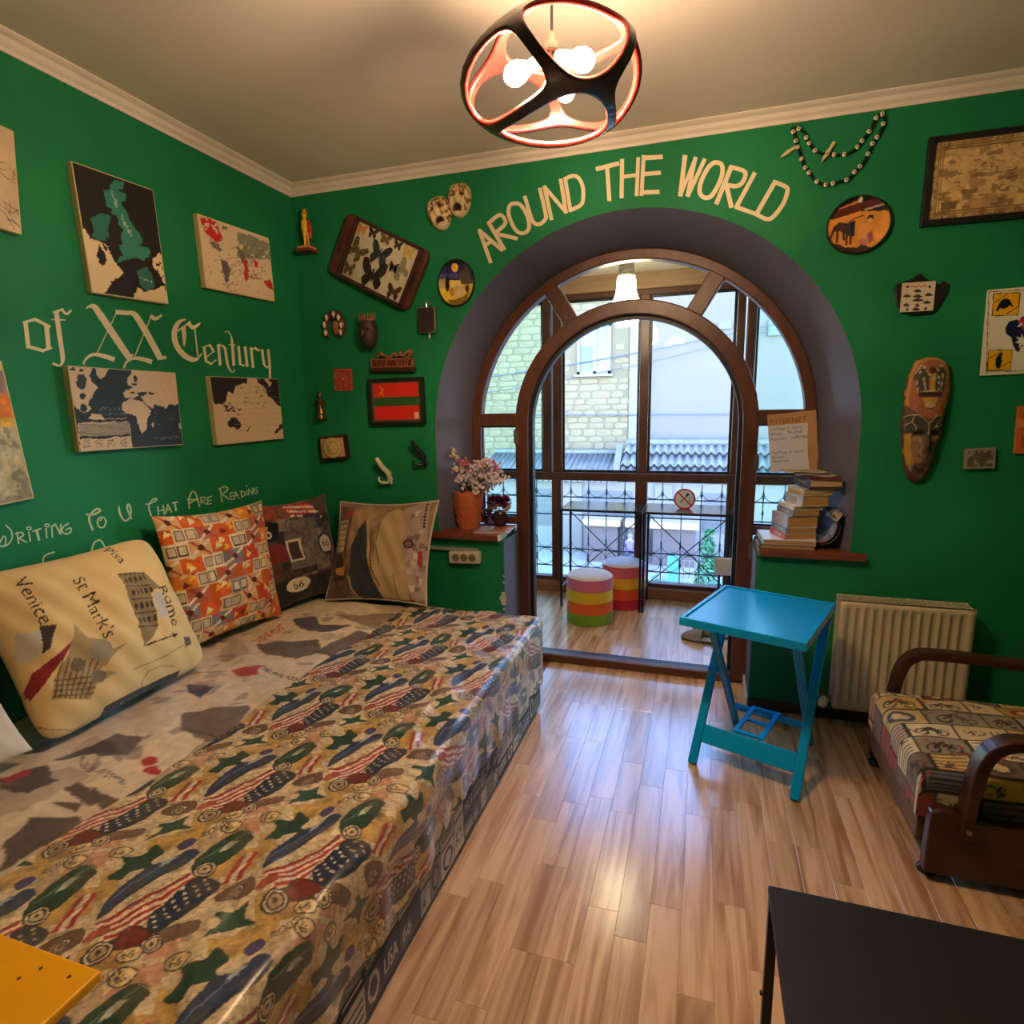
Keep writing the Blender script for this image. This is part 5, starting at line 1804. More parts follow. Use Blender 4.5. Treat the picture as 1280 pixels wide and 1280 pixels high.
# painted figurine on a bracket
def figurine():
    y = -0.045
    p = BW(384, 312, y); s = px_scale(384, 300, y)
    top = BW(382.5, 262, y)[2]
    T = thing('figurine', (p[0], 0, p[2]), 'yellow and red painted standing figurine near the left cornice', 'figurine')
    my, mr_, mo, mk = (mat(n, rgb(*c), rough=0.4, var=0.08, vscale=30) for n, c in (('yellow_glaze', (228, 182, 50)), ('red_glaze', (176, 52, 36)), ('orange_glaze', (216, 128, 60)), ('black_glaze', (30, 24, 26))))
    z0 = p[2]; H = top - z0
    MB().box((p[0] - 8 * s, -0.085, z0 - 3 * s), (p[0] + 8 * s, 0.0, z0)).build('bracket', mat('dark_red_bracket', rgb(120, 50, 44), rough=0.5), T, bevel=0.002)
    MB().box((p[0] - 7 * s, -0.08, z0), (p[0] + 7 * s, -0.01, z0 + 2.6 * s)).build('plinth', mo, T, bevel=0.002)
    for sx, m in ((-1, my), (1, mo)):
        MB().tube([(p[0] + sx * 2.2 * s, y, z0 + 2 * s), (p[0] + sx * 2.0 * s, y, z0 + 8 * s), (p[0] + sx * 1.6 * s, y, z0 + H * 0.42)], [1.5 * s, 1.3 * s, 2.0 * s], 10).build('leg', m, T, smooth=True)
    MB().tube([(p[0] - 1.2 * s, y, z0 + H * 0.36), (p[0] - 1.4 * s, y, z0 + H * 0.52), (p[0] - 1.2 * s, y, z0 + H * 0.70), (p[0] - 1 * s, y, z0 + H * 0.78)], [2.6 * s, 3.4 * s, 3.6 * s, 1.6 * s], 12).build('torso', my, T, smooth=True)
    MB().tube([(p[0] + 3.2 * s, y + 0.012, z0 + H * 0.30), (p[0] + 3.8 * s, y + 0.010, z0 + H * 0.55), (p[0] + 2.6 * s, y + 0.01, z0 + H * 0.74)], [1.6 * s, 2.8 * s, 1.4 * s], 10).build('cloak', mr_, T, smooth=True)
    MB().ball((p[0] - 0.8 * s, y, z0 + H * 0.86), (2.6 * s, 2.6 * s, 3.4 * s)).build('head', my, T, smooth=True)
    MB().lathe([(3.4 * s, 0), (2.6 * s, 1.6 * s), (1.8 * s, 4.0 * s), (0.4 * s, 5 * s)], (p[0] - 0.4 * s, y, z0 + H * 0.90), 14).build('hat', mo, T, smooth=True)
    MB().tube([(p[0] - 4.2 * s, y, z0 + H * 0.40), (p[0] - 4.4 * s, y - 0.005, z0 + H * 0.70)], 1.0 * s, 8).build('arm', mk, T, smooth=True)
figurine()

# horseshoe of teeth
def claw():
    y = -0.02; p = BW(418, 409, y); s = px_scale(418, 409, y)
    T = thing('tooth_ornament', (p[0], 0, p[2] - 15 * s), 'dark red horseshoe ornament set with white teeth', 'wall ornament')
    mr_ = mat('dark_red_lacquer', rgb(96, 34, 30), rough=0.35, var=0.15, vscale=30)
    arcp = [(p[0] + 11 * s * math.cos(a), -0.018, p[2] + 14 * s * math.sin(a)) for a in np.linspace(-0.9, math.pi + 0.9, 16)]
    MB().tube(arcp, [1.0 * s + 2.8 * s * math.sin(math.pi * k / 15) for k in range(16)], 10).build('horseshoe', mr_, T, smooth=True)
    mt = mat('ivory_tooth', rgb(232, 220, 196), rough=0.3, var=0.04)
    for a in (-0.5, 0.1, 0.75, 1.4, 2.3, 2.95, 3.6):
        b = MB()
        c = np.array((p[0] + 10.5 * s * math.cos(a), -0.036, p[2] + 13 * s * math.sin(a)))
        b.tube([c + np.array((0, 0, 3.4 * s)), c + np.array((0.2 * s, 0, 1.4 * s)), c, c - np.array((0, 0, 3.4 * s))], [0.6 * s, 1.8 * s, 2.0 * s, 0.4 * s], 8)
        b.build('tooth', mt, T, smooth=True)
    MB().ball((p[0] + 1 * s, -0.012, p[2]), (5 * s, 0.012, 8 * s)).build('leather_patch', mat('tan_leather', rgb(150, 104, 70), rough=0.7, var=0.15, vscale=40), T, smooth=True)
    MB().ball((p[0] + 1.5 * s, -0.02, p[2] + 12 * s), (4 * s, 0.016, 5 * s)).build('crest', mr_, T, smooth=True)
claw()

# dark carved head with a copper crown
def bust():
    y = -0.05; p = BW(461, 434, y); s = px_scale(461, 415, y)
    T = thing('wooden_bust', (p[0], 0, p[2]), 'dark carved wooden head with a copper spiked crown', 'figurine')
    md = mat('dark_carved_wood', rgb(62, 44, 44), rough=0.55, var=0.25, vscale=30, bump=0.4, bscale=60)
    b = MB().lathe([(5 * s, 0), (8.5 * s, 4 * s), (10 * s, 11 * s), (10.5 * s, 18 * s), (9.5 * s, 25 * s), (7 * s, 30 * s), (2 * s, 32 * s)], (p[0], y + 0.004, p[2]), 18)
    b.build('head', md, T, smooth=True)
    MB().ball((p[0] - 0.8 * s, y - 10 * s, p[2] + 14 * s), (2.2 * s, 2.6 * s, 4.5 * s)).build('nose', md, T, smooth=True)
    for sx in (-1, 1):
        MB().ball((p[0] + sx * 4.4 * s, y - 8.4 * s, p[2] + 18 * s), (2.6 * s, 1.6 * s, 1.5 * s)).build('brow', md, T, smooth=True)
    MB().ball((p[0], y - 8 * s, p[2] + 7 * s), (4 * s, 2 * s, 1.6 * s)).build('lip', md, T, smooth=True)
    mc = mat('copper_crown', rgb(170, 104, 78), rough=0.4, metal=0.4, var=0.1)
    for k in range(9):
        a = math.pi * (0.02 + 0.96 * k / 8)
        c0 = np.array((p[0] + 8.6 * s * math.cos(a), y - 5 * s * math.sin(a), p[2] + 28 * s))
        MB().tube([c0, c0 + np.array((2.4 * s * math.cos(a), 0, 8 * s))], [1.6 * s, 0.4 * s], 6).build('crown_spike', mc, T)
    MB().tube([(p[0] + 9 * s * math.cos(a), y - 5.6 * s * math.sin(a), p[2] + 28.5 * s) for a in np.linspace(0, math.pi, 12)], 1.3 * s, 8).build('crown_band', mc, T, smooth=True)
    MB().cyl((p[0] + 3 * s, y + 0.02, p[2] - 4 * s), (p[0] + 3 * s, y + 0.02, p[2] + 2 * s), 1.2 * s, 8).build('peg', md, T)
    MB().cyl((p[0], 0.0, p[2] + 18 * s), (p[0], y, p[2] + 18 * s), 2 * s, 8).build('wall_pin', M_metal, T)
bust()

# hip flask
def flask():
    d = -0.035
    q = [(520.5, 385), (542, 383), (545, 415), (523, 416)]
    c, ux, uy, n, W, H = fit_rect(q, BW, d)
    T = thing('hip_flask', tuple(c + n * d - uy * (H / 2 + 0.02)), 'dark leather hip flask with chrome edge hanging beside the plate', 'flask')
    k = 0.012
    out = []
    for sx, sy, a0 in ((1, 1, 0), (-1, 1, 90), (-1, -1, 180), (1, -1, 270)):
        for a in (0, 45, 90):
            t = math.radians(a0 + a)
            out.append((sx * (W / 2 - k) + k * math.cos(t), sy * (H / 2 - k) + k * math.sin(t)))
    mch = mat('chrome', rgb(210, 206, 198), rough=0.15, metal=1.0)
    MB().prism([(x * 1.03, y * 1.03) for x, y in out], c - n * 0.035, ux, uy, n, 0.031).build('steel_body', mch, T, bevel=0.005)
    MB().prism([(x * 0.95, y * 0.98) for x, y in out], c - n * 0.006, ux, uy, n, 0.006).build('leather_front', mat('dark_leather', rgb(50, 36, 42), rough=0.5, var=0.12, vscale=40, bump=0.2, bscale=120), T, bevel=0.003)
    MB().lathe([(0.008, 0), (0.008, 0.016), (0.010, 0.017), (0.010, 0.030), (0.007, 0.033)], c + uy * H / 2 - n * 0.016 - ux * 0.002, 14, uy).build('cap', mch, T, smooth=True)
    MB().tube([c + uy * (H / 2 + 0.01) - n * 0.016 + ux * 0.01, c + uy * (H / 2 + 0.022) - n * 0.016 + ux * 0.03, c + uy * (H / 2 + 0.004) - n * 0.016 + ux * 0.036], 0.003, 6).build('cap_arm', mch, T, smooth=True)
    MB().cyl(c - uy * (H / 2 - 0.004) - n * 0.030, c - uy * (H / 2 + 0.026) - n * 0.030, 0.008, 10).build('wall_bracket', M_metal, T)
flask()

# copper coloured souvenir with raised letters
def souvenir():
    y = -0.03
    T = thing('relief_souvenir', tuple(BW(490, 465, 0)), 'copper coloured souvenir board with raised letters and scrollwork', 'wall ornament')
    mc = mat('copper_red', rgb(158, 90, 66), rough=0.5, var=0.15, vscale=40)
    c, ux, uy, n, W, H = fit_rect([(464, 449), (516, 448.5), (516.5, 458), (464.5, 459.5)], BW, y)
    MB().obox(c - n * 0.01, ux * W / 2, uy * H / 2, n * 0.008).build('plate', mat('dark_copper', rgb(92, 48, 40), rough=0.5), T, bevel=0.001)
    c2, _, _, _, W2, H2 = fit_rect([(463, 459.5), (517, 458), (517.5, 464), (463.5, 465)], BW, y)
    MB().obox(c2 - n * 0.014, ux * W2 / 2, uy * H2 / 2, n * 0.016).build('ledge', mat('dark_ledge', rgb(56, 30, 28), rough=0.5), T, bevel=0.002)
    b = MB()
    rq = random.Random(5)
    nn = 15
    for k in range(nn):
        x = -W * 0.46 + W * 0.92 * (k + 0.5) / nn
        for j in range(2):
            dx = rq.uniform(-0.3, 0.3) * W / nn
            b.bar(c + ux * (x + dx) - uy * H * 0.34 + n * 0.0015, c + ux * (x - dx) + uy * H * 0.34 + n * 0.0015, 0.0045, 0.006, side=tuple(ux))
    b.build('raised_lettering', mc, T)
    for du, hv in ((-0.5, H / 2), (0.5, H / 2)):
        MB().obox(c + ux * W * du * 0.98 + n * 0.001, ux * 0.004, uy * hv, n * 0.004).build('border', mc, T)
    for dv in (-0.5, 0.5):
        MB().obox(c + uy * H * dv * 0.95 + n * 0.001, ux * W / 2, uy * 0.003, n * 0.004).build('border', mc, T)
    sw = [(472, 447), (474, 441), (480, 444), (486, 447), (490, 445), (493, 441), (496, 445), (500, 443), (504, 445), (508, 441), (512, 438), (515, 441), (511, 445), (507, 448)]
    MB().tube([BW(a, b_, y + 0.004) for a, b_ in smoothpath(sw, 4)], 0.006, 8).build('scrollwork', mc, T, smooth=True)
    for a, b_ in ((493, 443), (500, 441), (511, 440), (476, 443)):
        pp = BW(a, b_, y + 0.002)
        MB().ball(pp, (0.012, 0.006, 0.010), 10, 6).build('leaf', mc, T, smooth=True)
    for a, b_ in ((471, 465.5), (513, 463)):
        pp = BW(a, b_, -0.004)
        MB().ball(pp, (0.006, 0.005, 0.006), 8, 6).build('screw', M_metal, T, smooth=True)
souvenir()

# red square magnet
cv = Cv(40, 46, (176, 52, 44))
cv.line([(0.03, 0.03), (0.97, 0.03), (0.97, 0.97), (0.03, 0.97), (0.03, 0.03)], 3, (190, 84, 62))
for x, y in ((0.25, 0.70), (0.75, 0.72), (0.28, 0.25), (0.75, 0.35)):
    cv.ell((x, y), 0.15, 0.13, (150, 110, 90)); cv.ell((x, y), 0.10, 0.09, (160, 56, 48))
cv.ell((0.5, 0.55), 0.08, 0.08, (214, 120, 110)); cv.noise(14, 0.2)
hung('red_tile', 'small red square tile with four ring motifs', 'tile', [(416, 461), (439, 461), (441, 488), (419, 488.5)], BW, 0.008, cv, mat('red_tile_edge', rgb(150, 50, 40), rough=0.5))

# bronze figurine
def bronze():
    y = -0.022; p = BW(401.5, 523, y); s = px_scale(401, 510, y)
    T = thing('bronze_figurine', (p[0], 0, p[2]), 'little gold bronze deity figurine above the gold plate', 'figurine')
    mb = mat('aged_bronze', rgb(150, 116, 64), rough=0.35, metal=0.7, col2=rgb(60, 42, 30), vscale=60)
    MB().tube([(p[0], y, p[2]), (p[0], y, p[2] + 3 * s), (p[0], y, p[2] + 9 * s), (p[0], y, p[2] + 13 * s), (p[0], y, p[2] + 18 * s), (p[0], y, p[2] + 21 * s)], [5 * s, 4.6 * s, 4.2 * s, 2.8 * s, 4.2 * s, 1.8 * s], 12).build('body', mb, T, smooth=True)
    MB().ball((p[0], y, p[2] + 24 * s), (2.4 * s, 2.4 * s, 3.0 * s)).build('head', mb, T, smooth=True)
    MB().lathe([(2 * s, 0), (1.2 * s, 2.4 * s), (0.2 * s, 3.6 * s)], (p[0], y, p[2] + 26 * s), 10).build('headdress', mb, T, smooth=True)
    for sx in (-1, 1):
        MB().tube([(p[0] + sx * 3.6 * s, y, p[2] + 19 * s), (p[0] + sx * 5.4 * s, y, p[2] + 15 * s), (p[0] + sx * 4.6 * s, y - 2 * s, p[2] + 19.5 * s)], 1.2 * s, 8).build('arm', mb, T, smooth=True)
    MB().box((p[0] - 5 * s, -0.04, p[2] - 1.5 * s), (p[0] + 5 * s, 0, p[2] + 0.5 * s)).build('base', mb, T, bevel=0.001)
bronze()

# framed red and green flag
cv = Cv(90, 66, (214, 42, 38))
cv.poly([(0, 0.38), (1, 0.38), (1, 0.62), (0, 0.62)], (44, 90, 40))
GO = (226, 142, 40)
cv.ell((0.175, 0.775), 0.055, 0.075, GO); cv.ell((0.165, 0.79), 0.042, 0.058, (214, 42, 38))
cv.poly([(0.10, 0.85), (0.17, 0.88), (0.17, 0.78), (0.10, 0.78)], (214, 42, 38))
cv.line([(0.13, 0.68), (0.215, 0.84)], 2.0, GO); cv.line([(0.185, 0.855), (0.24, 0.82)], 2.8, GO); cv.line([(0.20, 0.70), (0.235, 0.665)], 2.0, GO)
cv.ell((0.17, 0.905), 0.02, 0.025, GO)
cv.poly([(0.885, 0.03), (0.975, 0.03), (0.975, 0.19), (0.885, 0.19)], (236, 170, 160))
cv.noise(3, 0.05)
c, ux, uy, n, W, H = fit_rect([(459.5, 474), (528, 471), (531.5, 530), (463.5, 531.5)], BW, -0.02)
T = thing('framed_flag', tuple(c - n * 0.02 - uy * H / 2), 'black framed red flag with green stripe and gold hammer emblem', 'framed flag')
MB().obox(c - n * 0.011, ux * W / 2, uy * H / 2, n * 0.009).build('backboard', M_blackwood, T)
for du, dv, hu, hv in ((0, H / 2 - .008, W / 2, .008), (0, -H / 2 + .008, W / 2, .008), (-W / 2 + .008, 0, .008, H / 2 - .016), (W / 2 - .008, 0, .008, H / 2 - .016)):
    MB().obox(c + ux * du + uy * dv + n * 0.001, ux * hu, uy * hv, n * 0.008).build('frame_strip', M_blackwood, T, bevel=0.002)
MB().obox(c - n * 0.002, ux * (W / 2 - .014), uy * (H / 2 - .014), n * 0.0012).build('mount', mat('olive_mount', rgb(70, 74, 54), rough=0.7), T)
flat_print('print', c - ux * (W / 2 - .03) - uy * (H / 2 - .026) + n * 0.0005, ux, uy, W - .06, H - .052, cv, M_gloss, T)
pp = BW(495, 470, -0.006)
MB().tube([pp + np.array((-0.008, 0, -0.006)), pp + np.array((0, 0, 0.008)), pp + np.array((0.008, 0, -0.006))], 0.002, 6).build('hanger', M_metal, T)

# boxed gold medal plate
def medal():
    d = -0.034
    q = [(398, 546), (430, 543.5), (434.5, 573), (402, 576)]
    c, ux, uy, n, W, H = fit_rect(q, BW, d)
    T = thing('medal_box', (c[0], 0, c[2] - H / 2), 'dark red box frame showing a round gold medal plate', 'display box')
    md = mat('dark_red_box', rgb(62, 18, 20), rough=0.35, var=0.1)
    MB().obox(c + NB * (-0.0175), ux * W / 2, uy * H / 2, np.array((0, 0.0165, 0))).build('box', md, T, bevel=0.003)
    mg = mat('brushed_gold', rgb(236, 200, 136), rough=0.4, metal=0.25, var=0.05)
    MB().obox(c + n * 0.001, ux * W * 0.43, uy * H * 0.40, n * 0.002).build('gold_sheet', mat('rose_gold_sheet', rgb(214, 166, 134), rough=0.4, metal=0.2), T)
    R = H * 0.44
    MB().lathe([(R, 0), (R, 0.003), (R * 0.95, 0.005), (R * 0.64, 0.005), (R * 0.62, 0.003), (R * 0.58, 0.005), (R * 0.1, 0.006)], c + n * 0.003, 40, n).build('medal', mg, T, smooth=True)
    mk = mat('engraved_line', rgb(70, 44, 24), rough=0.6)
    for rr in (0.99, 0.62):
        MB().tube([c + n * 0.008 + R * rr * (math.cos(a) * ux + math.sin(a) * uy) for a in np.linspace(0, 2 * math.pi, 40)[:-1]], 0.0013, 5, closed=True).build('engraved_ring', mk, T)
    for a0 in (2.6, 0.3, -0.6, 1.4, 3.5):
        MB().tube([c + n * 0.009 + R * 0.42 * (math.cos(a) * ux + math.sin(a) * uy) for a in np.linspace(a0, a0 + 0.5, 5)], 0.0014, 5).build('engraving', mk, T)
medal()

# coat hooks
def hook(px, py, m, label, s0):
    # px, py = top of the hook, three arms
    y = -0.03; s = px_scale(px, py, y) * s0
    p = BW(px, py, y)
    T = thing('coat_hook', (p[0] + 8 * s, 0, p[2] - 30 * s), label, 'hook', 'coat hooks on the green wall')
    a = lambda x, z, yy=0: (p[0] + x * s, -0.012 + yy, p[2] - z * s)
    MB().tube(smoothpath([a(-1, 1, -0.045), a(0.5, 5, -0.04), a(3.5, 12, -0.024), a(8, 18, -0.008), a(8.5, 24, 0.0), a(8.2, 29, 0.0)], 5), [2.0 * s + 1.0 * s * math.sin(k / 25 * math.pi) for k in range(26)], 10).build('upper_arm', m, T, smooth=True)
    MB().box((p[0] + 6 * s, -0.010, p[2] - 31 * s), (p[0] + 10.4 * s, 0, p[2] - 17 * s)).build('back_plate', m, T, bevel=0.003)
    for sx in (-1, 1):
        e = -1.5 if sx < 0 else 14
        MB().tube(smoothpath([a(8.2, 28.5), a(8.2 + sx * 3, 29.5, -0.012), a((8.2 + e) / 2 + sx * 2, 29, -0.022), a(e, 26.5, -0.026), a(e - sx * 0.2, 22.5, -0.022)], 5), [1.7 * s] * 11 + [1.3 * s] * 10, 8).build('lower_arm', m, T, smooth=True)
    for z in (19.5, 28):
        MB().ball((p[0] + 8.2 * s, -0.0145, p[2] - z * s), (0.9 * s, 0.003, 0.9 * s), 8, 6).build('screw', M_metal, T, smooth=True)
hook(474.5, 570.5, mat('cream_enamel_hook', rgb(206, 200, 170), rough=0.35, var=0.05), 'cream coloured coat hook left of the dark one', 1.0)
hook(518.5, 548.5, mat('black_enamel_hook', rgb(26, 34, 32), rough=0.35, var=0.1), 'black coat hook right of the cream one', 1.0)

# strings of black and white beads
def beads():
    P1 = [(993, 168), (991, 160), (1004, 164), (1010, 177), (1022, 190), (1040, 193), (1055, 193), (1068, 187), (1080, 173), (1089, 160), (1095, 148), (1102, 142), (1105, 150), (1100, 166), (1092, 177), (1086, 190), (1080, 202), (1070, 213), (1060, 224), (1050, 227), (1030, 231), (1018, 224), (1010, 214), (1004, 205), (1000, 192), (996, 180), (993, 168)]
    pts = [BW(a, b_, -0.016) for a, b_ in smoothpath(P1, 14)]
    T = thing('bead_string', tuple(BW(1045, 231, 0)), 'long string of black and white beads draped in two loops', 'necklace')
    s = px_scale(1040, 190, 0)
    MB().tube(pts[::4], 0.002, 5).build('cord', mat('black_cord', rgb(24, 22, 22), rough=0.8), T)
    mw = mat('white_bead', rgb(226, 214, 196), rough=0.25, var=0.06, vscale=200)
    mk = mat('black_bead', rgb(22, 20, 22), rough=0.2)
    w0 = MB().ball((0, 0, 0), (3.0 * s, 2.2 * s, 3.0 * s), 12, 8).build('bead', mw, T, smooth=True, local=True)
    k0 = MB().ball((0, 0, 0), (2.2 * s, 2.0 * s, 2.2 * s), 10, 8).build('bead', mk, T, smooth=True, local=True)
    h0 = MB().ball((0, 0, 0), (1.2 * s, 0.5 * s, 1.2 * s), 8, 6).build('bead_eye', mat('bead_eye', rgb(120, 84, 52), rough=0.4), T, smooth=True, local=True)
    L = [0]
    for i in range(1, len(pts)): L.append(L[-1] + np.linalg.norm(pts[i] - pts[i - 1]))
    base = np.array(T.location)
    d, i, first = 0.0, 0, {0: True, 1: True}
    pat = [1, 0, 1, 1, 0, 1, 1, 1, 0]
    fe = True
    while d < L[-1]:
        p = np.array([np.interp(d, L, [q[c] for q in pts]) for c in range(3)])
        kd = pat[i % len(pat)]
        srcb = k0 if kd else w0
        if first[kd]:
            srcb.location = p - base; first[kd] = False
        else:
            shared('bead', srcb, T, p - base)
        if not kd:
            q = p - base + np.array((0, -2.0 * s, 0))
            if fe: h0.location = q; fe = False
            else: shared('bead_eye', h0, T, q)
        d += (4.1 if kd else 4.6) * s
        i += 1
    ml = mat('dried_leaf', rgb(206, 190, 140), rough=0.7, var=0.15, vscale=60)
    for a, b_ in (((975, 197), (994, 184)), ((1026, 204), (1043, 178))):
        p0, p1 = BW(*a, -0.014), BW(*b_, -0.014)
        MB().tube([p0 + (p1 - p0) * t for t in (0, .25, .5, .75, 1)], [0.3 * s, 2.2 * s, 3.4 * s, 2.4 * s, 2.8 * s], 6).build('tassel', ml, T, smooth=True)
    for a, b_ in ((998, 158), (1103, 141)):
        pp = BW(a, b_, 0)
        MB().cyl((pp[0], 0.0, pp[2]), (pp[0], -0.024, pp[2]), 0.0025, 8).build('nail', M_metal, T)
beads()
def PX(P):
    c = RC @ (np.array(P, float) - CAM)
    return (640 + FPX * c[0] / c[2], 640 + FPX * c[1] / c[2])

# ------------------------------------------------------------------ pendant lamp
def pendant():
    C0 = np.array((1.791, -1.40, 2.208))
    a, bz = 0.222, 0.116
    T = thing('pendant_lamp', (C0[0], C0[1], HC), 'dark and coral openwork pendant lamp with bare bulbs', 'lamp')
    w = CAM - C0
    w /= np.linalg.norm(w)
    u = np.cross((0, 0, 1.0), w); u /= np.linalg.norm(u)
    v = np.cross(w, u)
    seeds = [(.30, .26, .92), (-.52, -.18, .84), (.12, -.82, .52), (.93, -.20, .30), (-.86, .50, .10), (.05, .84, -.54),
             (.55, .05, -.84), (-.50, -.12, -.86), (-.10, -.80, -.55)]
    S = []
    for q in seeds:
        d = u * q[0] + v * q[1] + w * q[2]
        S.append(d / np.linalg.norm(d))
    bm = bmesh.new()
    for s in S: bm.verts.new(s)
    bm.verts.ensure_lookup_table()
    for i, x in enumerate(bm.verts): x.index = i
    bmesh.ops.convex_hull(bm, input=bm.verts)
    bmesh.ops.triangulate(bm, faces=bm.faces)
    bm.normal_update()
    tri = [([vv.index for vv in f.verts], np.array(f.normal)) for f in bm.faces]
    bm.free()
    nodes = []
    for idx, n in tri:
        if np.dot(n, S[idx[0]]) < 0: n = -n
        nodes.append(n)
    V, F = [], []
    E = np.array((a, a, bz))
    K, ROWS, wst, pw = 8, 5, 0.074, 3.6
    nodes = [n / np.linalg.norm(n) for n in nodes]
    for si, s in enumerate(S):
        fs = [k for k, (idx, n) in enumerate(tri) if si in idx]
        e1 = np.cross(s, (0.3, 0.5, 0.8)); e1 /= np.linalg.norm(e1)
        e2 = np.cross(s, e1)
        g = lambda d: np.array((np.dot(d, e1), np.dot(d, e2))) / np.dot(d, s)
        fs.sort(key=lambda k: math.atan2(*g(nodes[k])[::-1]))
        m = len(fs)
        G = [g(nodes[k]) for k in fs]
        lines = []
        for k in range(m):
            p, q = G[k], G[(k + 1) % m]
            nn = np.array((q[1] - p[1], p[0] - q[0])); nn /= np.linalg.norm(nn)
            d = np.dot(nn, p)
            if d < 0: nn, d = -nn, -d
            if d > 1e-3: lines.append((nn, d))
        ring = []
        for k in range(m):
            A_, B_ = nodes[fs[k]], nodes[fs[(k + 1) % m]]
            for j in range(K):
                q = A_ * (1 - j / K) + B_ * (j / K)
                ring.append(q / np.linalg.norm(q))
        base = len(V)
        for q in ring:
            gq = g(q); ro = np.linalg.norm(gq); u_ = gq / ro
            acc = 0.0
            for nn, d in lines:
                cq = np.dot(nn, u_)
                if cq > 0: acc += (cq / max(d - wst, 0.05)) ** pw
            rh = min(acc ** (-1 / pw), ro - 0.03)
            for t in range(ROWS):
                rr_ = ro + (rh - ro) * t / (ROWS - 1)
                d = s + (e1 * u_[0] + e2 * u_[1]) * rr_
                V.append(d / np.linalg.norm(d))
        nr_ = len(ring)
        for k in range(nr_):
            for t in range(ROWS - 1):
                a0, a1 = base + k * ROWS + t, base + ((k + 1) % nr_) * ROWS + t
                F.append((a0, a1, a1 + 1, a0 + 1))
    b = MB()
    b.add([C0 + p * E for p in V], F)
    o = b.build('shade', None, T, smooth=True)
    me = o.data
    me.materials.append(mat('lamp_dark_outside', rgb(70, 52, 54), rough=0.22, var=0.08, coat=0.3))
    coral = mat('lamp_coral_inside', rgb(84, 19, 14), rough=0.35, var=0.04)
    me.materials.append(coral)
    me.materials.append(mat('lamp_red_rim', rgb(150, 34, 30), rough=0.3, var=0.04))
    bmx = bmesh.new(); bmx.from_mesh(me); bmesh.ops.remove_doubles(bmx, verts=bmx.verts, dist=1e-5)
    bmesh.ops.recalc_face_normals(bmx, faces=bmx.faces)
    f0 = bmx.faces[:][0]
    loc = np.array(T.location)
    if np.dot(np.array(f0.normal), np.array(f0.calc_center_median()) + loc - C0) < 0:
        bmesh.ops.reverse_faces(bmx, faces=bmx.faces)
    bmx.to_mesh(me); bmx.free()
    me.polygons.foreach_set('use_smooth', [True] * len(me.polygons))
    so = o.modifiers.new('thick', 'SOLIDIFY'); so.thickness = 0.013; so.offset = -1
    so.material_offset = 1; so.material_offset_rim = 2
    # stem, hub and bulbs
    mch = mat('chrome', rgb(210, 206, 198), rough=0.15, metal=1.0)
    MB().cyl((C0[0], C0[1], C0[2] + 0.09), (C0[0], C0[1], HC), 0.0035, 8).build('wire', M_dark, T)
    MB().lathe([(0.05, 0), (0.048, 0.012), (0.02, 0.022), (0.004, 0.026)][::-1] if False else [(0.004, -0.030), (0.030, -0.024), (0.05, -0.008), (0.05, 0)], (C0[0], C0[1], HC), 24).build('ceiling_rose', M_white, T, smooth=True)
    hub = np.array((C0[0], C0[1], C0[2] + 0.055))
    MB().lathe([(0.004, 0.05), (0.012, 0.03), (0.022, 0.015), (0.026, 0.0), (0.018, -0.012), (0.006, -0.03), (0.004, -0.045)][::-1], hub, 18).build('hub', mch, T, smooth=True)
    mb = emis('lit_bulb', (1.0, 0.66, 0.38, 1), LAMP_STRENGTH)
    tgt = [BW(645, 92, -1.40 - 0.05), BW(728, 75, -1.40 - 0.03), BW(706, 112, -1.40 + 0.085)]
    for p in tgt:
        d = p - hub
        L = np.linalg.norm(d); d /= L
        MB().tube([hub, hub + d * (L - 0.07)], 0.005, 8).build('arm', mch, T, smooth=True)
        MB().lathe([(0.010, 0), (0.015, 0.006), (0.015, 0.034), (0.012, 0.038)], hub + d * (L - 0.078), 14, d).build('socket', M_white, T, smooth=True)
        MB().lathe([(0.011, 0), (0.016, 0.012), (0.023, 0.028), (0.025, 0.042), (0.021, 0.056), (0.012, 0.066), (0.003, 0.069)], hub + d * (L - 0.040), 18, d).build('bulb', mb, T, smooth=True)
pendant()

# bulb shaped pendant on the balcony
def balcony_lamp():
    x, y = 1.676, 0.95
    T = thing('bulb_pendant', (x, y, 2.40), 'large light bulb shaped pendant glowing on the balcony', 'lamp')
    MB().cyl((x, y, 2.33), (x, y, 2.40), 0.003, 8).build('wire', M_dark, T)
    prof = [(0.030, 2.335)]
    z = 2.335
    for k in range(5):
        prof += [(0.047, z - 0.008), (0.049, z - 0.013), (0.045, z - 0.018)]
        z -= 0.018
    prof += [(0.050, 2.243), (0.052, 2.240)]
    MB().lathe([(r, zz - 2.2) for r, zz in reversed(prof)], (x, y, 2.2), 24).build('screw_cap', mat('grey_cap', rgb(150, 142, 130), rough=0.4, metal=0.5, var=0.05), T, smooth=True)
    gl = [(0.004, 1.948), (0.04, 1.953), (0.075, 1.972), (0.096, 2.01), (0.101, 2.05), (0.092, 2.085), (0.074, 2.115), (0.062, 2.15), (0.058, 2.19), (0.056, 2.225), (0.052, 2.242)]
    MB().lathe([(r, zz - 2.2) for r, zz in gl], (x, y, 2.2), 32).build('glass_bulb', emis('glowing_opal', (1.0, 0.84, 0.52, 1), 28.0), T, smooth=True)
balcony_lamp()

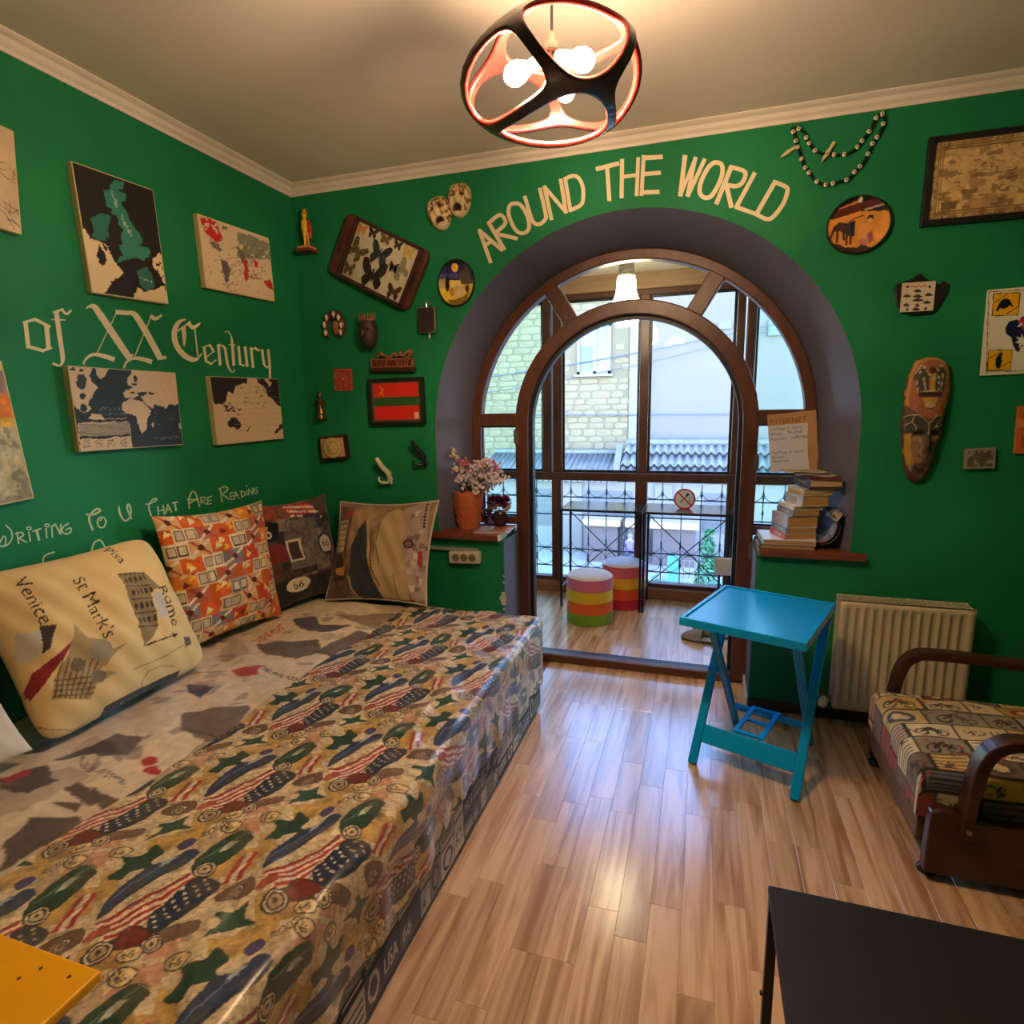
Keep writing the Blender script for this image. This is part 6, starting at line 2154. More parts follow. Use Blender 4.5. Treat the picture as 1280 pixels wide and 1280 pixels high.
# ------------------------------------------------------------------ bed
BZ = 0.455
bed = thing('sofa_bed', (0.74, -1.34, 0), 'low sofa bed with printed base and sheet along the left wall', 'bed')
M_cloth = print_mat('printed_cotton', rough=0.85, bump=0.15, bscale=500, sheen=0.2, spec=0.2)
M_satin = print_mat('printed_satin', rough=0.30, bump=0.03, bscale=60, sheen=0.1, spec=0.5, noise=0.04)
M_ticking = mat('mattress_cloth', rgb(176, 160, 138), rough=0.9, var=0.06)
MB().box((0.03, -2.42, 0.24), (1.436, -0.285, BZ - 0.008)).build('mattress', M_ticking, bed, bevel=0.03, seg=3)
MB().box((0.03, -2.40, 0.02), (1.446, -0.295, 0.245)).build('base', mat('base_cloth', rgb(60, 52, 50), rough=0.9), bed, bevel=0.01)
for xx in (0.12, 1.30):
    for yy in (-2.3, -0.4):
        MB().cyl((xx, yy, 0), (xx, yy, 0.03), 0.025, 12).build('foot', M_dark, bed)
# base side panel: dark collage of number plates
cv = Cv(520, 60, (70, 62, 58))
r_ = random.Random(4)
x = 0.0
words = ['66', 'GAS', 'OIL', '66', 'USA', 'ROUTE', '66', 'MOTEL']
k = 0
while x < 1:
    w = r_.uniform(0.022, 0.06)
    y = 0.0
    while y < 1:
        h = r_.uniform(0.25, 0.55)
        if y + h > 0.9: h = 1 - y
        c = r_.choice([(52, 46, 44), (70, 62, 58), (196, 180, 156), (176, 160, 138), (136, 120, 104), (96, 84, 76), (40, 34, 34), (206, 190, 160)])
        cv.poly([(x, y), (x + w, y), (x + w, y + h), (x, y + h)], (24, 20, 20))
        cv.poly([(x + .001, y + .02), (x + w - .001, y + .02), (x + w - .001, y + h - .02), (x + .001, y + h - .02)], c)
        ink = (206, 196, 178) if sum(c) < 300 else (40, 34, 34)
        t = r_.random()
        if t < 0.45:
            cv.text(words[k % 8], (x + w * 0.12, y + h * 0.25), (min(w * 0.42, 0.026), 0), (0, h * 0.6), ink); k += 1
        elif t < 0.75:
            cv.ell((x + w / 2, y + h / 2), w * 0.35, h * 0.38, ink); cv.ell((x + w / 2, y + h / 2), w * 0.24, h * 0.26, c)
        else:
            for j in range(3): cv.line([(x + w * .1, y + h * (.25 + .22 * j)), (x + w * .9, y + h * (.25 + .22 * j))], 1.5, ink)
        y += h
    x += w
flat_print('side_panel', (1.4475, -2.40, 0.022), (0, 1, 0), (0, 0, 1), 2.105, 0.222, cv, M_cloth, bed)
# sheet print: worn city views and words, drawn on the bed plane
sx0, sx1, sy0, sy1 = 0.025, 0.90, -2.42, -0.285
quad = [PX((sx0, sy1, BZ)), PX((sx1, sy1, BZ)), PX((sx1, sy0, BZ)), PX((sx0, sy0, BZ))]
cv = Cv(220, 520, (214, 196, 170), quad)
cv.noise(3, 0.14)
cv.noise(4, 0, (150, 132, 118), 0.60, 0.5)
BRN = (96, 80, 74)
def blot(pts, c=BRN, al=0.9): cv.poly(pts, c, al)
blot([(445, 790), (520, 800), (440, 830), (395, 815), (420, 800)])
blot([(420, 770), (520, 765), (540, 775), (470, 785)], (120, 100, 86), 0.7)
blot([(320, 805), (400, 800), (400, 815), (370, 825), (330, 818)], (84, 72, 66))
blot([(365, 775), (395, 770), (400, 780), (440, 782), (400, 792), (385, 790)], (62, 56, 78))
cv.text('PARIS', (322, 805), (14, -7.5), (-3, -11), (190, 62, 50))
cv.text('NEW YORK', (330, 838), (9.5, 4), (-2, -9), (62, 56, 74))
blot([(230, 890), (310, 880), (285, 925), (225, 912)], (104, 88, 80))
blot([(225, 905), (285, 925), (260, 935)], (80, 68, 64), 0.7)
blot([(290, 838), (330, 832), (320, 845), (300, 846)], (176, 50, 46))
blot([(235, 855), (265, 860), (250, 872), (232, 866)], (58, 56, 88))
blot([(92, 945), (150, 915), (180, 920), (165, 940), (120, 945)], (92, 78, 72)); blot([(70, 950), (130, 925), (150, 940)], (70, 60, 58), 0.8)
cv.text('CALIFORNIA', (98, 955), (11, 4.6), (-2.5, -12), (54, 48, 62))
for p in ((190, 950), (188, 962)):
    cv.ell(p, 12, 5, (172, 50, 46), rot=-0.2)
blot([(0, 970), (60, 958), (75, 975), (40, 992), (0, 985)], (70, 62, 60)); blot([(5, 968), (40, 962), (40, 970), (8, 978)], (170, 46, 46))
blot([(80, 985), (100, 975), (130, 1000), (115, 1005)], (84, 70, 64)); blot([(110, 980), (160, 1000), (150, 1015), (130, 1010)], (84, 70, 64))
blot([(60, 1003), (105, 1000), (90, 1012)], (84, 70, 64)); blot([(35, 1022), (100, 1018), (110, 1035), (60, 1050), (20, 1080), (0, 1090), (0, 1060)], (74, 62, 60))
blot([(440, 830), (480, 800), (500, 815), (460, 850)], (110, 92, 80), 0.8)
for k in range(60):
    xx, yy = cv.rs.uniform(0.05, 0.8), cv.rs.uniform(0.05, 0.95)
    H0 = cv.H; cv.H = None
    cv.ell((xx, yy), cv.rs.uniform(.01, .06), cv.rs.uniform(.003, .015), (120, 104, 94), rot=cv.rs.uniform(-.3, .3), alpha=0.5)
    cv.H = H0
cv.warp(2.4, 14).soften(1).noise(40, 0.10)
X = np.linspace(sx0, sx1, cv.w); Y = np.linspace(sy0, sy1, cv.h)
XX, YY = np.meshgrid(X, Y)
ZZ = BZ + 0.004 * np.sin(XX * 17 + 3 * np.sin(YY * 4)) * np.sin(YY * 9 + XX * 5) + 0.0025 * np.sin(YY * 31 + XX * 23)
ZZ -= 0.010 * np.clip((XX - 0.70) / 0.06, 0, 1)
grid_obj('fitted_sheet', np.stack([XX, YY, ZZ], -1), cv.a, M_cloth, bed)

# satin throw with cars and flags
def throw():
    tw, th = 0.31, 0.35
    cv = Cv(310, 350, (218, 194, 152))
    U = lambda pts: [(p[0] / 31.0, p[1] / 35.0) for p in pts]
    NAVY, GRN, RED, WHT, BRN_, DK = (34, 46, 76), (34, 70, 52), (186, 48, 42), (232, 212, 184), (104, 74, 54), (50, 38, 34)
    def shp(pts, c, ow=1.6, oc=DK):
        P = smoothpath(pts, 4, closed=True)
        cv.poly(U(P), c)
        cv.line(U(P + [P[0]]), ow, oc, 0.8)
    def ring(cx, cy, R0, fs=((1, DK), (.84, WHT), (.70, DK), (.54, (206, 180, 136)), (.22, DK))):
        for f, c in fs: cv.ell(U([(cx, cy)])[0], R0 * f / 31, R0 * f / 35, c)
    # ground of cream, mustard and salmon patches with brick lines
    cv.noise(4, 0, (228, 204, 160), 0.50, 0.9)
    for P in ([(0, 0), (9, 0), (12, 4), (7, 8), (0, 7)], [(19, 17), (31, 16), (31, 23), (25, 25), (18, 22)], [(8, 29), (18, 30), (20, 35), (7, 35)], [(0, 19), (4, 20), (4, 27), (0, 28)]):
        cv.poly(U(P), (204, 160, 82))
    for P in ([(22, 27), (31, 29), (31, 34), (24, 34)], [(12, 0), (17, 0), (18, 4), (13, 4)]): cv.poly(U(P), (206, 150, 116))
    rr = random.Random(2)
    for k in range(16):
        y0 = 35 * k / 16
        cv.line(U([(0, y0), (8, y0 + rr.uniform(-.5, .5)), (20, y0 + rr.uniform(-.5, .5)), (31, y0)]), 1.0, BRN_, 0.35)
    # leaves, tree and brown hills
    shp([(1, 25), (4, 28), (3, 31), (7, 30), (9, 33), (11, 29), (9, 27), (10, 25), (6, 25.5), (4, 23.5)], GRN)
    shp([(22, 0.5), (25, 3), (24, 5.5), (27, 5), (29.5, 6.5), (29, 3), (31, 1), (27, 1.5)], (42, 84, 60))
    shp([(10, 1), (15, 3), (20, 2.5), (21, 5), (15, 6), (11, 4)], (124, 94, 74))
    # blue car
    shp([(1.5, 14.5), (5, 16), (11, 20.5), (16, 23), (18.5, 26.5), (16, 28), (12.5, 26), (9, 25.5), (5, 21.5), (2.5, 18.5)], (44, 60, 98))
    cv.line(U([(3, 17.8), (8, 22), (14, 26)]), 4, (104, 122, 150)); cv.line(U([(4, 16.3), (11, 21.2), (16, 24)]), 3, (22, 26, 42)); cv.poly(U([(11, 24.6), (13.5, 25), (15, 26.8), (13, 26.6)]), (170, 176, 184))
    # waving flag: stripes then starred field
    pts = smoothpath([(1.5, 12.8), (5, 13.0), (9, 15.4), (13, 16.4), (17.5, 19.4)], 6)
    for k in range(8):
        off = np.array((0.46, -0.80)) * k * 0.98
        cv.line(U([p + off for p in pts]), 10.5, RED if k % 2 == 0 else WHT)
    cv.line(U([p + np.array((-.2, .4)) for p in pts]), 1.8, DK); cv.line(U([p + np.array((0.46, -0.80)) * 7.4 for p in pts]), 1.8, DK)
    shp([(12.5, 5.8), (16, 6.8), (20, 9.5), (24, 13.6), (22.5, 16.5), (19, 17.8), (15, 13.8), (11.5, 10.6)], NAVY)
    for i in range(6):
        for j in range(5):
            px_, py_ = 13.2 + i * 1.75 - j * 0.55, 7.4 + i * 1.35 + j * 1.35
            if py_ < px_ * 0.62 + 5.2 and px_ < 23: cv.ell(U([(px_, py_)])[0], 0.014, 0.0125, WHT, n=5)
    # green car with wheel, lamp and grille
    shp([(18, 19.5), (22, 19.6), (26.5, 23), (29.5, 27), (29, 30), (26, 30.8), (22.5, 28.5), (18.5, 24.5)], GRN)
    cv.line(U([(19.5, 23.5), (23, 26.5), (28, 29.6)]), 3, (108, 146, 120)); cv.line(U([(19, 21.6), (25, 25)]), 2, (20, 40, 30)); cv.poly(U([(22.6, 25.0), (24.6, 25.0), (27, 27.6), (25, 28)]), (196, 200, 180))
    ring(20.6, 19.8, 2.5)
    for k in range(6): cv.line(U([(27.2 + k * 0.45, 31.2 - k * .45), (29.4 + k * .35, 28.8 - k * .45)]), 1.6, WHT)
    # motor bike and its wheels
    shp([(5, 6), (9, 8.6), (12.5, 6.4), (11, 3.6), (7, 4)], (120, 40, 36)); cv.line(U([(3.6, 5), (8, 9), (13, 7), (14, 4)]), 3, DK)
    ring(3.8, 4.6, 2.9); ring(12.8, 3.2, 2.0); ring(27.2, 10.2, 2.4)
    shp([(23.5, 11), (26, 13), (30.5, 12.5), (30.5, 9.5), (28, 8), (25, 8.6)], (112, 80, 62)); ring(27.2, 10.0, 1.7)
    # red and white panels
    for k, c in enumerate((RED, WHT, RED)): cv.poly(U([(24 + k * 1.3, 14), (25.3 + k * 1.3, 14.2), (29 + k * 1.2, 21.6), (27.7 + k * 1.2, 21.6)]), c)
    shp([(14.6, 28.6), (17.4, 29.8), (16.4, 32), (13.8, 31)], (74, 62, 118)); shp([(0.5, 8.6), (4, 9.2), (4, 11), (0.8, 10.6)], (200, 84, 64))
    for cx, cy in ((9.2, 1.9), (24.6, 32.6), (2.2, 32.8)):
        cv.ell(U([(cx, cy)])[0], 2.3 / 31, 1.8 / 35, DK); cv.ell(U([(cx, cy)])[0], 2.0 / 31, 1.5 / 35, (230, 200, 140))
        cv.text('66', U([(cx - 1.35, cy - .85)])[0], (2.1 / 31, 0), (0, 2.4 / 35), DK)
    cv.text('ROUTE', U([(18.5, 31.0)])[0], (1.9 / 31, 0.8 / 35), (-0.5 / 31, 2.8 / 35), (84, 56, 42))
    for k in range(70):
        x, y = rr.uniform(0, 31), rr.uniform(0, 35)
        P = [(x, y)]
        for j in range(3):
            x += rr.uniform(-1.8, 1.8); y += rr.uniform(-1.4, 1.4); P.append((x, y))
        cv.line(U(P), 1.3, BRN_, 0.7)
    cv.warp(3.0, 14).warp(1.2, 40)
    cv.noise(36, 0.22)
    cv.noise(8, 0, (120, 92, 64), 0.62, 0.35)
    cv.soften(1)
    g_ = cv.a.mean(-1, keepdims=True)
    cv.a = np.clip((cv.a * 0.86 + g_ * 0.14) * 0.92 + 0.02, 0, 1)
    # sheet of the throw: top, rounded edge and hanging side
    x0, xe, r = 0.745, 1.424, 0.03
    ny, nx = 830, 400
    y = np.linspace(-2.44, -0.268, ny)
    Ltop = xe - x0
    Larc = math.pi / 2 * r
    hem = 0.195 + 0.018 * np.sin(y * 5.1 + 1) + 0.012 * np.sin(y * 13)
    hem = hem - 0.06 * np.clip((y + 0.55) / 0.28, 0, 1)
    P = np.zeros((ny, nx, 3)); ST = np.zeros((ny, nx, 2))
    z0 = BZ + 0.006
    rs = np.random.RandomState(8)
    for i in range(ny):
        Ld = z0 - r - hem[i]
        tot = Ltop + Larc + Ld
        s = np.linspace(0, tot, nx)
        edge = 0.012 * np.sin(y[i] * 7.0) + 0.006 * np.sin(y[i] * 17 + 2)
        sx = x0 + edge
        xs = np.where(s < Ltop, sx + s * (xe - sx) / Ltop, xe)
        zs = np.full(nx, z0)
        a = np.clip((s - Ltop) / Larc, 0, 1) * math.pi / 2
        m = s >= Ltop
        xs[m] = xe + r * np.sin(a[m]); zs[m] = z0 - r + r * np.cos(a[m])
        d = np.clip(s - Ltop - Larc, 0, None)
        k = d / max(Ld, 1e-4)
        fold = 0.006 * np.sin(y[i] * 24 + 2.2 * np.sin(y[i] * 3)) + 0.003 * np.sin(y[i] * 51)
        sag = 0.022 * math.exp(-((y[i] + 1.62) / 0.34) ** 2)
        xs = xs + k * (fold + 0.010) + sag * np.sin(np.clip(k * 1.5 + .25 * (s > Ltop), 0, 1) * math.pi) * (s > Ltop - 0.02)
        zs = zs - d
        P[i] = np.stack([xs, np.full(nx, y[i]), zs], -1)
        ST[i, :, 0] = s + 0.02; ST[i, :, 1] = y[i] + 5
    # wrinkles on the top
    s_, y_ = ST[..., 0], ST[..., 1]
    topw = np.clip((Ltop - s_) / 0.05, 0, 1)
    W = 0.0035 * np.sin(s_ * 21 + 2.5 * np.sin(y_ * 5)) * np.sin(y_ * 8 + s_ * 4) + 0.0022 * np.sin(y_ * 29 + 6 * np.sin(s_ * 6))
    ex = np.clip((s_ - Ltop + 0.30) / 0.30, 0, 1) * topw
    W += ex * 0.005 * np.sin(y_ * 34 + s_ * 30 + 2 * np.sin(y_ * 7))
    # curved drag folds where the throw slips over the edge
    for cy_, cs_, rad in ((-1.70, Ltop - 0.10, 0.22), (-2.05, Ltop - 0.05, 0.18), (-1.25, Ltop - 0.04, 0.16)):
        dd = np.hypot((y_ - 5 - cy_) * 0.7, s_ - cs_ - 0.1)
        W += 0.007 * np.exp(-((dd - rad) / 0.016) ** 2) * topw
    P[..., 2] += W * np.clip(s_ / 0.03, 0, 1)
    # half-drop repeat of the tile, turned a little on the bed
    ca, sa = math.cos(0.68), math.sin(0.68)
    a_ = s_ * ca + y_ * sa + 9; b_ = -s_ * sa + y_ * ca + 9
    row = np.floor(b_ / th)
    a_ = a_ + (row % 2) * tw / 2
    ui = (np.mod(a_ / tw, 1) * cv.w).astype(int) % cv.w
    vi = (np.mod(b_ / th, 1) * cv.h).astype(int) % cv.h
    o = grid_obj('bed_throw', P - np.array((1.1, -1.35, BZ)), cv.a[vi, ui], M_satin)
    o.location = (1.1, -1.35, BZ)
    so = o.modifiers.new('thick', 'SOLIDIFY'); so.thickness = 0.003; so.offset = -1
    tag(o, 'shiny satin throw printed with flags and old cars covering the bed', 'throw')
throw()

# ------------------------------------------------------------------ pillows
def pillow(label, c, ex, ey, W, H, T, draw, bg, res=120, piping=None, puff=1.0, rnd_c=0.0):
    c, ex, ey = (np.array(q, float) for q in (c, ex, ey))
    ex /= np.linalg.norm(ex)
    ey = ey - ex * np.dot(ex, ey); ey /= np.linalg.norm(ey)
    n = np.cross(ex, ey)
    quad = [PX(c + ex * a * W / 2 + ey * b_ * H / 2) for a, b_ in ((-1, 1), (1, 1), (1, -1), (-1, -1))]
    cv = Cv(res, res, bg, quad)
    draw(cv)
    g = np.linspace(-1, 1, res)
    Uu, Vv = np.meshgrid(g, g)
    def pos(side):
        px_ = Uu * (1 - 0.085 * (1 - Vv ** 2) * np.abs(Uu) ** 3)
        py_ = Vv * (1 - 0.085 * (1 - Uu ** 2) * np.abs(Vv) ** 3)
        cr_ = 1 - rnd_c * (np.abs(Uu) * np.abs(Vv)) ** 5
        px_, py_ = px_ * cr_, py_ * cr_
        t = (np.clip(1 - Uu ** 2, 0, 1) ** 0.55) * (np.clip(1 - Vv ** 2, 0, 1) ** 0.55)
        wr = 0.010 * np.sin(Uu * 7 + 3 * Vv) * np.sin(Vv * 6 - Uu * 2) * t + 0.004 * np.sin(Uu * 23 + Vv * 11) * t
        h = (t * T / 2 + wr * puff) * side
        sag = -0.03 * (1 - Vv) * 0.5 * (1 - Uu ** 2) * 0.3
        return c + px_[..., None] * ex * W / 2 + (py_ + sag)[..., None] * ey * H / 2 + h[..., None] * n
    Pf, Pb = pos(1), pos(-1)
    P = np.concatenate([Pf, Pb[:, ::-1][:, 1:]], 1)
    Cc = np.concatenate([cv.a, cv.a[:, ::-1][:, 1:]], 1)
    o = grid_obj('pillow', P - c, Cc, M_cloth)
    o.location = c
    tag(o, label, 'pillow')
    if piping:
        e = [(-1, -1), (1, -1), (1, 1), (-1, 1)]
        pts = []
        for i in range(4):
            a, b_ = np.array(e[i], float), np.array(e[(i + 1) % 4], float)
            for t in np.linspace(0, 1, 14)[:-1]:
                q = a + (b_ - a) * t
                uu, vv_ = q
                xx = uu * (1 - 0.085 * (1 - vv_ ** 2) * abs(uu) ** 3); yy = vv_ * (1 - 0.085 * (1 - uu ** 2) * abs(vv_) ** 3)
                pts.append(ex * xx * W / 2 + ey * (yy - 0.03 * (1 - vv_) * .5 * (1 - uu ** 2) * .3) * H / 2)
        MB().tube(pts, 0.005, 6, closed=True).build('piping', piping, o, local=True, smooth=True)
    return o

def draw_cream(cv):
    S = lambda pts: crop_pts((0, 620), 3.765, pts)
    cv.noise(4, 0.05)
    INK = (54, 34, 24)
    def vt(s, p, d, size, col=INK):
        d = np.array(d, float); d /= np.linalg.norm(d)
        cv.text(s, S([p])[0], d * size, np.array((d[1], -d[0])) * size, col)
    cv.poly(S([(0, 690), (110, 670), (140, 740), (70, 825), (0, 800)]), (196, 186, 170)); cv.poly(S([(110, 650), (180, 650), (150, 760), (120, 780)]), (64, 52, 44))
    cv.poly(S([(60, 950), (80, 870), (180, 790), (265, 715), (200, 830), (90, 990)]), (140, 40, 40))
    cv.poly(S([(180, 985), (185, 890), (240, 780), (265, 640), (320, 710), (400, 718), (440, 760), (495, 738), (440, 790), (420, 830), (390, 850), (475, 865), (380, 920), (372, 985)]), (168, 140, 96))
    for k in range(7):
        cv.line(S([(190 + 26 * k, 980), (215 + 28 * k, 800)]), 1.2, (90, 70, 48), 0.8)
    for k in range(4): cv.line(S([(185, 900 + 24 * k), (380, 880 + 26 * k)]), 1.2, (80, 62, 44), 0.8)
    cv.ell(S([(385, 765)])[0], 14, 12, (150, 138, 116)); cv.ell(S([(395, 880)])[0], 9, 8, (120, 104, 84)); cv.ell(S([(290, 830)])[0], 10, 8, (110, 90, 66))
    cv.poly(S([(470, 405), (620, 388), (692, 465), (630, 485), (640, 540), (668, 650), (640, 690), (592, 742), (545, 610), (505, 520)]), (140, 116, 78))
    for r0 in range(4):
        for k in range(5):
            p = np.array((500 + 20 * r0 + 26 * k, 430 + 62 * r0 - 6 * k + 22 * (k > 9)))
            if r0 > 1 and k > 3: continue
            cv.ell(S([tuple(p + (10, 12))])[0], 2.2, 4.0, (58, 44, 34), rot=-0.3)
    for r0 in range(5): cv.line(S([(478 + 20 * r0, 412 + 62 * r0), (620 + 10 * r0, 395 + 62 * r0)]), 1.3, (70, 52, 38))
    cv.line(S([(588, 745), (760, 682)]), 1.6, INK); cv.poly(S([(735, 680), (768, 678), (745, 700)]), INK)
    cv.poly(S([(640, 500), (680, 480), (720, 600), (670, 610)]), (190, 186, 190), 0.8)
    cv.poly(S([(460, 1020), (640, 930), (822, 843), (832, 880), (660, 985), (470, 1088)]), (58, 54, 56))
    for k in range(9): cv.line(S([(480 + 38 * k, 1040 - 19 * k), (500 + 38 * k, 1070 - 21 * k)]), 1.6, (120, 112, 104))
    cv.poly(S([(800, 690), (850, 680), (865, 710), (815, 740)]), (70, 56, 50))
    for L_ in ([(620, 920), (640, 860), (700, 830), (780, 830)], [(70, 1090), (200, 1135), (330, 1130), (440, 1080)], [(560, 850), (700, 790), (850, 700)]): cv.line(S(L_), 1.0, (150, 116, 74))
    vt('Venice', (10, 420), (95, 210), 25); vt('St Mark\'s', (262, 430), (0.42, 0.9), 23); vt('Rome', (672, 462), (0.33, 0.94), 22); vt('Pisa', (436, 262), (0.55, 0.83), 19)
pillow('cream pillow printed with Venice, Rome and landmark drawings', (0.215, -1.49, 0.735), (-.02, 1, 0), (-.42, .05, .9), .66, .58, 0.22, draw_cream, (226, 190, 130), res=170, rnd_c=0.12)

def draw_orange(cv):
    H0 = cv.H; cv.H = None
    r = random.Random(12)
    nx_, ny_ = 6, 9
    for j in range(ny_):
        for i in range(nx_ + 1):
            x0, y0 = i / nx_ - (0.5 / nx_ if j % 2 else 0), j / ny_
            w, h = 1 / nx_, 1 / ny_
            t = (i * 2 + j) % 3
            if t == 0:
                base = r.choice([(236, 216, 176), (170, 164, 150), (226, 196, 150), (236, 216, 176)])
                cv.poly([(x0, y0), (x0 + w, y0), (x0 + w, y0 + h), (x0, y0 + h)], base)
                for a in (0.08, 0.54):
                    cv.poly([(x0 + w * a, y0 + h * .15), (x0 + w * (a + .4), y0 + h * .15), (x0 + w * (a + .4), y0 + h * .85), (x0 + w * a, y0 + h * .85)], (70, 54, 44))
                    cv.poly([(x0 + w * (a + .04), y0 + h * .22), (x0 + w * (a + .36), y0 + h * .22), (x0 + w * (a + .36), y0 + h * .78), (x0 + w * (a + .04), y0 + h * .78)], r.choice([(220, 200, 168), (196, 180, 160)]))
            elif t == 1:
                cv.poly([(x0, y0), (x0 + w, y0), (x0 + w, y0 + h), (x0, y0 + h)], r.choice([(214, 96, 38), (228, 136, 52), (196, 70, 40)]))
                for k in range(5):
                    a = x0 + w * r.random(); b_ = y0 + h * r.random()
                    cv.poly([(a, b_), (a + w * .35, b_ + h * .2), (a + w * .1, b_ + h * .5)], r.choice([(242, 188, 70), (240, 214, 160), (244, 222, 170), (130, 44, 32)]))
            else:
                cv.poly([(x0, y0), (x0 + w, y0), (x0 + w, y0 + h), (x0, y0 + h)], r.choice([(226, 176, 120), (176, 104, 74), (126, 128, 130)]))
                cv.line([(x0, y0), (x0 + w, y0 + h)], 3, (232, 214, 190)); cv.line([(x0 + w * .1, y0 + h), (x0 + w * .9, y0)], 2.4, (196, 70, 60))
                cv.ell((x0 + w * .5, y0 + h * .5), w * .15, h * .2, (90, 40, 34))
    cv.H = H0
    cv.noise(20, 0.12)
pillow('orange and cream patchwork pattern pillow, second from the photo left', (0.155, -0.875, 0.765), (.1, .99, -.03), (-.15, 0, .98), .56, .57, 0.17, draw_orange, (214, 150, 100), res=150)

def draw_route(cv):
    H0 = cv.H; cv.H = None
    r = random.Random(3)
    for j in range(7):
        for i in range(5):
            c = r.choice([(60, 54, 52), (84, 78, 76), (120, 108, 100), (50, 44, 44), (96, 60, 50), (140, 128, 118)])
            cv.poly([(i / 5, j / 7), (i / 5 + .2, j / 7), (i / 5 + .2, j / 7 + .15), (i / 5, j / 7 + .15)], c)
    cv.poly([(0, .82), (.7, .84), (.7, 1), (0, 1)], (150, 74, 52)); cv.poly([(.7, .78), (1, .80), (1, 1), (.7, 1)], (84, 66, 56))
    for k in range(6): cv.line([(.40 + .01 * k, .985 - .028 * k), (.72 + .02 * k, .93 - .03 * k)], 3.2, (196, 60, 54) if k % 2 == 0 else (226, 210, 190))
    cv.poly([(.58, .68), (.80, .68), (.80, .82), (.58, .84)], (44, 54, 84))
    cv.noise(16, 0.22)
    cv.poly([(.30, .35), (.72, .35), (.72, .80), (.30, .80)], (124, 116, 112), 0.8)
    cv.noise(30, 0, (84, 78, 76), 0.58, 0.7)
    cv.poly([(.02, .64), (.24, .64), (.26, .80), (.13, .84), (.01, .80)], (30, 26, 28)); cv.text('66', (.045, .67), (.13, 0), (0, .17), (232, 222, 204))
    cv.poly([(.30, .42), (.46, .42), (.46, .62), (.30, .62)], (220, 206, 186)); cv.poly([(.32, .44), (.44, .44), (.44, .60), (.32, .60)], (70, 50, 46))
    cv.poly([(.04, .44), (.28, .44), (.26, .60), (.04, .62)], (128, 48, 44))
    cv.ell((.78, .52), .11, .11, (40, 48, 66)); cv.ell((.78, .52), .085, .085, (196, 190, 178)); cv.text('66', (.725, .49), (.09, 0), (0, .10), (40, 48, 66))
    cv.poly([(0, 0), (1, 0), (1, .26), (0, .26)], (44, 40, 42)); cv.ell((.36, .20), .14, .07, (226, 214, 190)); cv.text('66', (.29, .165), (.12, 0), (0, .11), (40, 34, 34))
    cv.poly([(.76, .10), (.98, .12), (.97, .26), (.76, .26)], (128, 40, 44))
    cv.H = H0
pillow('dark pillow with 66 road shields in the corner', (0.160, -0.375, 0.738), (.25, .97, 0), (-.2, .05, .97), .5, .55, 0.14, draw_route, (84, 76, 72), res=130)

def draw_road(cv):
    S = lambda pts: crop_pts((400, 600), 7.1125, pts)
    cv.poly(S([(40, 240), (330, 240), (300, 1100), (0, 1100)]), (110, 84, 66))
    cv.poly(S([(60, 250), (180, 260), (150, 560), (60, 600)]), (92, 100, 70))
    cv.noise(14, 0.28)
    cv.poly(S([(190, 370), (290, 370), (250, 740), (170, 640)]), (196, 176, 130))
    for k in range(7):
        for j in range(4): cv.ell(S([(205 + 22 * j - 4 * k, 400 + 52 * k)])[0], 1.0, 1.6, (92, 64, 40))
    cv.poly(S([(130, 680), (250, 660), (260, 900), (150, 920)]), (60, 44, 40)); cv.poly(S([(165, 800), (260, 780), (250, 860), (180, 850)]), (206, 140, 60))
    cv.poly(S([(250, 280), (350, 290), (310, 330), (260, 330)]), (180, 60, 50))
    cv.poly(S([(340, 270), (560, 250), (600, 300), (380, 470), (320, 560), (290, 800), (300, 600)]), (168, 136, 104))
    cv.poly(S([(465, 370), (490, 620), (520, 850), (600, 1100), (360, 1090), (300, 850), (350, 560), (400, 460)]), (50, 60, 64))
    cv.line(S([(300, 870), (320, 980), (375, 1100)]), 2.4, (190, 170, 134))
    cv.line(S([(480, 380), (500, 640), (540, 900), (600, 1090)]), 6, (196, 164, 118)); cv.line(S([(505, 520), (520, 800), (570, 960)]), 2.4, (96, 66, 44))
    cv.poly(S([(640, 300), (740, 262), (790, 300), (790, 700), (820, 1090), (620, 1095), (540, 860), (545, 560)]), (186, 160, 118))
    cv.noise(6, 0.08)
    cv.line(S([(590, 420), (560, 600), (580, 760)]), 1.6, (120, 92, 64)); cv.line(S([(700, 860), (720, 1080)]), 1.6, (130, 104, 74))
    cv.poly(S([(785, 260), (990, 160), (1010, 1100), (830, 1100), (790, 700)]), (168, 146, 138))
    r = random.Random(1)
    for k in range(26):
        x, y = r.uniform(800, 980), r.uniform(230, 1080)
        cv.poly(S([(x, y), (x + r.uniform(20, 60), y + r.uniform(-10, 10)), (x + r.uniform(10, 50), y + r.uniform(30, 90)), (x - 5, y + 50)]), r.choice([(196, 176, 166), (112, 92, 92), (140, 112, 110), (214, 196, 184)]), 0.8)
    cv.ell(S([(835, 590)])[0], 6, 6, (66, 40, 40)); cv.ell(S([(835, 590)])[0], 3.4, 3.4, (130, 100, 92))
    cv.poly(S([(920, 650), (960, 640), (950, 800), (910, 760)]), (160, 50, 50)); cv.poly(S([(740, 1090), (850, 1080), (850, 1120), (730, 1120)]), (150, 44, 40))
    for k in range(9): cv.ell(S([(965, 190 + 30 * k)])[0], 1.6, 1.6, (50, 40, 40))
pillow('wide pillow with a winding road print against the back wall', (0.556, -0.205, 0.722), (1, 0, .04), (-.15, .42, .9), .6, .55, 0.15, draw_road, (150, 122, 96), res=150,
       piping=mat('ivory_piping', rgb(206, 196, 176), rough=0.8))
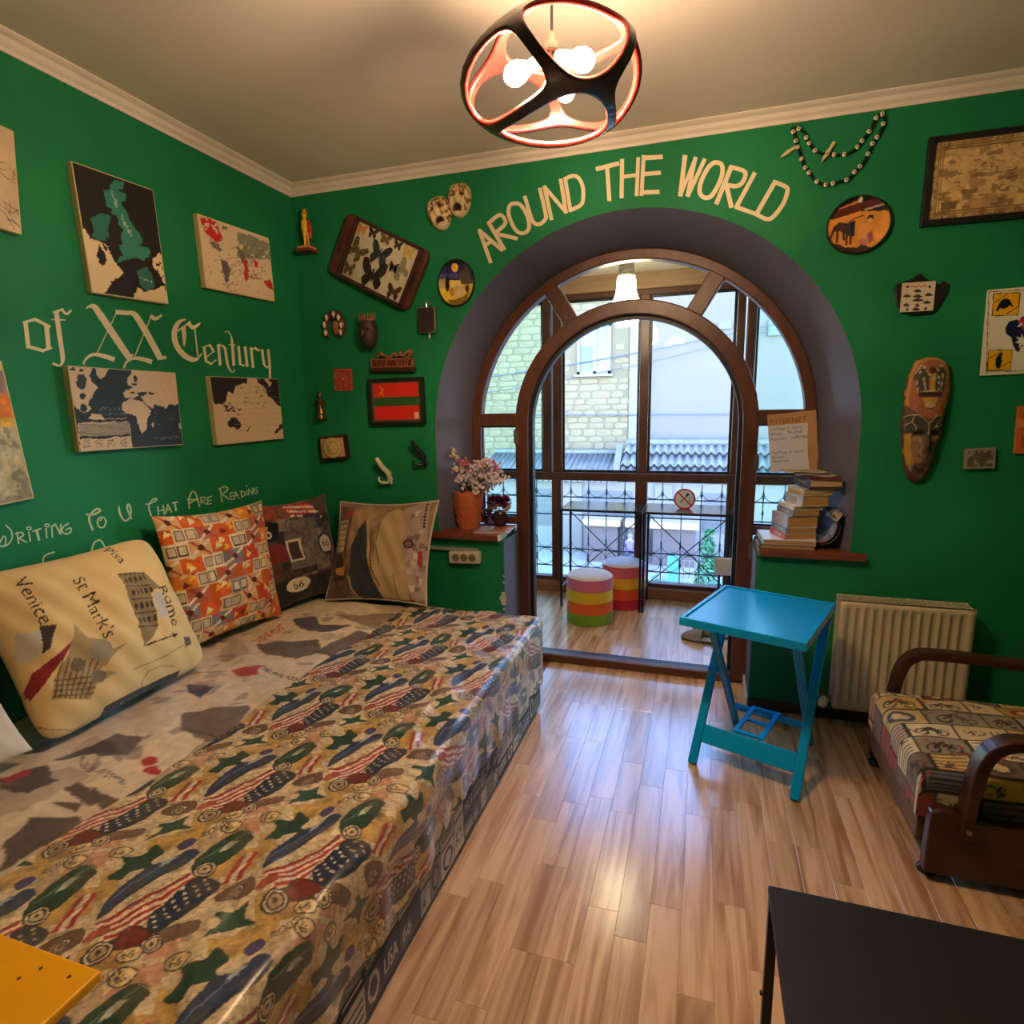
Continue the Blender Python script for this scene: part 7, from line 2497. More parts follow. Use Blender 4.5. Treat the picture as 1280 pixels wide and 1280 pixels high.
def draw_gray(cv):
    cv.noise(5, 0.10)
    S = lambda pts: crop_pts((0, 620), 3.765, pts)
    cv.text('07', S([(5, 950)])[0], np.array((3, 14.0)), np.array((14, -3.0)), (60, 46, 40))
    for k in range(10):
        p = (cv.rs.uniform(-120, 10), cv.rs.uniform(760, 950)); cv.ell(p, cv.rs.uniform(4, 12), cv.rs.uniform(3, 9), (110, 96, 86), alpha=0.7)
pillow('pale grey pillow cut off by the left photo edge', (0.235, -2.08, 0.700), (-.03, 1, 0), (-.45, .0, .88), .50, .46, 0.15, draw_gray, (206, 190, 168), res=80)

# ------------------------------------------------------------------ radiator
def radiator():
    x0, x1, z0, z1 = 2.757, 3.252, 0.108, 0.612
    yb, yf = -0.035, -0.125
    T = thing('panel_radiator', ((x0 + x1) / 2, -0.08, 0.0), 'cream steel panel radiator under the carved mask', 'radiator')
    mr = mat('radiator_cream', rgb(216, 200, 172), rough=0.4, var=0.03, vscale=5)
    # ribbed front panel
    n = 13
    b = MB()
    xs, ys = [x0], [0.0]
    m = 0.022
    p = (x1 - x0 - 2 * m) / n
    for k in range(n):
        a = x0 + m + k * p
        for t, d in ((0.10, 0.0), (0.26, 0.009), (0.74, 0.009), (0.90, 0.0)):
            xs.append(a + p * t); ys.append(d)
    xs.append(x1); ys.append(0.0)
    zr = [z0, z0 + 0.030, z0 + 0.042, z1 - 0.042, z1 - 0.030, z1]
    k_ = [0, 0, 1, 1, 0, 0]
    nx_ = len(xs)
    for z, f in zip(zr, k_):
        for x, d in zip(xs, ys): b.v.append((x, yf + d * f, z))
    for j in range(len(zr) - 1):
        for i in range(nx_ - 1):
            a = j * nx_ + i
            b.f.append((a, a + 1, a + nx_ + 1, a + nx_))
    o = b.build('front_panel', mr, T, smooth=True)
    s = o.modifiers.new('thick', 'SOLIDIFY'); s.thickness = 0.006; s.offset = -1
    MB().box((x0 + 0.01, yb, z0 + 0.01), (x1 - 0.01, yb + 0.012, z1 - 0.012)).build('rear_panel', mr, T, bevel=0.003)
    for xx in (x0, x1 - 0.004):
        MB().box((xx, yf + 0.004, z0 + 0.004), (xx + 0.004, yb + 0.006, z1 - 0.004)).build('side_cover', mr, T, bevel=0.001)
    MB().box((x0 + 0.006, yf + 0.010, z0 + 0.02), (x1 - 0.006, yb - 0.002, z1 - 0.022)).build('inner_shade_box', mat('radiator_dark_inside', rgb(70, 62, 52), rough=0.8), T)  # added dark box, its colour stands in for the shade under the slats
    # top grille: frame and slats
    b = MB()
    b.box((x0, yf, z1 - 0.004), (x1, yf + 0.014, z1)); b.box((x0, yb - 0.008, z1 - 0.004), (x1, yb + 0.006, z1))
    b.build('grille_frame', mr, T)
    sl = MB().box((-0.0016, 0, -0.006), (0.0016, 0.070, 0.0)).build('grille_slat', mr, T, local=True)
    ns = 44
    for k in range(ns):
        loc = (x0 + 0.01 + (x1 - x0 - 0.02) * k / (ns - 1) - (x0 + x1) / 2, yf + 0.013 + 0.08, z1 - 0.001)
        if k == 0: sl.location = loc
        else: shared('grille_slat', sl, T, loc)
    MB().cyl((x0 + 0.06, -0.02, z0 + 0.1), (x0 + 0.06, 0.0, z0 + 0.1), 0.012, 10).build('wall_bracket', mr, T)
    MB().cyl((x1 - 0.06, -0.024, z0 + 0.1), (x1 - 0.06, 0.0, z0 + 0.1), 0.012, 10).build('wall_bracket', mr, T)
    MB().tube([(x0 + 0.004, -0.08, z0 + 0.03), (x0 - 0.02, -0.08, z0 + 0.03), (x0 - 0.03, -0.075, z0 + 0.02), (x0 - 0.03, -0.03, z0 + 0.02), (x0 - 0.03, 0.0, z0 + 0.02)], 0.008, 10).build('pipe', mat('grey_pipe', rgb(90, 84, 80), rough=0.5), T, smooth=True)
    MB().lathe([(0.010, 0), (0.017, 0.006), (0.020, 0.018), (0.019, 0.040), (0.014, 0.050), (0.004, 0.053)], (x0 - 0.024, -0.082, z0 + 0.026), 16, (-0.35, -0.75, -0.35)).build('valve_knob', M_white, T, smooth=True)
radiator()

# ------------------------------------------------------------------ blue folding table
def blue_table():
    T = thing('folding_table', (2.426, -0.426, 0), 'turquoise plastic folding side table with crossed legs', 'table', rotz=math.atan2(-0.141, 0.383))
    m = mat('turquoise_plastic', rgb(0, 160, 236), rough=0.25, spec=0.35, var=0.03, vscale=5)
    ZT = 0.645
    cx, cy, hw, hd = -0.010, -0.046, 0.226, 0.262
    MB().box((cx - hw + 0.012, cy - hd + 0.012, ZT - 0.014), (cx + hw - 0.012, cy + hd - 0.012, ZT)).build('table_top', m, T, local=True, bevel=0.003)
    for lo, hi in (((-hw, -hd), (hw, -hd + 0.016)), ((-hw, hd - 0.016), (hw, hd)), ((-hw, -hd + 0.016), (-hw + 0.016, hd - 0.016)), ((hw - 0.016, -hd + 0.016), (hw, hd - 0.016))):
        MB().box((cx + lo[0], cy + lo[1], ZT - 0.026), (cx + hi[0], cy + hi[1], ZT + 0.007)).build('raised_rim', m, T, local=True, bevel=0.003)
    MB().box((cx - hw * 0.72, cy - 0.06, ZT - 0.03), (cx + hw * 0.72, cy + 0.06, ZT - 0.014)).build('under_rib', m, T, local=True, bevel=0.002)
    # front frame: foot at the front, head at the back
    def fr(hwf, y0, y1, w, t, zc0, zc1, name):
        z1 = ZT - 0.026
        L = lambda z: y0 + (y1 - y0) * (z / z1)
        d = np.array((0, y1 - y0, z1)); d /= np.linalg.norm(d)
        for sx in (-1, 1):
            x = sx * (hwf - w / 2)
            b = MB().bar((x, L(0.004), 0.004), (x, L(z1), z1), w, t, side=(1, 0, 0))
            b.build('leg', m, T, local=True, bevel=0.003)
        b = MB().bar((-hwf + w, (L(zc0) + L(zc1)) / 2, (zc0 + zc1) / 2), (hwf - w, (L(zc0) + L(zc1)) / 2, (zc0 + zc1) / 2), zc1 - zc0, t * 0.9, side=tuple(d))
        b.build(name, m, T, local=True, bevel=0.004)
        MB().bar((-hwf, L(z1 - 0.02), z1 - 0.02), (hwf, L(z1 - 0.02), z1 - 0.02), 0.03, t, side=tuple(d)).build('head_bar', m, T, local=True, bevel=0.003)
        return L
    Lf = fr(0.212, -0.222, 0.16, 0.034, 0.020, 0.075, 0.150, 'cross_panel')
    Lr = fr(0.172, 0.222, -0.19, 0.030, 0.020, 0.10, 0.135, 'rear_bar')
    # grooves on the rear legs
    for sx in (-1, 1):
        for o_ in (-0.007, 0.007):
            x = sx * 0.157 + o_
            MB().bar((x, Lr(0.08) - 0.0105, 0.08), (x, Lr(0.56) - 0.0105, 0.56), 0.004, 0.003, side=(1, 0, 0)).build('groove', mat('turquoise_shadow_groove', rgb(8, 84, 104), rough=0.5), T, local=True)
    for sx in (-1, 1):
        zc = 0.34
        MB().cyl((sx * 0.168, Lf(zc), zc), (sx * 0.216, Lf(zc), zc), 0.009, 12).build('pivot', m, T, local=True)
    # ladder shaped brace between the bars
    ya, za, yb, zb = Lf(0.145) + 0.004, 0.150, Lr(0.12) + 0.004, 0.138
    for x in (-0.058, 0.042):
        MB().bar((x, ya, za), (x, yb, zb), 0.020, 0.010, side=(1, 0, 0)).build('brace_rail', m, T, local=True, bevel=0.002)
    for t in (0.04, 0.5, 0.96):
        y, z = ya + (yb - ya) * t, za + (zb - za) * t
        MB().bar((-0.05, y, z), (0.034, y, z), 0.020, 0.0098, side=(0, 1, 0)).build('brace_rung', m, T, local=True, bevel=0.002)
blue_table()

# ------------------------------------------------------------------ armchair
def armchair():
    T = thing('armchair', (3.2, -0.65, 0), 'low armchair with bentwood arms and collage print cushion', 'armchair')
    mw = mat('dark_mahogany', rgb(74, 38, 28), rough=0.32, col2=rgb(52, 25, 20), vscale=6, stretch=(1, 4, 4), bump=0.05, bscale=30)
    mb = mat('pale_rail_wood', rgb(128, 94, 68), rough=0.6, col2=rgb(104, 74, 52), vscale=8, stretch=(5, 1, 5))
    # cushion
    xa, xb, ya, yb, z0, z1 = 2.835, 3.52, -0.945, -0.372, 0.185, 0.335
    res = 150
    cv = Cv(150, 150, (206, 184, 146))
    r = random.Random(6)
    y = 0.0
    words = ['MOTO', 'CO', 'ROAD', 'OIL', 'RIDE', 'CAFE', 'GAS']
    k = 0
    while y < 1:
        h = r.uniform(0.075, 0.13)
        x = -r.random() * 0.1
        while x < 1:
            w = r.uniform(0.09, 0.18)
            c = r.choice([(214, 192, 152), (210, 178, 112), (226, 208, 176), (200, 160, 70), (150, 136, 122), (190, 176, 160), (112, 92, 84), (160, 58, 48), (92, 106, 120)])
            cv.poly([(x, y), (x + w, y), (x + w, y + h), (x, y + h)], (50, 36, 32))
            cv.poly([(x + .006, y + .006), (x + w - .004, y + .006), (x + w - .004, y + h - .004), (x + .006, y + h - .004)], c)
            t = r.random()
            ink = r.choice([(60, 48, 44), (150, 40, 36), (70, 76, 92), (80, 70, 50)])
            if t < 0.4:
                for s_ in (0.3, 0.7):
                    cv.ell((x + w * s_, y + h * .35), w * .14, h * .24, (54, 44, 40)); cv.ell((x + w * s_, y + h * .35), w * .10, h * .17, c)
                cv.line([(x + w * .3, y + h * .35), (x + w * .5, y + h * .7), (x + w * .7, y + h * .35), (x + w * .35, y + h * .6)], 1.6, (54, 44, 40))
            elif t < 0.65:
                cv.text(words[k % 7], (x + w * .12, y + h * .3), (w * .28, 0), (0, h * .55), ink); k += 1
            elif t < 0.85:
                cv.ell((x + w * .5, y + h * .5), w * .32, h * .36, ink); cv.ell((x + w * .5, y + h * .5), w * .2, h * .2, (214, 190, 150))
            else:
                for j in range(4): cv.line([(x + w * .1, y + h * (.2 + .2 * j)), (x + w * .85, y + h * (.2 + .2 * j))], 1.1, ink)
            x += w
        y += h
    for k in range(150):
        x, y = r.random(), r.random()
        P_ = [(x, y)]
        for j in range(3):
            x += r.uniform(-.02, .02); y += r.uniform(-.02, .02); P_.append((x, y))
        cv.line(P_, 1.0, r.choice([(70, 52, 46), (90, 74, 60), (150, 50, 44)]), 0.8)
    cv.noise(20, 0.10)
    # the print wraps over the rounded box: sides take the edge colours
    g = np.linspace(-1, 1, res)
    def boxmap(a, L_, drop):
        # arc length over top (half length L_) and down the sides
        s_ = a * (L_ + drop)
        r_ = 0.035
        flat = L_ - r_
        out_p = np.empty_like(s_); out_z = np.zeros_like(s_)
        for i_, s1 in enumerate(s_):
            q = abs(s1); sg = 1 if s1 >= 0 else -1
            if q <= flat: out_p[i_] = sg * q; out_z[i_] = 0
            elif q <= flat + r_ * math.pi / 2:
                t_ = (q - flat) / r_; out_p[i_] = sg * (flat + r_ * math.sin(t_)); out_z[i_] = r_ * (math.cos(t_) - 1)
            else:
                out_p[i_] = sg * L_; out_z[i_] = -r_ - (q - flat - r_ * math.pi / 2)
        return out_p, out_z
    hx, hy, dz = (xb - xa) / 2, (yb - ya) / 2, z1 - z0
    px_, zx = boxmap(g, hx, dz); py_, zy = boxmap(g, hy, dz)
    XX, YY = np.meshgrid(px_, py_); ZX, ZY = np.meshgrid(zx, zy)
    ZZ = np.maximum(ZX + ZY, -dz)
    bulge = 0.03 * np.clip(1 - (XX / hx) ** 2, 0, 1) * np.clip(1 - (YY / hy) ** 2, 0, 1)
    P = np.stack([XX + (xa + xb) / 2, YY + (ya + yb) / 2, z1 + ZZ + bulge + 0.004 * np.sin(XX * 30) * np.sin(YY * 24)], -1)
    grid_obj('seat_cushion', P, cv.a, M_cloth, T)
    MB().box((xa + 0.03, ya + 0.01, z0 - 0.02), (xb - 0.02, yb - 0.01, z0 + 0.02)).build('seat_base', mw, T)
    MB().box((xa + 0.012, ya + 0.02, 0.085), (xa + 0.040, yb + 0.005, 0.165)).build('front_rail', mb, T, bevel=0.003)
    # side panels
    for y0, y1 in ((-1.0, -0.955), (-0.365, -0.335)):
        out = [(xa + 0.018, 0.03), (xb + 0.08, 0.03), (xb + 0.08, 0.26), (xa + 0.22, 0.215), (xa + 0.10, 0.235), (xa + 0.05, 0.25), (xa + 0.022, 0.235)]
        MB().prism(out, (0, y0, 0), (1, 0, 0), (0, 0, 1), (0, 1, 0), y1 - y0).build('side_panel', mw, T, bevel=0.008, seg=3)
    # bentwood arms
    for yc, dx in ((-0.985, 0.0), (-0.345, -0.035)):
        path = smoothpath([(2.945 + dx, yc, 0.17), (2.955 + dx, yc, 0.30), (2.972 + dx, yc, 0.415), (3.01 + dx, yc, 0.472), (3.08 + dx, yc, 0.488), (3.3, yc, 0.480), (3.60, yc, 0.455)], 7)
        b = MB()
        for i in range(len(path)):
            a = path[max(0, i - 1)]; c = path[min(len(path) - 1, i + 1)]
            d = (c - a) / np.linalg.norm(c - a)
            nrm = np.array((-d[2], 0, d[0]))
            hw, ht = 0.030, 0.017
            b.v += [tuple(path[i] + np.array((0, sy * hw, 0)) + nrm * ht * sz) for sy, sz in ((-1, -1), (1, -1), (1, 1), (-1, 1))]
        for i in range(len(path) - 1):
            for j in range(4):
                b.f.append((4 * i + j, 4 * i + (j + 1) % 4, 4 * i + 4 + (j + 1) % 4, 4 * i + 4 + j))
        b.f += [(3, 2, 1, 0), tuple(4 * (len(path) - 1) + j for j in range(4))]
        b.build('armrest', mw, T, bevel=0.006)
        MB().cyl((2.95 + dx, yc - 0.033, 0.20), (2.95 + dx, yc + 0.033, 0.20), 0.008, 10).build('bolt', M_metal, T)
    mk = mat('dark_metal_foot', rgb(54, 50, 52), rough=0.25, metal=0.6)
    for xx, yy in ((2.880, -0.945), (2.880, -0.355), (3.5, -0.93), (3.5, -0.37)):
        MB().lathe([(0.026, 0), (0.028, 0.008), (0.022, 0.018), (0.008, 0.022), (0.008, 0.10)], (xx, yy, 0), 16).build('foot', mk, T, smooth=True)
    MB().box((3.53, -0.95, 0.2), (3.66, -0.37, 0.80)).build('backrest', M_ticking, T, bevel=0.03, seg=3)
armchair()

# ------------------------------------------------------------------ tables in the foreground
T = thing('black_table', (2.80, -1.98, 0), 'black table with thin metal legs in the near right corner', 'table')
mk = mat('black_laminate', rgb(20, 18, 18), rough=0.55, spec=0.3, var=0.15, vscale=40)
MB().box((2.327, -2.26, 0.434), (3.24, -1.694, 0.45)).build('table_top', mk, T, bevel=0.002)
mkm = mat('black_steel', rgb(16, 15, 16), rough=0.4, metal=0.3)
for x, y in ((2.338, -1.707), (3.228, -1.707), (2.338, -2.247), (3.228, -2.247)):
    MB().box((x - 0.010, y - 0.010, 0.0), (x + 0.010, y + 0.010, 0.434)).build('leg', mkm, T, bevel=0.002)
MB().box((2.332, -2.24, 0.405), (2.348, -1.715, 0.434)).build('apron', mkm, T)
MB().box((3.218, -2.24, 0.405), (3.234, -1.715, 0.434)).build('apron', mkm, T)
MB().cyl((2.322, -1.713, 0.20), (2.334, -1.713, 0.20), 0.005, 8).build('bolt', mkm, T)

T = thing('yellow_table', (0.95, -2.65, 0), 'bright yellow table top at the foot of the bed', 'table')
my = mat('yellow_lacquer', rgb(236, 168, 16), rough=0.35, var=0.03, vscale=3)
MB().box((0.55, -3.0, 0.582), (1.30, -2.352, 0.60)).build('table_top', my, T, bevel=0.004)
for x, y in ((0.60, -2.95), (1.25, -2.95), (0.60, -2.47), (1.25, -2.47)):
    MB().box((x - 0.02, y - 0.02, 0), (x + 0.02, y + 0.02, 0.582)).build('leg', my, T, bevel=0.003)
b = MB()
for x, y in ((1.262, -2.375), (1.19, -2.40), (1.10, -2.385), (1.205, -2.378), (1.13, -2.42)):
    b.lathe([(0.003, 0), (0.003, 0.0006)], (x, y, 0.6001), 8)
b.build('stain', mat('brown_speck', rgb(90, 50, 20), rough=0.7), T)

# ------------------------------------------------------------------ things on the sills
def flower_pot():
    c = np.array((0.922, 0.135, 0.7985))
    T = thing('flower_pot', tuple(c), 'terracotta pot of dried white and pink flowers on left sill', 'flower pot')
    mt = mat('terracotta', rgb(196, 104, 62), rough=0.7, var=0.10, vscale=40, bump=0.3, bscale=60)
    seg = 40
    b = MB()
    prof = [(0.058, 0.0), (0.062, 0.01), (0.070, 0.08), (0.080, 0.16), (0.086, 0.205)]
    for k, (r, z) in enumerate(prof):
        for j in range(seg):
            a = 2 * math.pi * j / seg
            zz = z + (0.012 * abs(math.sin(a * 4)) if k == len(prof) - 1 else 0)
            b.v.append((c[0] + r * math.cos(a), c[1] + r * math.sin(a), c[2] + zz))
    n = len(prof)
    for j in range(seg):
        a = 2 * math.pi * j / seg
        b.v.append((c[0] + 0.078 * math.cos(a), c[1] + 0.078 * math.sin(a), c[2] + 0.204 + 0.012 * abs(math.sin(a * 4))))
    for j in range(seg):
        a = 2 * math.pi * j / seg
        b.v.append((c[0] + 0.07 * math.cos(a), c[1] + 0.07 * math.sin(a), c[2] + 0.15))
    for i in range(n + 1):
        for j in range(seg): b.f.append((i * seg + j, i * seg + (j + 1) % seg, (i + 1) * seg + (j + 1) % seg, (i + 1) * seg + j))
    b.f.append(tuple(reversed(range(seg)))); b.f.append(tuple((n + 1) * seg + j for j in range(seg)))
    b.build('pot', mt, T, smooth=True)
    r_ = random.Random(31)
    for z in (0.05, 0.09, 0.13):
        MB().tube([(c[0] + (0.0655 + z * 0.11) * math.cos(a), c[1] + (0.0655 + z * 0.11) * math.sin(a), c[2] + z + 0.012 * math.sin(a * 9)) for a in np.linspace(0, 2 * math.pi, 60)[:-1]], 0.0025, 5, closed=True).build('relief_line', mt, T, smooth=True)
    def blossom(b, p, s):
        d = np.array([r_.gauss(0, 1), -abs(r_.gauss(0.6, 1)), abs(r_.gauss(0.3, 1))]); d /= np.linalg.norm(d)
        e = np.cross(d, (0.2, 0.3, 0.9)); e /= np.linalg.norm(e); f = np.cross(d, e)
        for k in range(5):
            a = 2 * math.pi * k / 5
            q = math.cos(a) * e + math.sin(a) * f; w = -math.sin(a) * e + math.cos(a) * f
            b.add([p, p + q * s * .6 + w * s * .4 + d * s * .2, p + q * s + d * s * .35, p + q * s * .6 - w * s * .4 + d * s * .2], [(0, 1, 2, 3)])
    top = c + np.array((0, 0, 0.20))
    cl = {'white': MB(), 'pink': MB(), 'cream': MB()}
    st = MB()
    heads = []
    for k in range(80):
        a_, q_ = r_.uniform(0, 2 * math.pi), math.sqrt(r_.random())
        u_, v_ = 0.085 + 0.125 * q_ * math.cos(a_), 0.095 + 0.085 * q_ * math.sin(a_)
        heads.append((np.array((u_, r_.uniform(-0.07, 0.06), v_)), 'white'))
    for u_, v_ in ((-0.02, 0.165), (0.0, 0.15), (0.02, 0.17), (0.13, 0.16), (0.17, 0.17), (0.185, 0.145), (0.05, 0.13)): heads.append((np.array((u_, -0.03, v_)), 'pink'))
    for u_, v_ in ((-0.075, 0.235), (-0.06, 0.20), (-0.085, 0.125), (-0.05, 0.135), (-0.035, 0.13)): heads.append((np.array((u_, -0.02, v_)), 'cream'))
    for h, kd in heads:
        p = top + h
        st.tube([top + np.array((h[0] * .15, h[1] * .2, -0.05)), top + h * np.array((.6, .6, .5)), p], 0.0012, 4)
        for j in range(11):
            blossom(cl[kd], p + np.array([r_.gauss(0, 0.011) for _ in range(3)]), r_.uniform(0.007, 0.012))
    st.build('stems', mat('dry_stem', rgb(96, 92, 66), rough=0.9), T)
    for kd, col in (('white', (224, 204, 208)), ('pink', (206, 104, 124)), ('cream', (222, 204, 158))):
        o = cl[kd].build(kd + '_blossoms', mat('petal_' + kd, rgb(*col), rough=0.8, var=0.10, vscale=60), T)
        o['kind'] = 'stuff'
flower_pot()

def purple_vase():
    c = np.array((1.085, 0.205, 0.8035))
    T = thing('flower_vase', tuple(c), 'small dark vase with purple flowers beside the arched frame', 'vase')
    MB().lathe([(0.030, 0), (0.040, 0.02), (0.044, 0.05), (0.034, 0.075), (0.030, 0.085), (0.027, 0.080)], c, 24).build('vase', mat('dark_plum_glass', rgb(58, 34, 48), rough=0.2), T, smooth=True)
    r_ = random.Random(8)
    mp, mc, ms = mat('purple_petal', rgb(136, 28, 96), rough=0.7, var=0.15, vscale=60), mat('beige_leaf', rgb(196, 172, 146), rough=0.8, var=0.1), mat('dry_stem', rgb(96, 92, 66))
    for dx, dz, s in ((-0.034, 0.135, 0.044), (0.034, 0.140, 0.044), (0.0, 0.150, 0.032)):
        b = MB()
        h = c + np.array((dx, -0.015, dz))
        for k in range(80):
            d = np.array([r_.gauss(0, 1), r_.gauss(-.2, 1), r_.gauss(.3, .8)]); d /= np.linalg.norm(d)
            e = np.cross(d, (0.1, 0.2, 1)); e /= np.linalg.norm(e)
            b.add([h, h + d * s * .6 + e * s * .42, h + d * s, h + d * s * .6 - e * s * .42], [(0, 1, 2, 3)])
        b.build('bloom', mp, T)
        MB().tube([c + np.array((0, 0, .07)), h], 0.002, 5).build('stem', ms, T)
    for dx, dz, a in ((-0.055, 0.125, -0.6), (0.050, 0.10, 0.5), (0.0, 0.12, 0.1), (0.06, 0.12, 0.9), (-0.03, 0.105, -0.2)):
        h = c + np.array((dx, -0.03, dz))
        e, f = np.array((math.cos(a), 0, math.sin(a))), np.array((-math.sin(a) * .6, -0.6, math.cos(a) * .6))
        MB().add([h - e * .035, h - f * .018, h + e * .035, h + f * .018, h + np.array((0, -0.006, 0.004))], [(0, 1, 4), (1, 2, 4), (2, 3, 4), (3, 0, 4)]).build('leaf', mc, T)
        MB().tube([c + np.array((0, 0, .06)), h], 0.0015, 4).build('stem', ms, T)
purple_vase()
# dark carved candle holder behind the pot
T = thing('candle_holder', (1.015, 0.215, 0.7985), 'dark purple candle holder with a white candle behind the pot', 'candle holder')
MB().lathe([(0.034, 0), (0.036, 0.01), (0.012, 0.03), (0.010, 0.07), (0.024, 0.09), (0.026, 0.10), (0.014, 0.10)], (1.015, 0.215, 0.7985), 20).build('stand', mat('dark_plum', rgb(64, 40, 56), rough=0.3, var=0.2, vscale=60), T, smooth=True)
MB().cyl((1.015, 0.215, 0.895), (1.015, 0.215, 0.975), 0.011, 12).build('candle', mat('wax', rgb(232, 226, 214), rough=0.5), T, smooth=True)
# magazine
cv = Cv(60, 50, (170, 160, 150))
cv.poly([(.35, .1), (.95, .1), (.95, .9), (.5, .9)], (186, 120, 84)); cv.noise(6, 0.25); cv.poly([(.05, .3), (.4, .2), (.4, .8), (.1, .85)], (190, 190, 200), .7)
T = thing('magazine', (1.09, 0.10, 0.799), 'glossy magazine lying under the vase at the sill end', 'magazine')
a_ = np.array((1.000, 0.0, 0.7995)); ux_ = np.array((1, 0.10, 0)); ux_ /= np.linalg.norm(ux_); uy_ = np.array((-0.1, 1, 0)); uy_ /= np.linalg.norm(uy_)
MB().obox(a_ + ux_ * .097 + uy_ * .115 + np.array((0, 0, .0015)), ux_ * .097, uy_ * .115, np.array((0, 0, .0015))).build('pages', mat('page_white', rgb(214, 206, 190), rough=0.8), T)
flat_print('cover', a_ + np.array((0, 0, .0032)), ux_, uy_, .194, .23, cv, M_gloss, T)

# power strip with its conduit
T = thing('power_strip', (0.935, 0.0, 0.62), 'cream three socket power strip on the green wall under left sill', 'power strip')
c, ux, uy, n, W, H = fit_rect([(560.5, 690), (599, 690), (599, 705.5), (561, 704)], BW, -0.035)
mpw = mat('cream_plastic', rgb(214, 200, 178), rough=0.4, var=0.03)
MB().obox(c - n * 0.0175, ux * W / 2, uy * H / 2, n * 0.0175).build('body', mpw, T, bevel=0.007, seg=3)
for k in (-1, 0, 1):
    q = c + ux * W * 0.27 * k
    MB().lathe([(0.021, 0.0), (0.021, 0.0015), (0.018, 0.0018), (0.016, -0.004), (0.002, -0.005)], q + n * 0.0005, 20, n).build('socket', mat('socket_recess', rgb(120, 104, 92), rough=0.6), T, smooth=True)
    for s in (-1, 1):
        MB().cyl(q + ux * 0.007 * s - n * 0.001, q + ux * 0.007 * s + n * 0.0025, 0.0028, 8).build('pin_hole', M_dark, T)
pa, pb = BW(536, 686.5, -0.01), BW(598, 688, -0.01)
MB().box((pa[0] - 0.25, -0.018, pb[2] - 0.009), (pb[0], 0.0, pb[2] + 0.009)).build('conduit', mat('grey_conduit', rgb(150, 150, 138), rough=0.5), T, bevel=0.002)

# cardboard notice
c, ux, uy, n, W, H = fit_rect([(963.9, 516), (1023.8, 514.8), (1019.9, 583), (958.6, 593)], BW, 0.258)
q = [(963.9, 516), (1023.8, 514.8), (1019.0, 590), (958.6, 593)]
cv = Cv(190, 230, (186, 142, 100), q)
Sg = lambda pts: crop_pts((950, 500), 12.8, pts)
cv.noise(5, 0.06)
cv.poly(Sg([(170, 395), (795, 385), (740, 900), (740, 1200), (100, 1200)]), (214, 214, 226))
cv.text('INTERNET', Sg([(195, 365)])[0], (4.9 * 2.05, -0.1), (0, -9.5), (120, 80, 50))
ink = (74, 70, 88)
for s_, p_, sz in (('1st Floor (1 room)', (205, 478), 4.55), ('Router:   TP-LINK', (195, 562), 4.7), ('Password   94781960', (185, 645), 4.75),
                  ('2nd Floor (2 room)', (175, 880), 4.4), ('Router:', (170, 955), 4.6), ('Password', (165, 1025), 4.7)):
    cv.text(s_, Sg([p_])[0], (sz * 1.12, -0.10), (-0.05, -sz * 1.2), ink)
T = thing('cardboard_notice', tuple(c - uy * H / 2), 'cardboard INTERNET notice with white paper propped above the books', 'notice')
MB().obox(c - n * 0.003, ux * W / 2, uy * H / 2, n * 0.0024).build('card', mat('cardboard', rgb(176, 134, 96), rough=0.9, var=0.06), T)
flat_print('print', c - ux * W / 2 - uy * H / 2, ux, uy, W, H, cv, M_print, T)

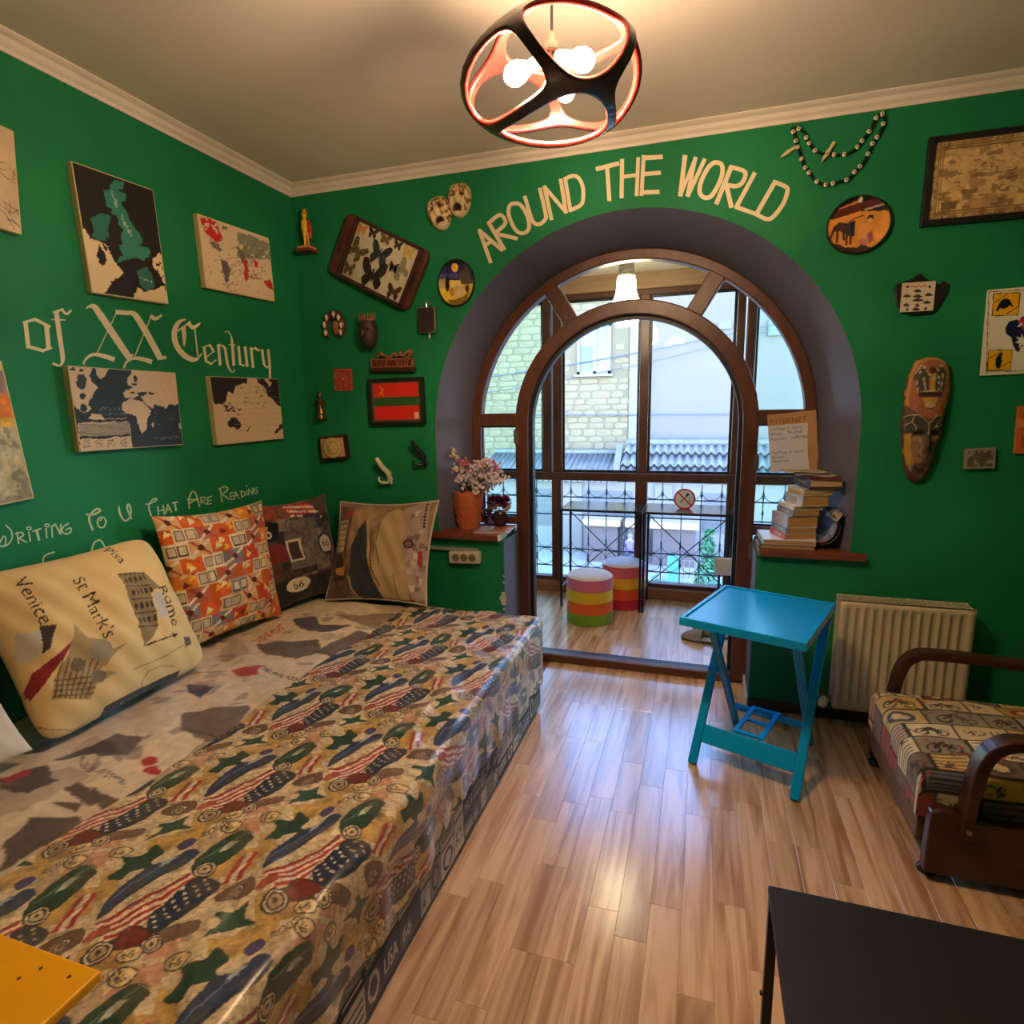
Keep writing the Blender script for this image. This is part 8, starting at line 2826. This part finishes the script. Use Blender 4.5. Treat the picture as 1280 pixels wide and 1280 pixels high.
# stack of books: fx = front left px, fr = front right px, thickness px, spine colour, cover colour, depth
def books():
    y0 = 0.0
    S_ = px_scale(1000, 640, 0.02)
    D = [  # left, right (crop units), y top, y bottom, spine, cover, depth, page tone, label
        (80, 670, 1005, 1060, (40, 30, 30), (44, 32, 32), 0.22, (176, 140, 100), 'bottom book of the stack, thin with black covers'),
        (118, 690, 948, 1005, (214, 214, 222), (222, 222, 230), 0.23, (186, 148, 104), 'second lowest book, wide with a shiny white cover'),
        (352, 705, 872, 946, (204, 66, 58), (226, 214, 206), 0.17, (190, 140, 84), 'thick paperback with a red spine low in the stack'),
        (362, 702, 800, 872, (110, 140, 172), (190, 200, 214), 0.17, (192, 140, 84), 'paperback with a blue spine above the red one'),
        (385, 722, 660, 800, (176, 172, 196), (196, 190, 206), 0.17, (196, 144, 84), 'thickest paperback with lilac and white spine in mid stack'),
        (442, 742, 592, 660, (126, 126, 152), (150, 150, 170), 0.16, (196, 150, 92), 'slate grey spined paperback above the thickest one'),
        (450, 782, 545, 592, (222, 218, 210), (226, 222, 214), 0.16, (190, 150, 104), 'slim white spined paperback in the middle of the stack'),
        (545, 842, 418, 545, (196, 206, 214), (206, 212, 218), 0.16, (196, 146, 86), 'thick pale grey spined paperback in the upper half'),
        (560, 888, 380, 418, (214, 170, 110), (206, 170, 120), 0.16, (200, 160, 104), 'slim tan book on the thick pale grey one'),
        (560, 912, 345, 380, (224, 220, 212), (220, 214, 200), 0.17, (214, 184, 136), 'cream paged book just below the dark one'),
        (622, 960, 312, 345, (60, 56, 96), (56, 30, 34), 0.17, (90, 50, 46), 'dark maroon book third from the top'),
        (622, 990, 240, 312, (70, 66, 116), (214, 190, 160), 0.18, (206, 170, 128), 'wide beige book with navy spine second from the top'),
        (640, 985, 205, 240, (110, 40, 70), (96, 40, 50), 0.18, (120, 60, 56), 'top book of the stack with a dark red cover'),
    ]
    z = 0.7985
    for i, (l, r, yt, yb, spine, cover, dep, page, lab) in enumerate(D):
        pf = [940 + l / 8.536, 560 + (yt + yb) / 2 / 8.536]
        xl = BW(pf[0], pf[1], y0)[0]; xr = BW(940 + r / 8.536, pf[1], y0)[0]
        w = xr - xl
        t = (yb - yt) / 8.536 * S_ * 1.0
        rot = [0.0, 0.04, 0.28, 0.26, 0.30, 0.32, 0.30, 0.33, 0.30, 0.28, 0.20, 0.22, 0.18][i]
        base = (xl, y0 - 0.012 + (0.004 if i > 1 else 0), z)
        T = thing('book', base, lab, 'book', 'books stacked on the right sill', rotz=rot)
        w = w / math.cos(rot)
        mc = mat('cover_%d_%d_%d' % cover, rgb(*cover), rough=0.35, var=0.08, vscale=30)
        msp = mat('spine_%d_%d_%d' % spine, rgb(*spine), rough=0.4, var=0.12, vscale=40)
        mp = mat('pages_%d_%d_%d' % page, rgb(*page), rough=0.9, col2=rgb(*(int(c * 0.88) for c in page)), vscale=30, stretch=(0.4, 0.4, 30))
        ct = min(0.0022, t * 0.16)
        MB().box((0.003, 0.002, ct), (w - 0.002, dep - 0.002, t - ct)).build('pages', mp, T, local=True)
        MB().box((0, 0, 0), (w, dep, ct)).build('back_cover', mc, T, local=True)
        MB().box((0, 0, t - ct), (w, dep, t)).build('front_cover', mc, T, local=True)
        MB().box((-0.0015, 0, 0), (0.003, dep, t)).build('spine', msp, T, local=True, bevel=0.0008)
        if t > 0.02:
            MB().box((-0.0022, dep * 0.25, t * 0.25), (-0.0014, dep * 0.7, t * 0.72)).build('spine_label', mat('spine_lettering', rgb(232, 226, 220), rough=0.5, col2=rgb(120, 90, 100), vscale=150), T, local=True)
        z += t + 0.0003
    # loose papers on the top
    for k, (dx, dy, rot, c, lab) in enumerate(((0.0, 0.03, 0.35, (196, 180, 150), 'beige leaflet lying on the very top of the books'), (0.06, 0.01, 0.05, (150, 140, 130), 'grey leaflet under the beige one on the books'))[::-1]):
        xl = BW(940 + 430 / 8.536 + dx * 100, 583, 0.02)[0]
        o = thing('leaflet', (xl, 0.01 + dy, z + 0.0003), lab, 'leaflet', rotz=rot)
        P = np.zeros((8, 12, 3))
        for i in range(8):
            for j in range(12):
                P[i, j] = (0.17 * j / 11, 0.12 * i / 7, 0.004 + 0.004 * math.sin(j * 0.6) + 0.002 * (i / 7))
        g = grid_obj('sheet', P - np.array((0, 0, 0.0)), np.full((8, 12, 3), 1.0) * np.array(c) / 255, M_print, o, local=True)
        so = g.modifiers.new('thick', 'SOLIDIFY'); so.thickness = 0.002
        z += 0.010
books()
# rolled newspaper beside the stack
def newspaper():
    pts = smoothpath([(1024, 681), (1036, 680), (1046, 672), (1050, 660), (1046, 650), (1040, 644), (1030, 637)], 6)
    T = thing('newspaper', (2.72, 0.02, 0.7985), 'rolled newspaper curling beside the books on the right sill', 'newspaper')
    for k, (off, tone, name) in enumerate(((0, (86, 76, 74), 'outer_sheet'), (0.012, (120, 108, 100), 'inner_sheet'))):
        n = len(pts)
        P = np.zeros((14, n, 3)); Cc = np.zeros((14, n, 3))
        r = np.random.RandomState(k)
        for j, q in enumerate(pts):
            p = BW(q[0], q[1], 0.02)
            for i in range(14):
                P[i, j] = p + np.array((-off, 0.16 * i / 13, off * 0.4 + 0.004 + (0.0 if k == 0 else 0.004)))
                P[i, j, 2] = max(P[i, j, 2], 0.802 + 0.004 * k)
                Cc[i, j] = np.array(tone) / 255 * (0.6 + 0.8 * r.rand())
        o = grid_obj(name, P, Cc, M_print, T)
        so = o.modifiers.new('thick', 'SOLIDIFY'); so.thickness = 0.0025
    for k in range(3):
        a, b_, c_ = BW(1046 + 2.2 * k, 652 - 2 * k, 0.0 - 0.002 * k), BW(1054 - 1.2 * k, 643 + 1 * k, 0.02), BW(1047 - 2 * k, 638, 0.06)
        P = np.array([[a, (a + b_) / 2 + np.array((0, 0, .004)), b_], [a + np.array((-.03, .10, .012)), (a + b_) / 2 + np.array((-.02, .10, .02)), c_ + np.array((0, .06, .006))]])
        o = grid_obj('loose_page', P, np.ones((2, 3, 3)) * np.array((176, 158, 140)) / 255, M_print, T)
        so = o.modifiers.new('thick', 'SOLIDIFY'); so.thickness = 0.002
newspaper()

# ------------------------------------------------------------------ balcony furniture
def pouf(x, y, cols, label):
    R, H = 0.158, 0.335
    T = thing('striped_pouf', (x, y, 0), label, 'pouf', 'striped poufs on the balcony')
    zs = [0.0, 0.075, 0.155, 0.235, 0.312]
    for k, c in enumerate(cols):
        m = mat('pouf_%d_%d_%d' % c, rgb(*c), rough=0.55, var=0.03)
        e = 0.0015
        MB().lathe([(R - 0.004, zs[k]), (R, zs[k] + e), (R, zs[k + 1] - e), (R - 0.004, zs[k + 1])], (x, y, 0.002), 40).build('stripe', m, T, smooth=True)
    MB().lathe([(R - 0.002, 0.312), (R - 0.004, 0.322), (R - 0.02, 0.332), (R * 0.6, 0.339), (0.01, 0.341)], (x, y, 0.002), 40).build('seat_top', mat('pouf_white', rgb(226, 218, 226), rough=0.5, var=0.02), T, smooth=True)
    MB().tube([(x + (R - 0.001) * math.cos(a), y + (R - 0.001) * math.sin(a), 0.316) for a in np.linspace(0, 2 * math.pi, 48)[:-1]], 0.004, 6, closed=True).build('piping', mat('pouf_%d_%d_%d' % cols[-1], rgb(*cols[-1])), T, smooth=True)
    MB().lathe([(R - 0.004, 0), (R - 0.002, 0.004)], (x, y, 0.0), 40).build('base', M_dark, T)
pouf(1.452, 1.005, [(126, 164, 40), (236, 98, 36), (238, 196, 40), (226, 116, 150)], 'pouf with a green bottom stripe, nearer the door')
pouf(1.637, 1.390, [(196, 30, 60), (232, 84, 44), (234, 180, 44), (222, 96, 110)], 'pouf with a crimson bottom stripe behind the first')

mdk = mat('desk_black', rgb(40, 42, 54), rough=0.18, var=0.05)
mdl = mat('desk_black_steel', rgb(24, 26, 34), rough=0.35, metal=0.3)
def desk(x0, x1, label):
    y0, y1, zt = 1.205, 1.592, 0.740
    T = thing('bar_desk', ((x0 + x1) / 2, (y0 + y1) / 2, 0), label, 'desk', 'narrow black desks at the balcony window')
    MB().box((x0, y0, zt - 0.018), (x1, y1, zt)).build('desk_top', mdk, T, bevel=0.002)
    for x in (x0 + 0.009, x1 - 0.009):
        for y in (y0 + 0.030, y1 - 0.040):
            MB().box((x - 0.008, y - 0.008, 0), (x + 0.008, y + 0.008, zt - 0.018)).build('leg', mdl, T)
        MB().box((x - 0.007, y0 + 0.036, 0.13), (x + 0.007, y1 - 0.046, 0.145)).build('side_bar', mdl, T)
    yb = y1 - 0.044
    MB().cyl((x0 + 0.012, yb, zt - 0.08), (x1 - 0.012, yb, 0.12), 0.004, 8).build('cross_brace', mdl, T)
    MB().cyl((x0 + 0.012, yb + 0.009, 0.12), (x1 - 0.012, yb + 0.009, zt - 0.08), 0.004, 8).build('cross_brace', mdl, T)
desk(1.190, 1.779, 'left narrow black desk by the balcony window, behind the poufs')
desk(1.783, 2.374, 'right narrow black desk with the no smoking sign')

# no smoking sign
c = np.array((2.052, 1.40, 0.740)); R = 0.074
T = thing('no_smoking_sign', tuple(c), 'round no smoking sign with red ring standing on the desk', 'sign')
cc = c + np.array((0, 0, R * 0.93))
out = [(R * math.cos(a), max(R * math.sin(a), -R * 0.90)) for a in np.linspace(0, 2 * math.pi, 41)[:-1]]
MB().prism(out, cc, (1, 0, 0), (0, 0, 1), (0, -1, 0), 0.004).build('disc', mat('sign_white', rgb(236, 232, 236), rough=0.4), T)
mr = mat('sign_red', rgb(206, 40, 60), rough=0.4)
b = MB()
N = 40
for k in range(N):
    a = 2 * math.pi * k / N
    for r_ in (R * 0.86, R * 1.0): b.v.append(tuple(cc + np.array((r_ * math.cos(a), -0.0055, r_ * math.sin(a)))))
for k in range(N): b.f.append((2 * k, 2 * k + 1, (2 * k + 3) % (2 * N), (2 * k + 2) % (2 * N)))
b.build('red_ring', mr, T)
MB().bar(cc + np.array((-R * .62, -0.0055, R * .62)), cc + np.array((R * .62, -0.0055, -R * .62)), 0.010, 0.001, side=(1, 0, 1)).build('red_slash', mr, T)
mk2 = mat('sign_black', rgb(40, 40, 48), rough=0.5)
MB().bar(cc + np.array((-0.030, -0.0048, -0.028)), cc + np.array((0.012, -0.0048, 0.022)), 0.009, 0.001, side=(1, 0, -1)).build('cigarette', mat('sign_grey', rgb(120, 124, 134), rough=0.5), T)
MB().bar(cc + np.array((0.012, -0.0048, 0.022)), cc + np.array((0.026, -0.0048, 0.040)), 0.016, 0.001, side=(1, 0, -1)).build('ember', mk2, T)
MB().tube([cc + np.array((0.028, -0.0045, 0.012)), cc + np.array((0.036, -0.0045, 0.004)), cc + np.array((0.030, -0.0045, -0.006)), cc + np.array((0.036, -0.0045, -0.016))], 0.002, 5).build('smoke_line', mk2, T)
MB().box((c[0] - 0.035, c[1] - 0.012, c[2]), (c[0] + 0.035, c[1] + 0.02, c[2] + 0.008)).build('stand', mr, T)

# small chair with a pale padded back
T = thing('small_chair', (2.345, 1.10, 0), 'small chair with pale padded back behind the blue table', 'chair')
mpc = mat('pale_padding', rgb(224, 214, 222), rough=0.7, var=0.03)
MB().obox((2.345, 1.13, 0.405), np.array((0.078, -0.02, 0.006)), np.array((0.004, 0.016, 0)), np.array((-0.004, 0, 0.060))).build('backrest', mpc, T, bevel=0.014, seg=3)
MB().box((2.285, 0.97, 0.205), (2.415, 1.125, 0.235)).build('seat', mat('dark_seat', rgb(56, 50, 62), rough=0.6), T, bevel=0.01)
for x in (2.295, 2.405):
    MB().tube([(x, 1.14, 0.0), (x, 1.125, 0.22), (x, 1.145, 0.38)], 0.008, 8).build('leg', mdl, T, smooth=True)
    MB().tube([(x, 0.97, 0.0), (x, 0.985, 0.21)], 0.008, 8).build('leg', mdl, T, smooth=True)

# slippers
def slipper(x, y, rot, label):
    T = thing('slipper', (x, y, 0), label, 'slipper', 'grey slippers on the balcony', rotz=rot)
    out = [(0.13, 0.0), (0.115, 0.036), (0.06, 0.046), (-0.03, 0.036), (-0.10, 0.034), (-0.13, 0.015), (-0.13, -0.015), (-0.10, -0.034), (-0.03, -0.034), (0.06, -0.042), (0.115, -0.032)]
    MB().prism(out, (0, 0, 0), (1, 0, 0), (0, 1, 0), (0, 0, 1), 0.014).build('sole', mat('dark_sole', rgb(70, 64, 66), rough=0.7), T, local=True, bevel=0.004)
    MB().prism([(a * .94, b_ * .9) for a, b_ in out], (0, 0, 0.014), (1, 0, 0), (0, 1, 0), (0, 0, 1), 0.006).build('insole', mat('grey_insole', rgb(150, 142, 140), rough=0.9), T, local=True, bevel=0.002)
    nx_, ny_ = 14, 16
    P = np.zeros((ny_, nx_, 3))
    for i in range(ny_):
        a = math.pi * i / (ny_ - 1)
        for j in range(nx_):
            t = j / (nx_ - 1)
            xx = -0.005 + 0.128 * t
            w = 0.047 * math.sqrt(max(0.02, 1 - (max(0, t - 0.35) / 0.68) ** 2))
            P[i, j] = (xx, w * math.cos(a), 0.012 + (0.062 - 0.030 * t) * math.sin(a) * math.sqrt(max(0.03, 1 - t ** 4)))
    o = grid_obj('upper', P, np.ones((ny_, nx_, 3)) * np.array((140, 132, 134)) / 255, M_cloth, T, local=True)
    so = o.modifiers.new('thick', 'SOLIDIFY'); so.thickness = 0.006
slipper(2.20, 0.80, math.pi - 0.25, 'grey slipper in front with its toe to the left')
slipper(2.262, 0.918, math.pi - 0.20, 'grey slipper half behind the front one')
